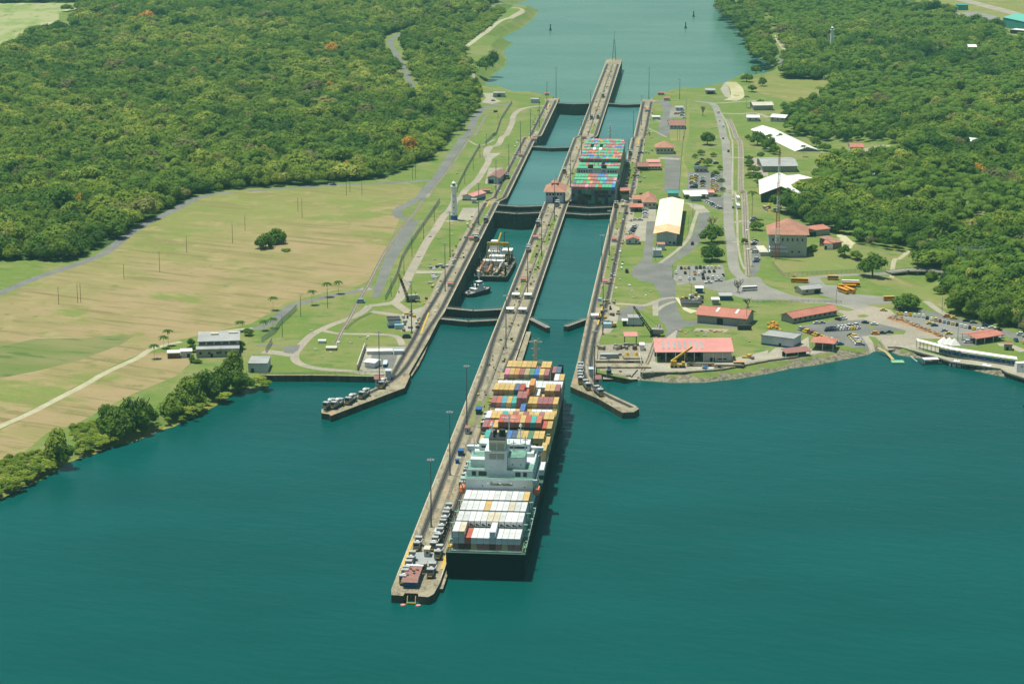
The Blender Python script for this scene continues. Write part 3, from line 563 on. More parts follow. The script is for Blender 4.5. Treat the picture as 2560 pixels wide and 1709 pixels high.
gate(1641, *RL, 2.9, -12, 'right lane gate touching the stern of the far ship')
gate(1614, *RL, 2.9, -12, 'right lane gate nearer the camera than the far ship')
gate(1960, *LL, -5.8, -28, 'thin looking third gate across the left lane beyond the control house')
gate(2284, *LL, -14, -30, 'tall dark last gate of the left lane, far away')
gate(2284, *RL, -14, -30, 'last gate of the right lane, far away')
gate(1975, *RL, -5.8, -28, 'gate of the right lane hidden ahead of the far container ship') if False else None
# ---------------------------------------------------------------- trees
def leafmat(name, stops, seedc=0):
    m = bpy.data.materials.new(name); m.use_nodes = True; t = m.node_tree; b = t.nodes['Principled BSDF']
    b.inputs['Roughness'].default_value = .8; b.inputs['Specular IOR Level'].default_value = .15
    at = t.nodes.new('ShaderNodeAttribute'); at.attribute_type = 'INSTANCER'; at.attribute_name = 'tint'
    cr = t.nodes.new('ShaderNodeValToRGB'); el = cr.color_ramp.elements
    el[0].position = stops[0][0]; el[0].color = (*stops[0][1], 1); el[1].position = stops[-1][0]; el[1].color = (*stops[-1][1], 1)
    for p, c in stops[1:-1]: e = el.new(p); e.color = (*c, 1)
    t.links.new(at.outputs['Fac'], cr.inputs[0])
    tc = t.nodes.new('ShaderNodeTexCoord'); q = t.nodes.new('ShaderNodeTexNoise'); q.inputs['Scale'].default_value = 3.5; q.inputs['Detail'].default_value = 4
    t.links.new(tc.outputs['Object'], q.inputs['Vector'])
    r = t.nodes.new('ShaderNodeMapRange'); r.inputs['From Min'].default_value = .32; r.inputs['From Max'].default_value = .68; r.inputs['To Min'].default_value = .72; r.inputs['To Max'].default_value = 1.25
    t.links.new(q.outputs['Fac'], r.inputs['Value']); v = t.nodes.new('ShaderNodeVectorMath'); v.operation = 'SCALE'
    t.links.new(cr.outputs[0], v.inputs[0]); t.links.new(r.outputs[0], v.inputs['Scale']); t.links.new(v.outputs[0], b.inputs['Base Color'])
    tr = t.nodes.new('ShaderNodeBsdfTranslucent'); t.links.new(v.outputs[0], tr.inputs['Color']); ms = t.nodes.new('ShaderNodeMixShader'); ms.inputs[0].default_value = .28
    t.links.new(b.outputs[0], ms.inputs[1]); t.links.new(tr.outputs[0], ms.inputs[2]); t.links.new(ms.outputs[0], t.nodes['Material Output'].inputs['Surface'])
    MAT[name] = m; return m
M_leaf = leafmat('foliage', [(0, (.050, .120, .012)), (.25, (.098, .185, .018)), (.5, (.165, .25, .026)), (.68, (.26, .33, .04)), (.8, (.36, .40, .07)), (.88, (.16, .155, .065)), (.93, (.34, .33, .08)), (.97, (.50, .27, .03)), (1.0, (.55, .30, .03))])
M_bark = mat('bark', (.16, .13, .10), .95, n=.4, scale=2)
M_palm = mat('palm_trunk', (.30, .27, .22), .95, n=.3, scale=3)
def crown_mesh(seed, n=330, lobes=11, flat=.62, size=.2):
    R = np.random.default_rng(seed); L = []
    for i in range(lobes):
        a = R.uniform(0, 6.283); d = R.uniform(.1, .62)**.8; h = R.uniform(.35, .95)*flat*(1.1-d*.8)
        L.append((d*math.cos(a), d*math.sin(a), h, R.uniform(.26, .44)))
    L.append((0, 0, flat*.75, .48)); mb = MB(); L = np.array(L)
    for i in range(n):
        for _ in range(6):
            l = L[R.integers(len(L))]; d = R.normal(size=3); d[2] = abs(d[2])*1.1-.25; d /= np.linalg.norm(d)
            p = l[:3]+d*l[3]*np.array([1, 1, .8])
            if not any(np.linalg.norm((p-q[:3])/np.array([1, 1, .8])) < q[3]*.86 for q in L if q is not l): break
        nrm = d*.75+np.array([0, 0, .55])+R.normal(size=3)*.3; nrm /= np.linalg.norm(nrm); a = np.cross(nrm, R.normal(size=3)); a /= np.linalg.norm(a); b = np.cross(nrm, a); s = size*R.uniform(.55, 1.2)
        mb.add([p+a*s*.5, p+b*s*.42+nrm*s*.1, p-a*s*.5, p-b*s*.42+nrm*s*.06], [(0, 1, 2, 3)])
    for l in L:                              # leafy mass inside each lobe
        vs = []; 
        for k, (ph, rr) in enumerate(((-.6, .7), (.1, .95), (.62, .6))):
            for j in range(6): aa = j*1.047+k*.5; r = l[3]*.86*rr*R.uniform(.85, 1.1); vs.append((l[0]+r*math.cos(aa), l[1]+r*math.sin(aa), max(.02, l[2]+l[3]*.75*ph)))
        vs.append((l[0], l[1], l[2]+l[3]*.72)); fs = []
        for k in (0, 1): fs += [(k*6+j, k*6+(j+1) % 6, k*6+6+(j+1) % 6, k*6+6+j) for j in range(6)]
        fs += [(12+j, 12+(j+1) % 6, 18) for j in range(6)]; mb.add(vs, fs)
    return mb.mesh('crown', M_leaf)
def palm_mesh(seed):
    R = np.random.default_rng(seed); mb = MB()
    for i in range(15):
        a = i*2.4; el = R.uniform(.1, .9); pr = None
        for k in range(6):
            s = k/5; r = s*1.0; z = .75+math.sin(el)*s*.6-s*s*.75; w = .15*math.sin(math.pi*min(.97, s*.9+.1))+.02
            c = (r*math.cos(a), r*math.sin(a), z); q = [(c[0]-math.sin(a)*w, c[1]+math.cos(a)*w, z-.06), c, (c[0]+math.sin(a)*w, c[1]-math.cos(a)*w, z-.06)]
            if pr: mb.add(pr+q, [(0, 1, 4, 3), (1, 2, 5, 4)])
            pr = q
    return mb.mesh('crown', M_leaf)
CR = [crown_mesh(11+i, 420, R_, fl, .17) for i, (R_, fl) in enumerate([(11, .62), (14, .5), (9, .75), (12, .6), (16, .45), (8, .85), (12, .55)])]
PALM = [palm_mesh(3), palm_mesh(4)]; BUSH = crown_mesh(77, 220, 7, .7, .24)
def trunk_mesh(seed, palm=False):            # unit height 1, radius ~.035
    R = random.Random(seed); m = MB()
    if palm: m.cyl(0, 0, 0, .028, 1, 7, .02)
    else:
        m.cyl(0, 0, 0, .045, .62, 7, .028)
        for i in range(5):
            a = i*1.257+R.random(); m.beam((0, 0, .5+.03*i), (.26*math.cos(a), .26*math.sin(a), .85+R.random()*.1), .03)
    return m.mesh('trunk', M_palm if palm else M_bark)
TRK, PTRK = trunk_mesh(1), trunk_mesh(2, True)
def tree(x, y, r, h, tint, label, group=None, var=None, kind='tree', name='tree', z=None, lift=.22):
    z = float(T(x, y)) if z is None else z
    o = empty(name, x, y, z, 0, label, kind, group)
    v = random.randrange(len(CR)) if var is None else var; palm = kind == 'palm tree'
    c = mobj('crown', PALM[v % 2] if palm else (BUSH if kind == 'bush' else CR[v]), None, o); c['tint'] = tint
    if palm: c.location.z = h-.75*r; c.scale = (r, r, r); t = mobj('trunk', PTRK, None, o); t.scale = (h*.35, h*.35, h)
    elif kind == 'bush': c.scale = (r, r, h/1.0); c.location.z = -.2; return o
    else:
        c.location.z = h*lift; c.scale = (r, r, h*(1-lift)/.98); t = mobj('trunk', TRK, None, o); t.scale = (h*.8, h*.8, h*.9)
    c.rotation_euler.z = random.random()*6.28
    return o
def patchy(x, y, s=60.0, k=0):
    return .5+.5*(np.sin(x/s+1.3*k)*np.cos(y/(s*1.4)-k)+.6*np.sin(x/(s*.37)+y/(s*.6)+k*2)+.4*np.cos(y/(s*.3)-x/(s*.5)))/2.0
def roadmask(x, y, w, polys):
    m = np.zeros(len(x), bool)
    for p in polys: m |= inpoly(x, y, p)
    return m
CLEAR = [p for c, p in REGN if c not in ('forest_floor', 'low_scrub')]
def scatter(poly, step, jit=.42, clear=CLEAR):
    a = np.array(poly); gx, gy = np.meshgrid(np.arange(a[:, 0].min(), a[:, 0].max(), step), np.arange(a[:, 1].min(), a[:, 1].max(), step))
    x = gx.ravel()+RNG.uniform(-jit, jit, gx.size)*step; y = gy.ravel()+RNG.uniform(-jit, jit, gx.size)*step
    k = inpoly(x, y, poly); x, y = x[k], y[k]; k = ~roadmask(x, y, 0, clear)
    return x[k], y[k]
def gnforest(name, x, y, z, s, h, tint, kindi, coll, label, cat):
    me = bpy.data.meshes.new(name); me.from_pydata(np.c_[x, y, z].tolist(), [], [])
    def at(n, ty, d, key):
        a = me.attributes.new(n, ty, 'POINT'); a.data.foreach_set(key, np.ascontiguousarray(d).ravel())
    at('scl', 'FLOAT_VECTOR', np.c_[s, s, h].astype(np.float32), 'vector'); at('tint', 'FLOAT', tint.astype(np.float32), 'value')
    at('rot', 'FLOAT_VECTOR', np.c_[0*x, 0*x, RNG.uniform(0, 6.28, len(x))].astype(np.float32), 'vector'); at('kindi', 'INT', kindi.astype(np.int32), 'value')
    o = mobj(name, me, M_leaf); g = bpy.data.node_groups.new(name, 'GeometryNodeTree')
    g.interface.new_socket('Geometry', in_out='INPUT', socket_type='NodeSocketGeometry'); g.interface.new_socket('Geometry', in_out='OUTPUT', socket_type='NodeSocketGeometry')
    N = g.nodes; gi = N.new('NodeGroupInput'); go = N.new('NodeGroupOutput'); ip = N.new('GeometryNodeInstanceOnPoints'); ci = N.new('GeometryNodeCollectionInfo')
    ci.inputs['Collection'].default_value = coll; ci.inputs['Separate Children'].default_value = True; ci.inputs['Reset Children'].default_value = True
    def na(n, ty): q = N.new('GeometryNodeInputNamedAttribute'); q.data_type = ty; q.inputs['Name'].default_value = n; return q.outputs['Attribute']
    ip.inputs['Pick Instance'].default_value = True
    L = g.links.new; L(gi.outputs[0], ip.inputs['Points']); L(ci.outputs[0], ip.inputs['Instance']); L(na('kindi', 'INT'), ip.inputs['Instance Index'])
    L(na('rot', 'FLOAT_VECTOR'), ip.inputs['Rotation']); L(na('scl', 'FLOAT_VECTOR'), ip.inputs['Scale']); L(ip.outputs[0], go.inputs[0])
    md = o.modifiers.new('grow', 'NODES'); md.node_group = g
    return tag(o, label, cat, kind='stuff')
fc = bpy.data.collections.new('foliage_library')
for i, me in enumerate(CR+PALM+[BUSH]): fc.objects.link(bpy.data.objects.new('lib_%02d' % i, me))
def forest(poly, label, tlabels, group, step, nind, seed, palms=.0, name='forest', big=1.0, dark=0.0):
    global RNG; RNG = np.random.default_rng(seed)
    x, y = scatter(poly, step); n = len(x)
    s = np.clip(5.9*np.exp(RNG.normal(0, .45, n)), 3.2, 15)*big; hv = patchy(x, y, 17, seed+1); h = s*RNG.uniform(.6, .95, n)+RNG.uniform(2.5, 6, n)+np.clip(hv, 0, 1)*5
    t = np.clip(.40-dark+.55*(patchy(x, y, 85, seed)-.5)+.45*(patchy(x, y, 24, seed+5)-.5)+RNG.normal(0, .13, n), 0, .82)
    q = RNG.random(n); t = np.where(q > .955, RNG.uniform(.82, .92, n), t); t = np.where(q > .9975, .97, t)
    ki = RNG.integers(0, len(CR), n); pm = RNG.random(n) < palms*(patchy(x, y, 90, seed+3) > .5); 
    z = T(x, y); d = y
    order = np.argsort(y); ind = order[:nind]; rest = order[nind:]
    rank = {int(i): k+1 for k, i in enumerate(sorted(ind, key=lambda i: x[i]/y[i]))}
    for i in ind:
        nth = '%d%s' % (rank[int(i)], 'th' if rank[int(i)] % 100 in (11, 12, 13) else {1: 'st', 2: 'nd', 3: 'rd'}.get(rank[int(i)] % 10, 'th')); p = bool(pm[i]); c = 'dark' if t[i] < .3 else 'mid green' if t[i] < .6 else 'light green' if t[i] < .82 else 'yellowish' if t[i] < .95 else 'orange flowering'
        if p: tree(x[i], y[i], 4.2, h[i]*1.15, .3, 'palm tree '+tlabels+', %s from the left' % nth, group, kind='palm tree', name='palm_tree')
        else: tree(x[i], y[i], s[i], h[i], float(t[i]), c+' tree '+tlabels+', %s from the left' % nth, group, var=int(ki[i]))
    r = rest; kk = np.where(pm[r], len(CR)+(ki[r] % 2), ki[r]); ss_ = np.where(pm[r], 4.4, s[r]); hh = np.where(pm[r], 4.4, h[r]*.74); zz = z[r]+np.where(pm[r], h[r]*.85, h[r]*.26)
    gnforest(name, x[r], y[r], zz, ss_, hh, np.where(pm[r], .3, t[r]), kk, fc, label, 'forest')
    return n
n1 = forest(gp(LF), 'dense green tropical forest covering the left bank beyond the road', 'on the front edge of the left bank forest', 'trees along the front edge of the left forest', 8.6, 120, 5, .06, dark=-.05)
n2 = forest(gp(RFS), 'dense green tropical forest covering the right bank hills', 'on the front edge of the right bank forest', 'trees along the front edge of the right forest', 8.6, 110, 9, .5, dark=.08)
print('forest trees', n1, n2)
# ---------------------------------------------------------------- ships
ORD = ['first', 'second', 'third', 'fourth', 'fifth', 'sixth', 'seventh', 'eighth', 'ninth', 'tenth', 'eleventh', 'twelfth', 'thirteenth', 'fourteenth', 'fifteenth', 'sixteenth', 'seventeenth', 'eighteenth', 'nineteenth', 'twentieth', 'twenty-first', 'twenty-second']
PAL = {'y': ('yellow', (.62, .44, .17)), 't': ('tan', (.50, .42, .22)), 'm': ('mauve', (.38, .17, .16)), 'r': ('red', (.50, .13, .09)), 's': ('salmon', (.60, .22, .14)), 'w': ('white', (.74, .76, .74)),
       'g': ('dull green', (.13, .27, .17)), 'e': ('teal', (.10, .45, .40)), 'b': ('blue', (.09, .22, .50)), 'k': ('slate blue', (.12, .17, .25)), 'p': ('pink', (.68, .28, .34)), 'o': ('orange', (.62, .33, .12)),
       'n': ('brown', (.13, .055, .045)), 'v': ('bright green', (.11, .42, .22)), 'l': ('light blue', (.16, .42, .50)), 'c': ('cream', (.66, .60, .45)), 'h': ('light grey', (.60, .62, .60)), 'd': ('dark', (.035, .04, .045)), 'q': ('silver', (.42, .44, .44)), 'x': ('charcoal', (.09, .10, .11))}
M_cont = mat('container_paint', (1, 1, 1), .6, n=.22, scale=.55, objcol=True, spec=.25)
M_hull = paint('ship_hull_navy', (.0015, .007, .016), .7, n=.4, scale=.12, spec=.04)
M_deckg = paint('ship_deck_green', (.16, .33, .25), .75, n=.3, scale=.4)
M_shipw = mat('ship_white', (.60, .66, .64), .55, scale=.25, c2=(.50, .57, .56), scale2=1.4, n2=.1)
M_rust = mat('rusty_steel', (.20, .12, .07), .9, scale=.4, c2=(.10, .08, .06), scale2=1.3, n2=.3)
M_win = paint('window_glass', (.02, .03, .035), .2, n=.1)
M_orange = paint('lifeboat_orange', (.65, .20, .08), .5)
def cont_mesh():
    m = MB(); L, w, h = 12.19, 2.34, 2.52
    m.box(0, L/2, .06, w-.08, L-.1, h-.12)
    for x in (-1, 1):
        for z in (.0, h-.16): m.box(x*(w/2-.06), L/2, z, .12, L, .16)
        for y in (.08, L-.08): m.box(x*(w/2-.08), y, 0, .16, .16, h)
    for y in (.06, L-.06):
        for z in (.0, h-.14): m.box(0, y, z, w, .14, .14)
    for x in (-.75, -.3, .3, .75): m.box(x, -.01, .2, .06, .06, h-.4)
    m.box(0, .0, .2, .05, .05, h-.4)
    for i in range(12): m.box(0, .6+i*1.0, h-.05, w-.3, .25, .04)
    return m.mesh('container', M_cont)
CONT = cont_mesh()
def shipframe(name, u, v, z, label, cat): x, y = xy(u, v); return empty(name, x, y, z, -HD, label, cat)
NCONT = [0]
def put_cont(S, v, u, z, c, label, group, cooler=False):
    x, y = S[0]+v*CH+u*SH, S[1]-v*SH+u*CH
    o = mobj('shipping_container', CONT); o.location = (x, y, z); o.rotation_euler = (0, 0, -HD+random.uniform(-.003, .003))
    k = random.uniform(.88, 1.06); o.color = (*[q*k for q in PAL[c][1]], 1); tag(o, label, 'container', group); NCONT[0] += 1
    if cooler:
        m = mobj('cooling_unit', COOL, None, o)
m_ = MB(); m_.box(0, -.1, .25, 2.1, .16, 2.0, mi=0); m_.cyl(0, 0, 0, .01, .01, 4)
for xx, zz, r_ in ((-.2, .95, .5), (.55, .7, .34)):
    vs = [(xx+r_*math.cos(a*math.pi/5), -.2, zz+r_*math.sin(a*math.pi/5)) for a in range(10)]; m_.add(vs, [tuple(range(10))], 1)
COOL = m_.mesh('cooling_unit', [M_white, M_dark])
def hull(root, st, zd, zk, mats, name='hull', sheer=None):
    m = MB(); n = len(st); vs = []
    for i, (y, hd, hw) in enumerate(st):
        z = zd+(sheer(y) if sheer else 0); vs += [(-hd, y, z), (-hd*.98, y, zk+(z-zk)*.55), (-hw, y, zk), (hw, y, zk), (hd*.98, y, zk+(z-zk)*.55), (hd, y, z)]
    fs = []
    for i in range(n-1):
        a, b = i*6, i*6+6
        for j in (0, 1, 3, 4): fs.append((a+j, b+j, b+j+1, a+j+1))
    fs += [(5, 4, 3, 2, 1, 0), tuple((n-1)*6+j for j in range(6))]; m.add(vs, fs, 0)
    m.add([v for i in range(n) for v in (vs[i*6], vs[i*6+5])], [(2*i, 2*i+1, 2*i+3, 2*i+2) for i in range(n-1)], 1)
    return m.build(name, mats, root)
def rails(root, pts, z, h=1.1, m=None, name='railing'):
    q = MB()
    for a, b in zip(pts[:-1], pts[1:]):
        for k in (h, h*.5): q.beam((a[0], a[1], z+k), (b[0], b[1], z+k), .09)
        L = math.hypot(b[0]-a[0], b[1]-a[1]); n = max(1, int(L/2.5))
        for i in range(n+1): q.beam((a[0]+(b[0]-a[0])*i/n, a[1]+(b[1]-a[1])*i/n, z), (a[0]+(b[0]-a[0])*i/n, a[1]+(b[1]-a[1])*i/n, z+h), .08)
    return q.build(name, m or M_railg, root)
M_railg = paint('railing_green', (.33, .52, .45), .6)
# near ship: origin at the stern, y forward
U0, V0 = 858.5, 26.0
ns = shipframe('container_ship', U0, V0, 0, 'large dark hulled container ship moored along the centre wall, stern nearest', 'container ship')
S = (ns.location.x, ns.location.y)
hull(ns, [(0, 16.1, 12.6), (3, 16.1, 14), (22, 16.1, 15.8), (60, 16.1, 16.1), (215, 16.1, 16.1), (240, 15.7, 12.5), (258, 14.0, 8.5), (272, 10.8, 5), (284, 6.2, 2.2), (291, 2.3, .7), (293, .6, .3)], 11, -9, [M_hull, paint('ship_deck', (.05, .10, .08), .8)], sheer=lambda y: 0 if y < 235 else (y-235)*.06)
m = MB(); m.box(0, 29.5, 11, 28.6, 56, .35); m.box(0, 190, 11, 29.5, 128, 1.9); m.build('hatch_cover', M_deckg, ns)
m = MB()
for x in (-15.6, 15.6):
    for y in list(range(6, 60, 7))+list(range(124, 256, 7)): m.box(x, y, 11, .35, .35, 1.2 if y % 2 else 2.2); m.box(x*.985, y+1.5, 11, .9, 1.4, .9)
m.build('deck_fitting', M_railg, ns)
rails(ns, [(-15.9, 1), (15.9, 1)], 11, m=M_grey); rails(ns, [(15.9, 1), (15.9, 58)], 11); rails(ns, [(15.9, 124), (15.9, 240)], 11); rails(ns, [(-15.9, 1), (-15.9, 58)], 11)
for sx in (-1, 1):
    m = MB(); m.cyl(sx*14.9, 3.2, 11, .7, 1.6, 8); m.box(sx*15, 6, 11, 1.6, 2, 1.3); m.beam((sx*14.6, 2, 11), (sx*15.4, 4, 15), .3); m.build('mooring_winch', paint('winch_green', (.22, .36, .13), .7) if sx > 0 else M_yellow, ns)
# lashing bridges between the bays
for y in (15.2, 29.5, 43.8, 143.6, 158.6, 172, 185.2, 199.5, 214, 228):
    m = MB(); b = 11
    for x in (-15.3, -14.2, 14.2, 15.3): m.box(x, y, b, .3, .8, 7.4)
    for z in (13.4, 16, 18.4): m.box(15.0, y, z, 1.6, 1.1, .15); m.box(-15.0, y, z, 1.6, 1.1, .15)
    m.box(0, y, 13.2, 31, .8, .15); m.build('lashing_bridge', M_deckg, ns)
def place_bays():
    lowc = 'mtnmrnmtmnmky'; 
    A = [(3.0, 11.4, 'wcrwwwwwwww', '33222232222', 'mnntmmnmtmmm'), (16.4, 11.4, 'hhwwwcchwwh', '3'*11, None), (30.2, 11.4, 'hwwwywwwchw', '3'*11, None), (44.2, 11.4, 'wwwwwhwhwhy', '3'*11, None)]
    Fw = [(129.5, 12.9, 'yemytbktygyyy', '2333333333332'), (146, 12.9, 'mryrmssyreSry', '3334444444433'), (161.2, 12.9, 'wyyeymymyymyy', '3'*13), (174.5, 12.9, 'ywwwwybywwwwy', '2222223222222'), (187.6, 12.9, 'mslyemmyymmmy', '3333344333333'),
          (201.6, 12.9, 'yyyykrrowyyym', '4444443532444'), (216.4, 12.9, 'wwwwwwwwwwwww', '3333333333333'), (230.6, 12.9, 'tpyomtgbymnwy', '3444444444133'), (245, 12.9, 'yyyyyymyymk', '44444434433')]
    bays = [(a, b, c.lower(), d, e) for a, b, c, d, e in A]+[(a, b, c.lower(), d, None) for a, b, c, d in Fw]
    nb = len(bays)
    for i, (y, zb, cols, tiers, low) in enumerate(bays):
        n = len(cols); pitch = 2.5
        aft = None
        if i and not (i == 4): aft = bays[i-1]
        for j in range(n):
            t = int(tiers[j]); v = (j-(n-1)/2)*pitch
            for k in range(t):
                top = k == t-1; side = j in (0, n-1); lft = j > 0 and int(tiers[j-1]) <= k; rgt = j < n-1 and int(tiers[j+1]) <= k
                if aft is None: back = True
                else:
                    jj = j-(n-len(aft[3]))//2; at_ = int(aft[3][jj]) if 0 <= jj < len(aft[3]) else 0; back = at_ < k+1 and (aft[1]+2.6*at_ < zb+2.6*(k+1)-.5)
                if i == 4 and not top and not side: back = k >= 1 and j in (9, 10, 11)
                if not (top or side or lft or rgt or back): continue
                c = cols[j] if top else (low[j] if low and k == 0 else (cols[j] if random.random() < .55 else random.choice('mtnyrkgmyt')))
                if not low and i < 4 and not top: c = random.choice('wwhw')
                if low and k == 1 and not top: c = 'h'
                where = ('bay number %s from the stern' % ['one', 'two', 'three', 'four', 'five', 'six', 'seven', 'eight', 'nine', 'ten', 'eleven', 'twelve', 'thirteen'][i])
                lab = '%s container, %s from left, %s tier, %s, near ship' % (PAL[c][0], ORD[j], ['bottom', 'second', 'third', 'fourth', 'fifth'][k] if not top else 'top', where.replace('bay number', 'bay'))
                put_cont(S, v, y, zb+2.6*k+.02, c, lab, 'shipping containers stacked on the near ship', cooler=(i == 1 and k == 2 and tiers[j] == '3' and not j < 2))
place_bays()
for (v_, y_, z_, c_, l_) in ((12.6, 98.5, 13, 'w', 'white container alone beside the deckhouse, left of a pair, near ship'), (15.0, 98.5, 13, 'w', 'white container alone beside the deckhouse, right of a pair, near ship'), (12.5, 111.5, 12.9, 'x', 'grey container behind the bridge wing, bottom left of four, near ship'), (12.5, 111.5, 15.5, 'x', 'grey container behind the bridge wing, top left of four, near ship'), (15, 111.5, 12.9, 't', 'tan container low on the right behind the bridge wing, near ship'), (15, 111.5, 15.5, 't', 'tan container middle of the right stack behind the bridge wing, near ship'), (15, 111.5, 18.1, 'y', 'yellow container topmost on the right behind the bridge wing, near ship')):
    put_cont(S, v_, y_, z_, c_, l_, 'shipping containers stacked on the near ship')
print('containers', NCONT)
# deckhouse
def blk(nm, x0, x1, y0, y1, z0, z1, m, root=ns): q = MB(); q.box((x0+x1)/2, (y0+y1)/2, z0, x1-x0, y1-y0, z1-z0); return q.build(nm, m, root)
q = MB(); q.box(0, 76, 11, 28.8, 36, 12.6); q.box(0, 77, 23.6, 28.4, 32, 3.2); q.box(7, 68.5, 26.8, 7.4, 11, 5.0); q.box(-9.7, 70, 26.8, 6.2, 12, 3.6); q.box(0, 87, 26.8, 26, 12, 1.6); q.build('deckhouse', M_shipw, ns)
q = MB(); q.box(7, 68.5, 31.85, 7.3, 10.8, .12); q.box(-9.7, 72, 30.45, 5.9, 7, .12); q.box(0, 60.2, 23.65, 28.6, 3.6, .12); q.box(0, 66, 26.85, 28.3, 9, .1); q.box(13.4, 78, 21, 4, 30, .2); q.box(-14.6, 78, 21, 2.5, 30, .2); q.build('green_deck', M_deckg, ns)
q = MB(); q.box(-1.6, 67, 26.8, 9.6, 12, 8.4); fn = q.build('funnel', M_shipw, ns)
q = MB(); q.box(-1.2, 67, 35.2, 6.9, 10.5, 4.7); q.build('funnel_top', mat('funnel_cream', (.76, .72, .50), .6, n=.15, scale=.4), fn)
q = MB()
for x in (-2.9, .5):
    for z in (31.6, 35.7):
        for k in range(5): q.box(x, 61.6 if z > 35.3 else 60.85, z+k*.62, 2.9, .3, .36)
q.build('louvre', paint('louvre_grey', (.42, .42, .34), .7), fn)
q = MB(); q.box(-1.2, 67, 39.9, 7.0, 10.6, .4); q.cyl(.6, 67, 40.2, 1.5, 3.0, 12, 1.35); q.cyl(-2.6, 65, 40.2, .5, 3.0, 8); q.cyl(-2.2, 69, 40.2, .4, 2.6, 8); q.build('exhaust_pipe', M_dark, fn)
q = MB(); q.box(0, 87.5, 28.3, 22, 8, 3.4); q.box(-13.6, 87, 29.0, 6.4, 1.6, .5); q.box(13.6, 87, 29.0, 6.4, 1.6, .5); q.box(-14.6, 88, 27.8, 4.0, 3.6, 1.3); q.box(14.6, 88, 27.8, 4.0, 3.6, 1.3); br = q.build('bridge', M_shipw, ns)
q = MB(); q.add([(-16.5, 86, 27.8), (-11, 86, 27.8), (-11, 86, 22.4), (-16.5, 90, 27.8), (-11, 90, 27.8), (-11, 90, 22.4), (16.5, 86, 27.8), (11, 86, 27.8), (11, 86, 22.4), (16.5, 90, 27.8), (11, 90, 27.8), (11, 90, 22.4)], [(0, 2, 1), (3, 4, 5), (0, 3, 5, 2), (6, 7, 8), (9, 11, 10), (6, 8, 11, 9)]); q.build('wing_bracket', paint('wing_blue_grey', (.34, .42, .45), .6), br)
q = MB(); q.box(0, 83.45, 29.7, 20, .1, 1.0); q.build('window', M_win, br)
for x0, x1 in ((-11.9, -10.1), (-9, -5.6), (6.7, 9.0), (10.1, 11.7)): blk('window', x0, x1, 60.86, 61.02, 24.1, 26.1, M_win)
for x, z in ((-7, 20.4), (11, 20.2), (-3, 22), (9, 28.6), (5.4, 28.6)): blk('porthole', x-.25, x+.25, 57.9 if z < 25 else 62.9, 58.02 if z < 25 else 63.02, z, z+.5, M_win)
q = MB(); q.beam((-16.5, 58.8, 23.2), (16.3, 58.8, 23.2), 1.1, .9); [q.beam((x, 58.8, 23.2), (x, 57.9, 21.6), .8) for x in (-4.7, .5, 5.2)]; q.build('provision_crane', paint('crane_pale_green', (.50, .60, .52), .6), ns)
q = MB(); q.box(.8, 57.9, 20.9, 9.2, .12, .9); q.build('name_board', mat('name_board', (.52, .50, .38), .7, scale=1.7, c2=(.16, .15, .10), scale2=3, n2=.3), ns)
# rows of dark strokes standing for the unreadable lettering of the stern wall
q = MB(); R_ = random.Random(5)
for i in range(26): q.box(-3.5+i*.34+(.9 if i > 12 else 0), 57.8, 21.05, .16, .05, .35+R_.random()*.25)
q.build('lettering', M_dark, ns)
for sx in (-1, 1):
    q = MB(); q.box(sx*16.0, 62, 17.6, 2.6, 7.5, 1.6, tx=.8, ty=.8); q.box(sx*16.0, 62, 16.6, 1.7, 6.4, 1.1); lb = q.build('lifeboat', M_orange, ns); tag(lb, 'orange lifeboat on the %s side of the near ship' % ('left' if sx < 0 else 'right'))
    q = MB(); q.beam((sx*14, 59, 15), (sx*16.6, 59, 22), .4); q.beam((sx*14, 65, 15), (sx*16.6, 65, 22), .4); q.build('davit', M_railg, ns)
rails(ns, [(3.4, 63.2), (10.6, 63.2), (10.6, 73.5)], 31.95); rails(ns, [(-14.2, 58.4), (14.2, 58.4)], 23.7); rails(ns, [(-12.2, 64.6), (-7, 64.6)], 29.7); rails(ns, [(14.2, 61), (14.2, 92)], 26.9); rails(ns, [(-14.2, 61), (-14.2, 92)], 26.9); rails(ns, [(15.5, 62), (15.5, 92)], 21.2)
q = MB(); 
for x, y, z, h in ((2, 84, 31.7, 14), (-5.5, 84, 31.7, 9), (7, 85, 31.7, 8.5), (-12, 72, 29.6, 8), (10, 73, 31.8, 7), (5, 73, 31.8, 5)): q.beam((x, y, z), (x, y, z+h), .35); q.box(x, y, z+h*.7, 2.4, .3, .3)
q.box(2, 84, 43, 6.5, .5, .5); q.cyl(-5.5, 84, 40, .9, 1.4, 8, .3); q.cyl(7, 85, 39.4, .8, 1.2, 8, .3); q.build('radar_mast', M_white, ns)
q = MB(); q.box(0, 274, 13, 8, 12, 1.4); q.cyl(-2.2, 286, 13.5, 1.0, 13.2, 10, .8); q.box(-2.2, 286, 22, 4.4, .5, .4); q.box(-2.2, 286, 25.6, 7, .6, .5); q.box(-2.2, 286, 18.5, 3, .5, .4)
for a in range(5): q.beam((-2.2, 286, 26.6), (-2.2+2.8*math.cos(a*.8-.1), 286, 26.6+2.2*math.sin(a*.8)), .2)
q.build('foremast', mat('mast_cream', (.62, .55, .38), .6, n=.15, scale=.4), ns)
q = MB(); q.box(12.8, 259, 12.5, 2.6, 8, 7.5); q.box(-12.6, 259, 12.5, 1.6, 7, 5); q.build('breakwater', M_hull, ns)
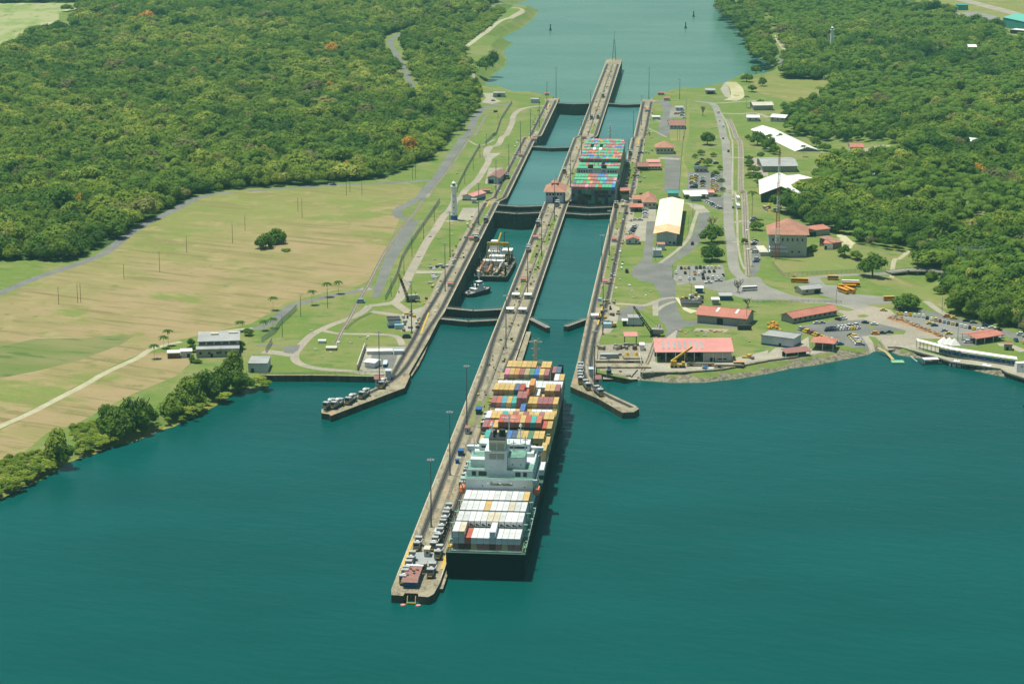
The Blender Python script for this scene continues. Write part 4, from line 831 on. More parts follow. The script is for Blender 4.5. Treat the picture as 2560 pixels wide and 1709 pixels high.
# far ship
fs_ = shipframe('container_ship', 1655, 27.0, -8.7, 'far container ship piled high with green, pink and blue boxes inside the right lock lane', 'container ship')
M_hullf = paint('ship_hull_far', (.02, .035, .045), .6, n=.3, scale=.1)
hull(fs_, [(0, 15.9, 12.4), (20, 16.1, 15.6), (60, 16.1, 16.1), (210, 16.1, 16.1), (238, 15.4, 12), (258, 13, 8), (274, 9, 4.4), (286, 4.5, 2), (293, .8, .4)], 10.2, -9, [M_hullf, M_hullf])
FP = [(k, PAL[k][1]) for k in 'vvvvvvmmrsspbbleolwnhg']
fm = [mat('far_box_%s' % k, PAL[k][1], .65, n=.2, scale=.3) for k in 'vmrspbleownhgkd']
ci_ = {k: i for i, k in enumerate('vmrspbleownhgkd')}
def far_boxes():
    R = random.Random(12); mb = MB(); W_ = 'vvvvvvvvvmmmmrrssspbbleovvvmmm'
    fx = ['mmmmpmmrrvvrvvb', 'vvmvommvbmmlr']
    bays = [(1.5, 5, 13), (16, 5, 13), (31.5, 5, 13), (46, 5, 13)]+[(84+i*14.6, t, n) for i, (t, n) in enumerate([(5, 13), (5, 13), (6, 13), (6, 13), (6, 13), (6, 13), (6, 13), (6, 13), (6, 12), (5, 11)])]
    for bi, (y, t, n) in enumerate(bays):
        for j in range(n):
            tt = t-(1 if (R.random() < .035 and bi > 3) else 0)
            for half in (0, 1):
                for k in range(tt):
                    if not (k == tt-1 or j in (0, n-1) or bi in (0, 4) or k > t-3): continue
                    if half and k < tt-1 and j not in (0, n-1): continue
                    c = R.choice(W_)
                    if bi == 0 and k < tt-1: c = R.choice('nnnkgknddg')  # stern face boxes below the top get darker colours: its shade is painted in
                    if bi == 0 and k == tt-1: c = 'mmmmpmmvrvvvb'[j]
                    if bi == 1 and k == tt-1: c = 'kvvmvommvbmml'[j]
                    if bi == 2 and k == tt-1: c = 'vvvvommvelmmp'[j]
                    if bi == 3 and k == tt-1: c = 'vvvvrmmbbmvvv'[j]
                    if bi == 9 and k == tt-1 and j in (3, 5): c = 'w'
                    if bi == 0 and k in (1, 2) and half == 0 and (j in (4, 5, 8, 9, 11) and k == 2): continue
                    mb.box((j-(n-1)/2)*2.5, y+3.05+6.1*half, 10.6+2.6*k-(.4 if bi > 3 else 0), 2.36, 5.95, 2.5, mi=ci_[c])
    o = mb.build('shipping_containers', fm, None); o.location = fs_.location; o.rotation_euler = fs_.rotation_euler
    tag(o, 'hundreds of green, pink and blue containers stacked on the far ship', 'containers', kind='stuff')
far_boxes()
def fb(nm, x0, x1, y0, y1, z0, z1, m): return blk(nm, x0, x1, y0, y1, z0, z1, m, fs_)
M_fg = paint('far_house_green', (.07, .38, .20), .7); M_fgrey = paint('far_house_grey', (.36, .43, .42), .6)
fb('deckhouse', -15, 15, 62, 80, 10, 20.5, M_fgrey); fb('bridge', -16.4, 16.4, 70, 78, 20.5, 25.5, M_fgrey); fb('green_deck', -16.2, 16.2, 69.6, 78.5, 25.5, 25.75, M_fg)
fb('lower_deck', -14.8, 14.8, 62.2, 69.4, 20.5, 20.62, M_fgrey)
for i in range(4): fb('window', -15+i*2, -13.8+i*2, 69.9, 69.98, 22.4, 23.8, M_win); fb('window', 7.6+i*1.9, 8.8+i*1.9, 69.9, 69.98, 22.4, 23.8, M_win)
for x in (-5.2, 5.2):
    f_ = fb('funnel', x-2, x+2, 58.5, 64, 10, 27, M_fgrey); q = MB(); q.cyl(x, 61.5, 27, 2.2, 2.8, 12, 2.0); q.build('funnel_top', M_dark, f_); fb('window', x-1, x-.3, 58.3, 58.45, 25, 26.4, M_win); fb('window', x+.3, x+1, 58.3, 58.45, 25, 26.4, M_win)
q = MB(); q.cyl(0, 280, 10, .7, 17, 8, .5); [q.box(0, 280, z, 4.5-i*.8, .4, .4) for i, z in enumerate((19, 22, 25))]; q.build('foremast', M_white, fs_)
q = MB(); [q.beam((x, 74, 27.5), (x, 74, 27.5+h), .4) for x, h in ((0, 9), (-3, 5), (3, 5))]; q.box(0, 74, 33, 5, .4, .4); q.build('radar_mast', M_fgrey, fs_)
# dredger in the left chamber
dx, dy = P(1231, 703, -8.7)
dg = empty('dredger', dx-1.5, dy-1, -8.7, -HD-.02, 'rusty white dredger barge with yellow gantry and orange pipes in the left lock chamber', 'dredger')
hull(dg, [(0, 9.2, 8.8), (4, 9.6, 9.2), (40, 10.2, 9.8), (52, 9.5, 7.5), (60, 6, 4), (66, 1.5, 1)], 3.0, -3, [M_dark, mat('work_deck', (.20, .19, .15), .9, scale=.6, c2=(.11, .11, .09), scale2=2, n2=.4)])
q = MB(); q.box(-3, 50, 3, 7, 9, 5); q.box(-3, 51, 8, 5.6, 6, 3); q.box(-3, 51, 11, 4.2, 4.5, 2.4); q.box(5, 48, 3, 6, 8, 6); q.box(0, 38, 3, 9, 7, 4.5); q.box(-1, 30, 3, 12, 5, 3.2); q.build('deckhouse', M_white, dg)
q = MB(); q.box(-3, 48.6, 11.5, 3.6, .15, 1.2); q.box(5, 43.9, 6, 4, .12, 1); q.box(-3, 45.4, 5.4, 5, .12, 1.2); q.box(0, 34.4, 5, 7, .12, 1.2); q.build('window', M_win, dg)
q = MB(); q.beam((-7, 41, 3), (-6, 41, 13), .8); q.beam((7, 41, 3), (6, 41, 13), .8); q.beam((-6.4, 41, 13.4), (6.4, 41, 13.4), 1.6, 1.8); q.beam((0, 41, 14), (1.5, 46, 19), .9); q.beam((0, 41, 14), (-1, 46, 3), .5); q.build('gantry', mat('gantry_ochre', (.42, .32, .05), .7, n=.2, scale=.5), dg)
for i, (x, y0, y1, c) in enumerate(((-7.4, 5, 27, M_orange), (-2.2, 3, 18, M_orange), (3.2, 2, 26, M_pale))):
    q = MB(); q.beam((x, y0, 4.4), (x+1.0, y1, 5.6), 1.25); q.build('pipe', mat('rusty_pipe', (.45, .22, .10), .8, n=.4, scale=.5) if i < 2 else c, dg)
q = MB(); R_ = random.Random(3)
for i in range(150):
    x, y = R_.uniform(-9, 9), R_.uniform(1, 48); q.box(x, y, 3, R_.uniform(.3, 1.6), R_.uniform(.4, 2.2), R_.uniform(.5, 2.6), R_.random(), mi=R_.choice((0, 0, 1, 2, 3)))
for i in range(46):
    x, y = R_.uniform(-9, 9), R_.uniform(1, 52); q.beam((x, y, 3), (x+R_.uniform(-1.5, 1.5), y+R_.uniform(-2, 2), R_.uniform(6, 12)), .22, mi=R_.choice((1, 0, 3)))
q.build('deck_machinery', [M_rust, M_grey, M_yellow, M_white], dg)
q = MB(); [q.beam((sx*8.5, y, 3), (sx*8.9, y, 9), .9) for sx in (-1, 1) for y in (2, 22, 34)]; q.beam((2, 58, 3), (2, 58, 17), .4); q.box(3, 58, 16.8, 2.4, .3, .3); q.build('spud_post', M_dark, dg)
dg.scale = (1.14, 1.1, 1.18)
# tugs
def tug(x, y, z, rz, label, L=26, col=M_dark):
    r = empty('tugboat', x, y, z, rz, label, 'tugboat'); k = L/26
    hull(r, [(0, 3.6*k, 3.0*k), (2*k, 4.6*k, 4*k), (8*k, 5.1*k, 4.8*k), (17*k, 5*k, 4.2*k), (22*k, 3.6*k, 2.2*k), (25*k, 1.6*k, .8*k), (26*k, .4*k, .2*k)], 2.0, -2, [col, mat('tug_deck', (.30, .32, .32), .8, n=.3, scale=.6)], sheer=lambda y: .05*y)
    q = MB(); q.box(0, 13*k, 2, 6.4*k, 11*k, 2.8*k); q.box(0, 14.2*k, 2+2.8*k, 4.8*k, 6.5*k, 2.5*k); q.build('deckhouse', M_white, r)
    q = MB(); q.box(0, 14.6*k, 2+5.3*k, 3.8*k, 3.8*k, 2.3*k, tx=1.1, ty=1.1); q.build('wheelhouse', M_white, r)
    q = MB(); q.box(0, 14.6*k, 2+6.1*k, 4.1*k, 4.1*k, .9*k); q.box(0, 7.4*k, 3.4, 4.6*k, .1, .8); q.build('window', M_win, r)
    q = MB(); [q.cyl(sx*2.1*k, 10.2*k, 4.8, .6*k, 4.2*k, 8) for sx in (-1, 1)]; q.build('funnel', M_dark, r)
    q = MB(); q.beam((0, 14.6*k, 2+7.6*k), (0, 14.6*k, 2+13*k), .25); q.box(0, 14.6*k, 2+10.5*k, 2.6*k, .2, .2); q.build('mast', M_white, r)
    q = MB(); pts = [(-4.9*k, 2*k), (-5.2*k, 9*k), (-5*k, 17*k), (-3.6*k, 22.4*k), (0, 26.4*k), (3.6*k, 22.4*k), (5*k, 17*k), (5.2*k, 9*k), (4.9*k, 2*k), (0, -.4), (-4.9*k, 2*k)]
    for a, b in zip(pts[:-1], pts[1:]): q.beam((a[0], a[1], 1.9+.05*a[1]), (b[0], b[1], 1.9+.05*b[1]), .7, .9)
    q.build('fender', M_black, r); q = MB(); q.cyl(0, 4*k, 2, .9, 1.4, 8); q.box(1.5, 19*k, 3, 1.2, 1, 1); q.build('winch', M_grey, r); return r
tx, ty = P(1166, 744, -8.7); tug(tx-1.0, ty+2, -8.7, -.8, 'black and white tugboat waiting behind the dredger in the left chamber', 22)
tx, ty = P(2548, 1016, 0); tug(tx+4, ty-10, 0, -.5, 'blue hulled tugboat cut off by the right edge of the picture', 24, paint('tug_blue', (.03, .06, .12), .5))
# workboats by the pier, barge in the basin
def launch(a, b, label, up=0):
    p, q_ = P(*a, 0), P(*b, 0); L = math.hypot(q_[0]-p[0], q_[1]-p[1]); r = empty('launch', p[0], p[1], 0, math.atan2(q_[1]-p[1], q_[0]-p[0])-math.pi/2, label, 'boat', 'white boats moored along the pier')
    hull(r, [(0, 1.9, 1.6), (L*.5, 2.1, 1.8), (L*.8, 1.6, 1.0), (L, .2, .1)], 1.4, -.6, [M_white, M_white]); m = MB(); m.box(0, L*.42, 1.4, 2.9, L*.45, 1.7, ty=.85); m.box(0, L*.45, 3.1, 3.0, L*.4, .15); m.build('cabin', M_white, r)
    m = MB(); m.box(0, L*.42, 2.0, 3.0, L*.4, .7); m.build('window', M_win, r); m = MB(); m.beam((0, L*.5, 3.2), (0, L*.5, 5.8), .15); m.build('mast', M_grey, r)
launch((2374, 914), (2412, 918), 'small white launch with cabin moored under the middle of the pier')
launch((2444, 922), (2494, 932), 'longer white launch moored to the right along the pier')
p, q_ = P(1506, 953, 0), P(1590, 953, 0); r = empty('barge', p[0], p[1], 0, 0, 'flat grey work barge with a small tower behind the right flared wall', 'barge')
m = MB(); m.box(9.5, 3, -.5, 18.5, 6.5, 1.7); m.build('hull', [M_dark], r); m = MB(); m.box(9.5, 3, 1.2, 18.2, 6.2, .1); m.build('deck', M_pale, r)
m = MB(); m.box(3.6, 4, 1.2, 2.6, 3, 4.2); m.box(3.6, 4, 5.4, 3, 3.4, .3); m.box(3.6, 4, 5.7, 1.8, 1.8, 1.8); m.beam((3, 4, 7), (3, 4, 11), .15); m.build('control_tower', M_grey, r); m = MB(); m.box(3.6, 2.4, 4, 1.8, .15, .8); m.build('window', M_win, r)
m = MB(); m.beam((15.5, 3, 1.3), (19, 5, 5), .5); m.box(14, 5, 1.3, 3, 1, .8); m.build('ramp', M_dark, r)
for a, l in (((1734, 42), 'small green channel buoy farthest up the channel'), ((1714, 71), 'small green channel buoy nearer of the two on the right'), ((1376, 76), 'small dark channel buoy on the left side of the far water')):
    x, y = P(*a, SEA); r = empty('buoy', x, y, SEA, 0, l, 'buoy', 'channel buoys in the far water'); m = MB(); m.cyl(0, 0, -.5, 1.9, 1.6, 10); m.build('float', M_dark, r); m = MB(); m.cyl(0, 0, 1.1, 1.1, 5.6, 6, .5); m.cyl(0, 0, 6.7, .9, 1.3, 6); m.build('beacon', M_dark, r)
# ---------------------------------------------------------------- buildings
M_redr = mat('red_roof', (.47, .18, .125), .75, scale=.12, c2=(.39, .15, .11), scale2=.9, n2=.12, stretch=(1, 1, 1))
M_pinkr = mat('pink_roof', (.62, .27, .24), .75, scale=.12, c2=(.54, .23, .20), scale2=.9, n2=.1)
M_orr = mat('orange_tile_roof', (.44, .215, .14), .8, scale=.2, c2=(.35, .17, .12), scale2=1.5, n2=.14)
M_brr = mat('brown_tile_roof', (.36, .19, .13), .85, scale=.25, c2=(.28, .16, .12), scale2=1.6, n2=.2)
M_mvr = mat('weathered_red_roof', (.30, .135, .11), .85, scale=.3, c2=(.26, .15, .12), scale2=1.3, n2=.25)
M_whr = mat('white_roof', (.80, .80, .75), .6, scale=.12, c2=(.70, .70, .64), scale2=.8, n2=.07)
M_crr = mat('cream_roof', (.82, .75, .55), .6, scale=.03, c2=(.78, .72, .52), scale2=.3, n2=.04)
M_gyr = mat('grey_roof', (.36, .37, .35), .85, scale=.1, c2=(.28, .29, .28), scale2=.9, n2=.14)
M_dkr = mat('dark_roof', (.055, .06, .06), .8, scale=.3, n=.3)
M_tlr = mat('teal_roof', (.05, .30, .26), .7, scale=.2, n=.2)
M_bw = mat('blue_white_wall', (.50, .56, .60), .8, scale=.2, c2=(.42, .48, .53), scale2=1.3, n2=.1)
M_gw = mat('grey_wall', (.36, .37, .33), .85, scale=.15, c2=(.28, .285, .25), scale2=1.4, n2=.14)
M_cw = mat('cream_wall', (.56, .53, .44), .85, scale=.15, c2=(.47, .45, .37), scale2=1.4, n2=.12)
M_grw = mat('greenish_wall', (.42, .47, .41), .85, scale=.15, c2=(.35, .39, .35), scale2=1.2, n2=.12)
M_blue = paint('blue_band', (.03, .11, .28), .7)
def frame2(A, B):
    a = G(*A); b = G(*B); return a, math.hypot(b[0]-a[0], b[1]-a[1]), math.atan2(b[1]-a[1], b[0]-a[0])
def bld(A, B, d, h, roof, rh, wm, rm, label, name='building', cat='building', over=.6, wins=0, door=None, band=None, open_=False, z=None, gable_d=False, backw=True):
    a, w, rz = frame2(A, B); z = float(T(*a)) if z is None else z
    r = empty(name, a[0], a[1], z, rz, label, cat)
    if open_:
        p = MB(); n = max(2, int(w/5)+1)
        for i in range(n):
            for y in (.2, d-.2): p.box(i*w/(n-1), y, 0, .3, .3, h)
        p.build('column', M_white if open_ != 'dark' else M_dark, r)
        if backw:
            p = MB(); p.box(w/2, d-.15, 0, w, .2, h*.95); p.build('back_wall', wm, r)
    else:
        p = MB(); p.box(w/2, d/2, -2, w, d, h+2)
        if roof == 'gable': p.gwall(0, w, 0, d, h, rh, 'y' if gable_d else 'x')
        p.build('wall', wm, r)
    p = MB()
    if roof == 'gable': p.gable(-over, w+over, -over, d+over, h+.02, rh, 'y' if gable_d else 'x')
    elif roof == 'hip': p.hip(-over, w+over, -over, d+over, h+.02, rh)
    elif roof == 'shed':
        vs = [(-over, -over, h), (w+over, -over, h), (w+over, d+over, h+rh), (-over, d+over, h+rh)]; p.add(vs+[(q[0], q[1], q[2]+.25) for q in vs], [(3, 2, 1, 0), (4, 5, 6, 7), (0, 1, 5, 4), (1, 2, 6, 5), (2, 3, 7, 6), (3, 0, 4, 7)])
    else: p.box(w/2, d/2, h+.01, w+over, d+over, .3); p.box(w/2, -over/2+.1, h+.31, w+over, .2, rh or .3); p.box(w/2, d+over/2-.1, h+.31, w+over, .2, rh or .3)
    ro = p.build('roof', rm, r)
    if roof in ('gable', 'hip') and not gable_d and roof == 'gable': q = MB(); q.beam((-over, d/2, h+rh+.05), (w+over, d/2, h+rh+.05), .35, .2); q.build('ridge_cap', rm, ro)
    if not open_:
        for i in range(wins):
            x = w*(i+.5)/wins
            q = MB(); q.box(x, -.04, h*.45, min(1.4, w/wins*.5), .12, min(1.3, h*.35)); q.build('window', M_win, r)
        if door is not None: q = MB(); q.box(w*door[0], -.05, -.1, door[1], .14, door[2]); q.build('door', M_black, r)
        if band: q = MB(); q.box(w/2, d/2, -1, w+.12, d+.12, 1+band); q.build('painted_band', M_blue, r)
    return r, w
Z = lambda s, reg: px(s, reg)[0]
def z_(x0, y0, s): return lambda x, y: (x0+x/s, y0+y/s)
zb = z_(1560, 640, 6.534); zc = z_(1560, 430, 6.534); zd = z_(1840, 440, 6.534)
# right bank, near to far
r, w = bld((1641, 905), (1830, 904), 13, 5.6, 'shed', 4.2, M_dark, M_pinkr, 'very long pink roofed open workshop nearest the right shore', name='workshop', open_=True, over=.9)
m = MB(); m.box(w*.81, 6, 0, w*.36, 11, 5.2); m.build('wall', M_cw, r); m = MB(); m.box(w*.74, .42, 0, 2.6, .2, 2.2); m.box(w*.87, .42, 1.2, 5, .2, .6); m.build('door', M_black, r)
for i in range(8):
    m = MB(); x = w*(.08+.073*i); m.add([(x, 2.5, 5.6+.25+.06+1.05), (x+1.3, 2.5, 5.6+.31+1.05), (x+1.3, 10.5, 8.9+.3), (x, 10.5, 8.9+.3)], [(0, 1, 2, 3)]); m.build('skylight', M_gyr, r)
r, w = bld((1743, 806), (1864, 817), 17, 5.0, 'gable', 3.4, M_gw, M_redr, 'long grey warehouse with a salmon red pitched roof and two skylights', name='warehouse', door=(.47, 3.6, 3.8), over=1.2)
for x in (.34, .74): m = MB(); m.add([(w*x, 3.3, 6.75), (w*x+1.4, 3.3, 6.75), (w*x+1.9, 7.5, 8.35), (w*x+.5, 7.5, 8.35)], [(0, 1, 2, 3)]); m.build('skylight', M_whr, r)
r, w = bld((1641, 612), (1690, 613), 122, 8, 'gable', 2.0, M_bw, M_crr, 'very long cream roofed hangar with an orange band on its front roof edge', name='hangar', gable_d=True, over=2.2, wins=0)
m = MB(); m.gable(-2.25, w+2.25, -2.3, 24, 8.09, 2.0, 'y'); m.build('orange_roof_band', mat('orange_band', (.78, .38, .18), .7, scale=.2, c2=(.80, .50, .30), scale2=.6, n2=.1), r)
m = MB(); [m.box(w*k/8, -.08, 1, .18, .2, 8) for k in range(1, 8)]; m.build('wall_rib', M_gyr, r); m = MB(); m.box(w*.7, -.06, 1.2, 1.4, .16, 1.3); m.build('window', M_win, r); m = MB(); m.box(w*.9, -.06, .6, 1.8, .16, 1.8); m.build('window', M_win, r)
bld((1633, 643), (1654, 643), 6, 4.4, 'shed', .5, M_bw, M_gyr, 'small blue grey shed on the grass in front of the hangar', band=.7, over=.2)
bld((1643, 626), (1662, 626), 5, 4.0, 'shed', .4, M_bw, M_orr, 'small shed with faded orange roof against the hangar front', over=.2)
bld((1566, 611), (1598, 611), 9, 3.2, 'gable', 1.9, M_bw, M_redr, 'small orange roofed house with its gable facing the lake, beside the parked white cars', gable_d=True, wins=2, band=.6)
bld((1608, 522), (1641, 522), 26, 5.0, 'hip', 4.2, M_cw, M_orr, 'large hip roofed orange tile building left of the hangar', wins=3, band=.5, over=1)
bld((1583, 511), (1605, 511), 11, 3.6, 'shed', 1.0, M_cw, M_orr, 'low orange roofed wing with a dark open front beside the hip roofed building', door=(.75, 3, 2.6))
bld((1576, 530), (1607, 530), 9, 3.4, 'shed', 1.0, M_cw, M_redr, 'bright orange roofed carport in front of the large hip roofed building', open_=True, name='carport', cat='carport')
r, w = bld((1553, 502), (1573, 502), 8, 8.0, 'gable', 1.4, M_gw, M_redr, 'narrow control tower with a red roof on the right lock wall beside the far ship', name='control_tower', cat='tower', over=1.2)
m = MB(); m.box(w/2, -.1, 5.2, w*.9, .2, 1.6); m.build('window', M_win, r); m = MB(); m.box(w/2, 4, 4.6, w+1.6, 9.6, .3); m.build('balcony', M_pale, r)
bld((1641, 385), (1684, 385), 15, 5.6, 'hip', 4.6, M_cw, M_orr, 'two storey house with an orange hip roof in the middle of the right bank lawn', wins=5, over=1.0)
bld((1595, 427), (1619, 427), 13, 3.6, 'gable', 2.4, M_dark, M_mvr, 'weathered brown roofed shed with dark open front on the right bank', over=.8)
r, w = bld((1620, 426), (1652, 426), 12, 3.4, 'gable', 1.5, M_cw, M_redr, 'pale two part building with pinkish roofs joined to the brown roofed shed', over=.5, band=.8, wins=4)
m = MB(); m.box(w/2, 21, -2, w, 11, 6.2); m.build('wall', M_cw, r); m = MB(); m.gable(-.5, w+.5, 15, 27, 4.25, 1.6); m.build('roof', M_pinkr, r)
bld((1675, 323), (1711, 323), 26, 3.6, 'gable', 3.6, M_bw, M_mvr, 'mauve roofed hall beside the trucks on the far right bank', wins=4, over=1)
bld((1690, 277), (1708, 277), 8, 3, 'shed', .5, M_bw, M_gyr, 'blue grey hut near the far end of the right bank road', wins=2); bld((1765, 236), (1788, 236), 12, 4, 'shed', .5, M_gw, M_gyr, 'grey shed with two dark doors near the far right shore', door=(.5, 6, 3))
bld((1660, 252), (1674, 252), 5, 3, 'gable', .8, M_bw, M_redr, 'tiny red roofed hut beside the far right lane'); bld((1645, 238), (1660, 238), 4, 2.6, 'gable', .8, M_gw, M_redr, 'tiny red roofed hut at the farthest tip of the right wall'); bld((1632, 299), (1649, 299), 4, 2.6, 'shed', .3, M_bw, M_whr, 'small white canopy hut on the far right lawn')
bld((1738, 431), (1768, 431), 9, 3, 'hip', 1.5, M_grw, M_dkr, 'low dark hip roofed office in the middle of the full parking lot', over=.8, wins=3)
r, w = bld((1713, 498), (1768, 497), 8, 3.6, 'shed', 1.6, M_gw, M_whr, 'long white roofed entrance building beside the striped crossing', over=.8, open_=True); 
bld((1768, 492), (1785, 492), 7, 3.2, 'shed', .6, M_cw, M_pinkr, 'small cream kiosk with a red square on its roof at the parking entrance'); bld((1728, 504), (1753, 504), 6, 4, 'shed', .8, M_gw, M_whr, 'grey walled gatehouse in front of the white roofed entrance building')
bld((1670, 497), (1696, 497), 9, 4.5, 'gable', 1.6, M_grw, M_tlr, 'teal roofed shed peeking out behind the cream hangar', over=.6)
r, w = bld((1922, 641), (2016, 641), 27, 15.5, 'hip', 8, M_grw, M_orr, 'big two storey building with a wide orange hip roof on the right bank mound', over=1.6, z=2.4)
for i in range(7):
    m = MB(); m.box(w*(.1+.13*i), -.05, 11, 1.0, .14, 1.9); m.build('window', M_win, r)
for i, x in enumerate((.08, .62, .8)): m = MB(); m.box(w*x, -.05, 3.2, 1.4, .14, 1.2); m.build('window', M_win, r)
m = MB(); m.add([(0, -2.6, 4.2), (w*.5, -2.6, 4.2), (w*.5, 0, 5.4), (0, 0, 5.4)], [(0, 1, 2, 3)]); m.add([(0, -2.6, 6.8), (w*.48, -2.6, 6.8), (w*.48, 0, 7.8), (0, 0, 7.8)], [(0, 1, 2, 3)]); m.build('awning', M_whr, r)
m = MB(); m.box(w*.5, 11, 17.4, 2.2, 3, 1.6); m.build('rooftop_equipment', M_gyr, r)
bld((2017, 592), (2074, 587), 8, 3.8, 'shed', 1.4, M_gw, M_redr, 'long orange roofed row building right of the big hip roofed building', door=(.2, 8, 3), over=.6)
bld((2060, 622), (2082, 622), 12, 4, 'gable', 1.2, M_white, M_redr, 'white walled shed with small red roof beside the mound', door=(.2, 1.4, 2.2)); bld((2083, 622), (2104, 618), 16, 4, 'shed', 1, M_brr, M_brr, 'brown rusty roofed shed right of the white walled shed')
bld((1901, 640), (1921, 640), 22, 2.2, 'flat', .2, M_cw, M_cw, 'long low cream slab roof left of the big hip roofed building')
bld((1903, 506), (2000, 506), 58, 6.5, 'gable', 6.5, M_dark, M_whr, 'very large white roofed open shed with dark front below the forest', gable_d=True, name='shed', over=1.5)
bld((1908, 430), (1992, 430), 40, 5, 'gable', 2.6, M_gw, M_gyr, 'grey and white roofed hall behind the large white open shed', over=1.2, gable_d=False); bld((1998, 466), (2034, 462), 20, 5, 'flat', .4, M_cw, M_whr, 'white flat roofed extension at the forest edge right of the white shed')
bld((1881, 340), (1990, 378), 20, 6, 'gable', 3.4, M_gw, M_whr, 'long white roofed warehouse set at an angle beside the forest', over=1.5, wins=5)
bld((1868, 304), (1898, 304), 14, 4, 'gable', 1.5, M_grw, M_whr, 'small white roofed house at the curve of the rail track', wins=2); bld((1884, 276), (1932, 276), 18, 5, 'gable', 2.2, M_gw, M_cw, 'cream roofed barn below the playing field', gable_d=False, over=1); bld((1926, 304), (1962, 306), 14, 4.5, 'gable', 2, M_grw, M_whr, 'pale roofed house half hidden by palms at the forest edge', wins=3)
bld((2126, 382), (2158, 378), 14, 5, 'gable', 2.4, M_cw, M_redr, 'red roofed house in the forest clearing'); bld((2416, 372), (2438, 374), 10, 7, 'gable', 2.2, M_cw, M_whr, 'small white roofed house alone among the trees'); bld((2178, 462), (2206, 462), 12, 7, 'gable', 2, M_cw, M_whr, 'white roofed house sunk in the forest above the orange building'); bld((2420, 145), (2440, 145), 12, 13, 'gable', 2.4, M_cw, M_whr, 'far white roofed house high in the right forest')
bld((2006, 737), (2052, 733), 9, 3.4, 'gable', 1.4, M_cw, M_gyr, 'grey roofed bus office beside the yellow buses', over=1, door=(.8, 4, 2.6), wins=2)
bld((1982, 809), (2092, 789), 10, 3.4, 'gable', 2.4, M_gw, M_redr, 'long red roofed office building between the curved road and the car park', over=.9, wins=9, band=.3)
bld((1903, 861), (1981, 871), 13, 5.2, 'flat', .3, M_bw, M_gyr, 'blue white warehouse with flat grey roof near the right shore', band=1.0, door=(.6, 1.4, 2.2))
bld((2030, 874), (2082, 878), 10, 4.6, 'hip', 2.2, M_brr, M_redr, 'square pavilion with a bright red hip roof above the stone bank', over=1.2, open_=True, name='pavilion', cat='pavilion', backw=True)
bld((1965, 895), (2025, 889), 5, 2.6, 'shed', 1.4, M_dark, M_mvr, 'low mauve roofed rack shed on the stone bank', open_=True, name='rack_shed', over=.5)
bld((2440, 861), (2505, 851), 12, 3.6, 'gable', 1.2, M_dark, M_redr, 'red roofed open carport behind the pier', open_=True, name='carport', cat='carport', over=1, backw=False); bld((2510, 875), (2530, 876), 5, 3, 'flat', .2, M_gw, M_brr, 'small brown ruined hut on the lawn behind the pier', door=(.4, 1.5, 2))
bld((1571, 815), (1605, 815), 9, 4.6, 'flat', .2, M_bw, M_gyr, 'pale blue pump building with pipes on its roof near the right hand crane', band=.7); bld((1557, 815), (1567, 815), 4, 3.4, 'gable', .6, M_dark, M_whr, 'narrow dark cabin left of the pale blue pump building')
r, w = bld((1562, 863), (1591, 863), 4, 5.2, 'shed', 1.2, M_dark, M_pinkr, 'tall thin pink canopy on poles over the spillway equipment', open_='dark', name='canopy', cat='canopy', backw=False)
bld((1801, 751), (1829, 751), 9, 2.6, 'flat', .2, M_blue, M_gyr, 'low pavilion with a grey square roof in front of the warehouse', over=1.4); bld((1781, 762), (1797, 762), 4, 3.2, 'shed', .3, M_gw, M_whr, 'white roofed booth behind the salmon roofed warehouse'); bld((1740, 733), (1757, 733), 4, 3.2, 'shed', .3, M_blue, M_whr, 'white roofed blue booth beside the yellow machine')
bld((1704, 767), (1753, 767), 11, 1.8, 'flat', .2, M_gw, M_dkr, 'fenced low equipment compound full of pipes and valves', name='equipment_compound', cat='compound')
bld((1600, 876), (1611, 876), 6, 2.8, 'flat', .2, M_white, M_whr, 'white box cabin beside the spillway'); bld((1480, 798), (1495, 798), 3.6, 2.2, 'shed', .2, M_white, M_whr, 'long white tank box on the right lock wall')
bld((1486, 963), (1501, 963), 5, 3.2, 'gable', 1.6, M_bw, M_mvr, 'small red roofed cabin on the right flared wall', wins=1, z=3.3); bld((1473, 942), (1483, 942), 5, 3.6, 'flat', .2, M_bw, M_bw, 'pale blue box cabin on the right flared wall', z=3.3)
# left bank
bld((938, 967), (954, 967), 5.5, 4.0, 'gable', 1.6, M_bw, M_mvr, 'small red roofed cabin on the left flared wall beside a tall lamp', wins=1, z=3.3); bld((964, 950), (977, 950), 5, 4.4, 'flat', .2, M_bw, M_bw, 'grey blue box cabin on the left flared wall', z=3.3)
bld((621, 931), (669, 931), 16, 4.8, 'flat', .1, M_bw, M_gyr, 'pale blue block building with flat grey roof beside the left quay', door=(.22, 1.5, 2.4), over=.3)
bld((971, 820), (1001, 819), 8, 4.4, 'flat', .3, M_bw, M_dkr, 'small building with a black roof and blue base beside the left lock', band=1.5); bld((912, 917), (936, 920), 7, 3, 'gable', .6, M_white, M_whr, 'small white roofed hut inside the walled yard on the left')
r, w = bld((491, 894), (598, 891), 9, 4.0, 'flat', .5, M_gw, M_gyr, 'large grey flat roofed control building on the left shore lawn', wins=5, door=(.36, 1.4, 2.2))
m = MB(); m.box(w/2+.6, 20, -2, w-1.2, 21, 8.6); m.build('upper_wall', M_gw, r); m = MB(); m.box(w/2+.6, 20, 6.62, w, 22.4, .35); ro = m.build('upper_roof', M_gyr, r); m = MB(); m.box(w*.42, 24, 7.0, 4.2, 3, .8); m.box(w*.86, 26, 7.0, 5, 2.6, .7); m.build('roof_vent', M_cw, ro)
for i in range(5): m = MB(); m.box(w*(.14+.18*i), 9.42, 5.0, w*.14, .16, 1.2); m.build('window', M_win, r)
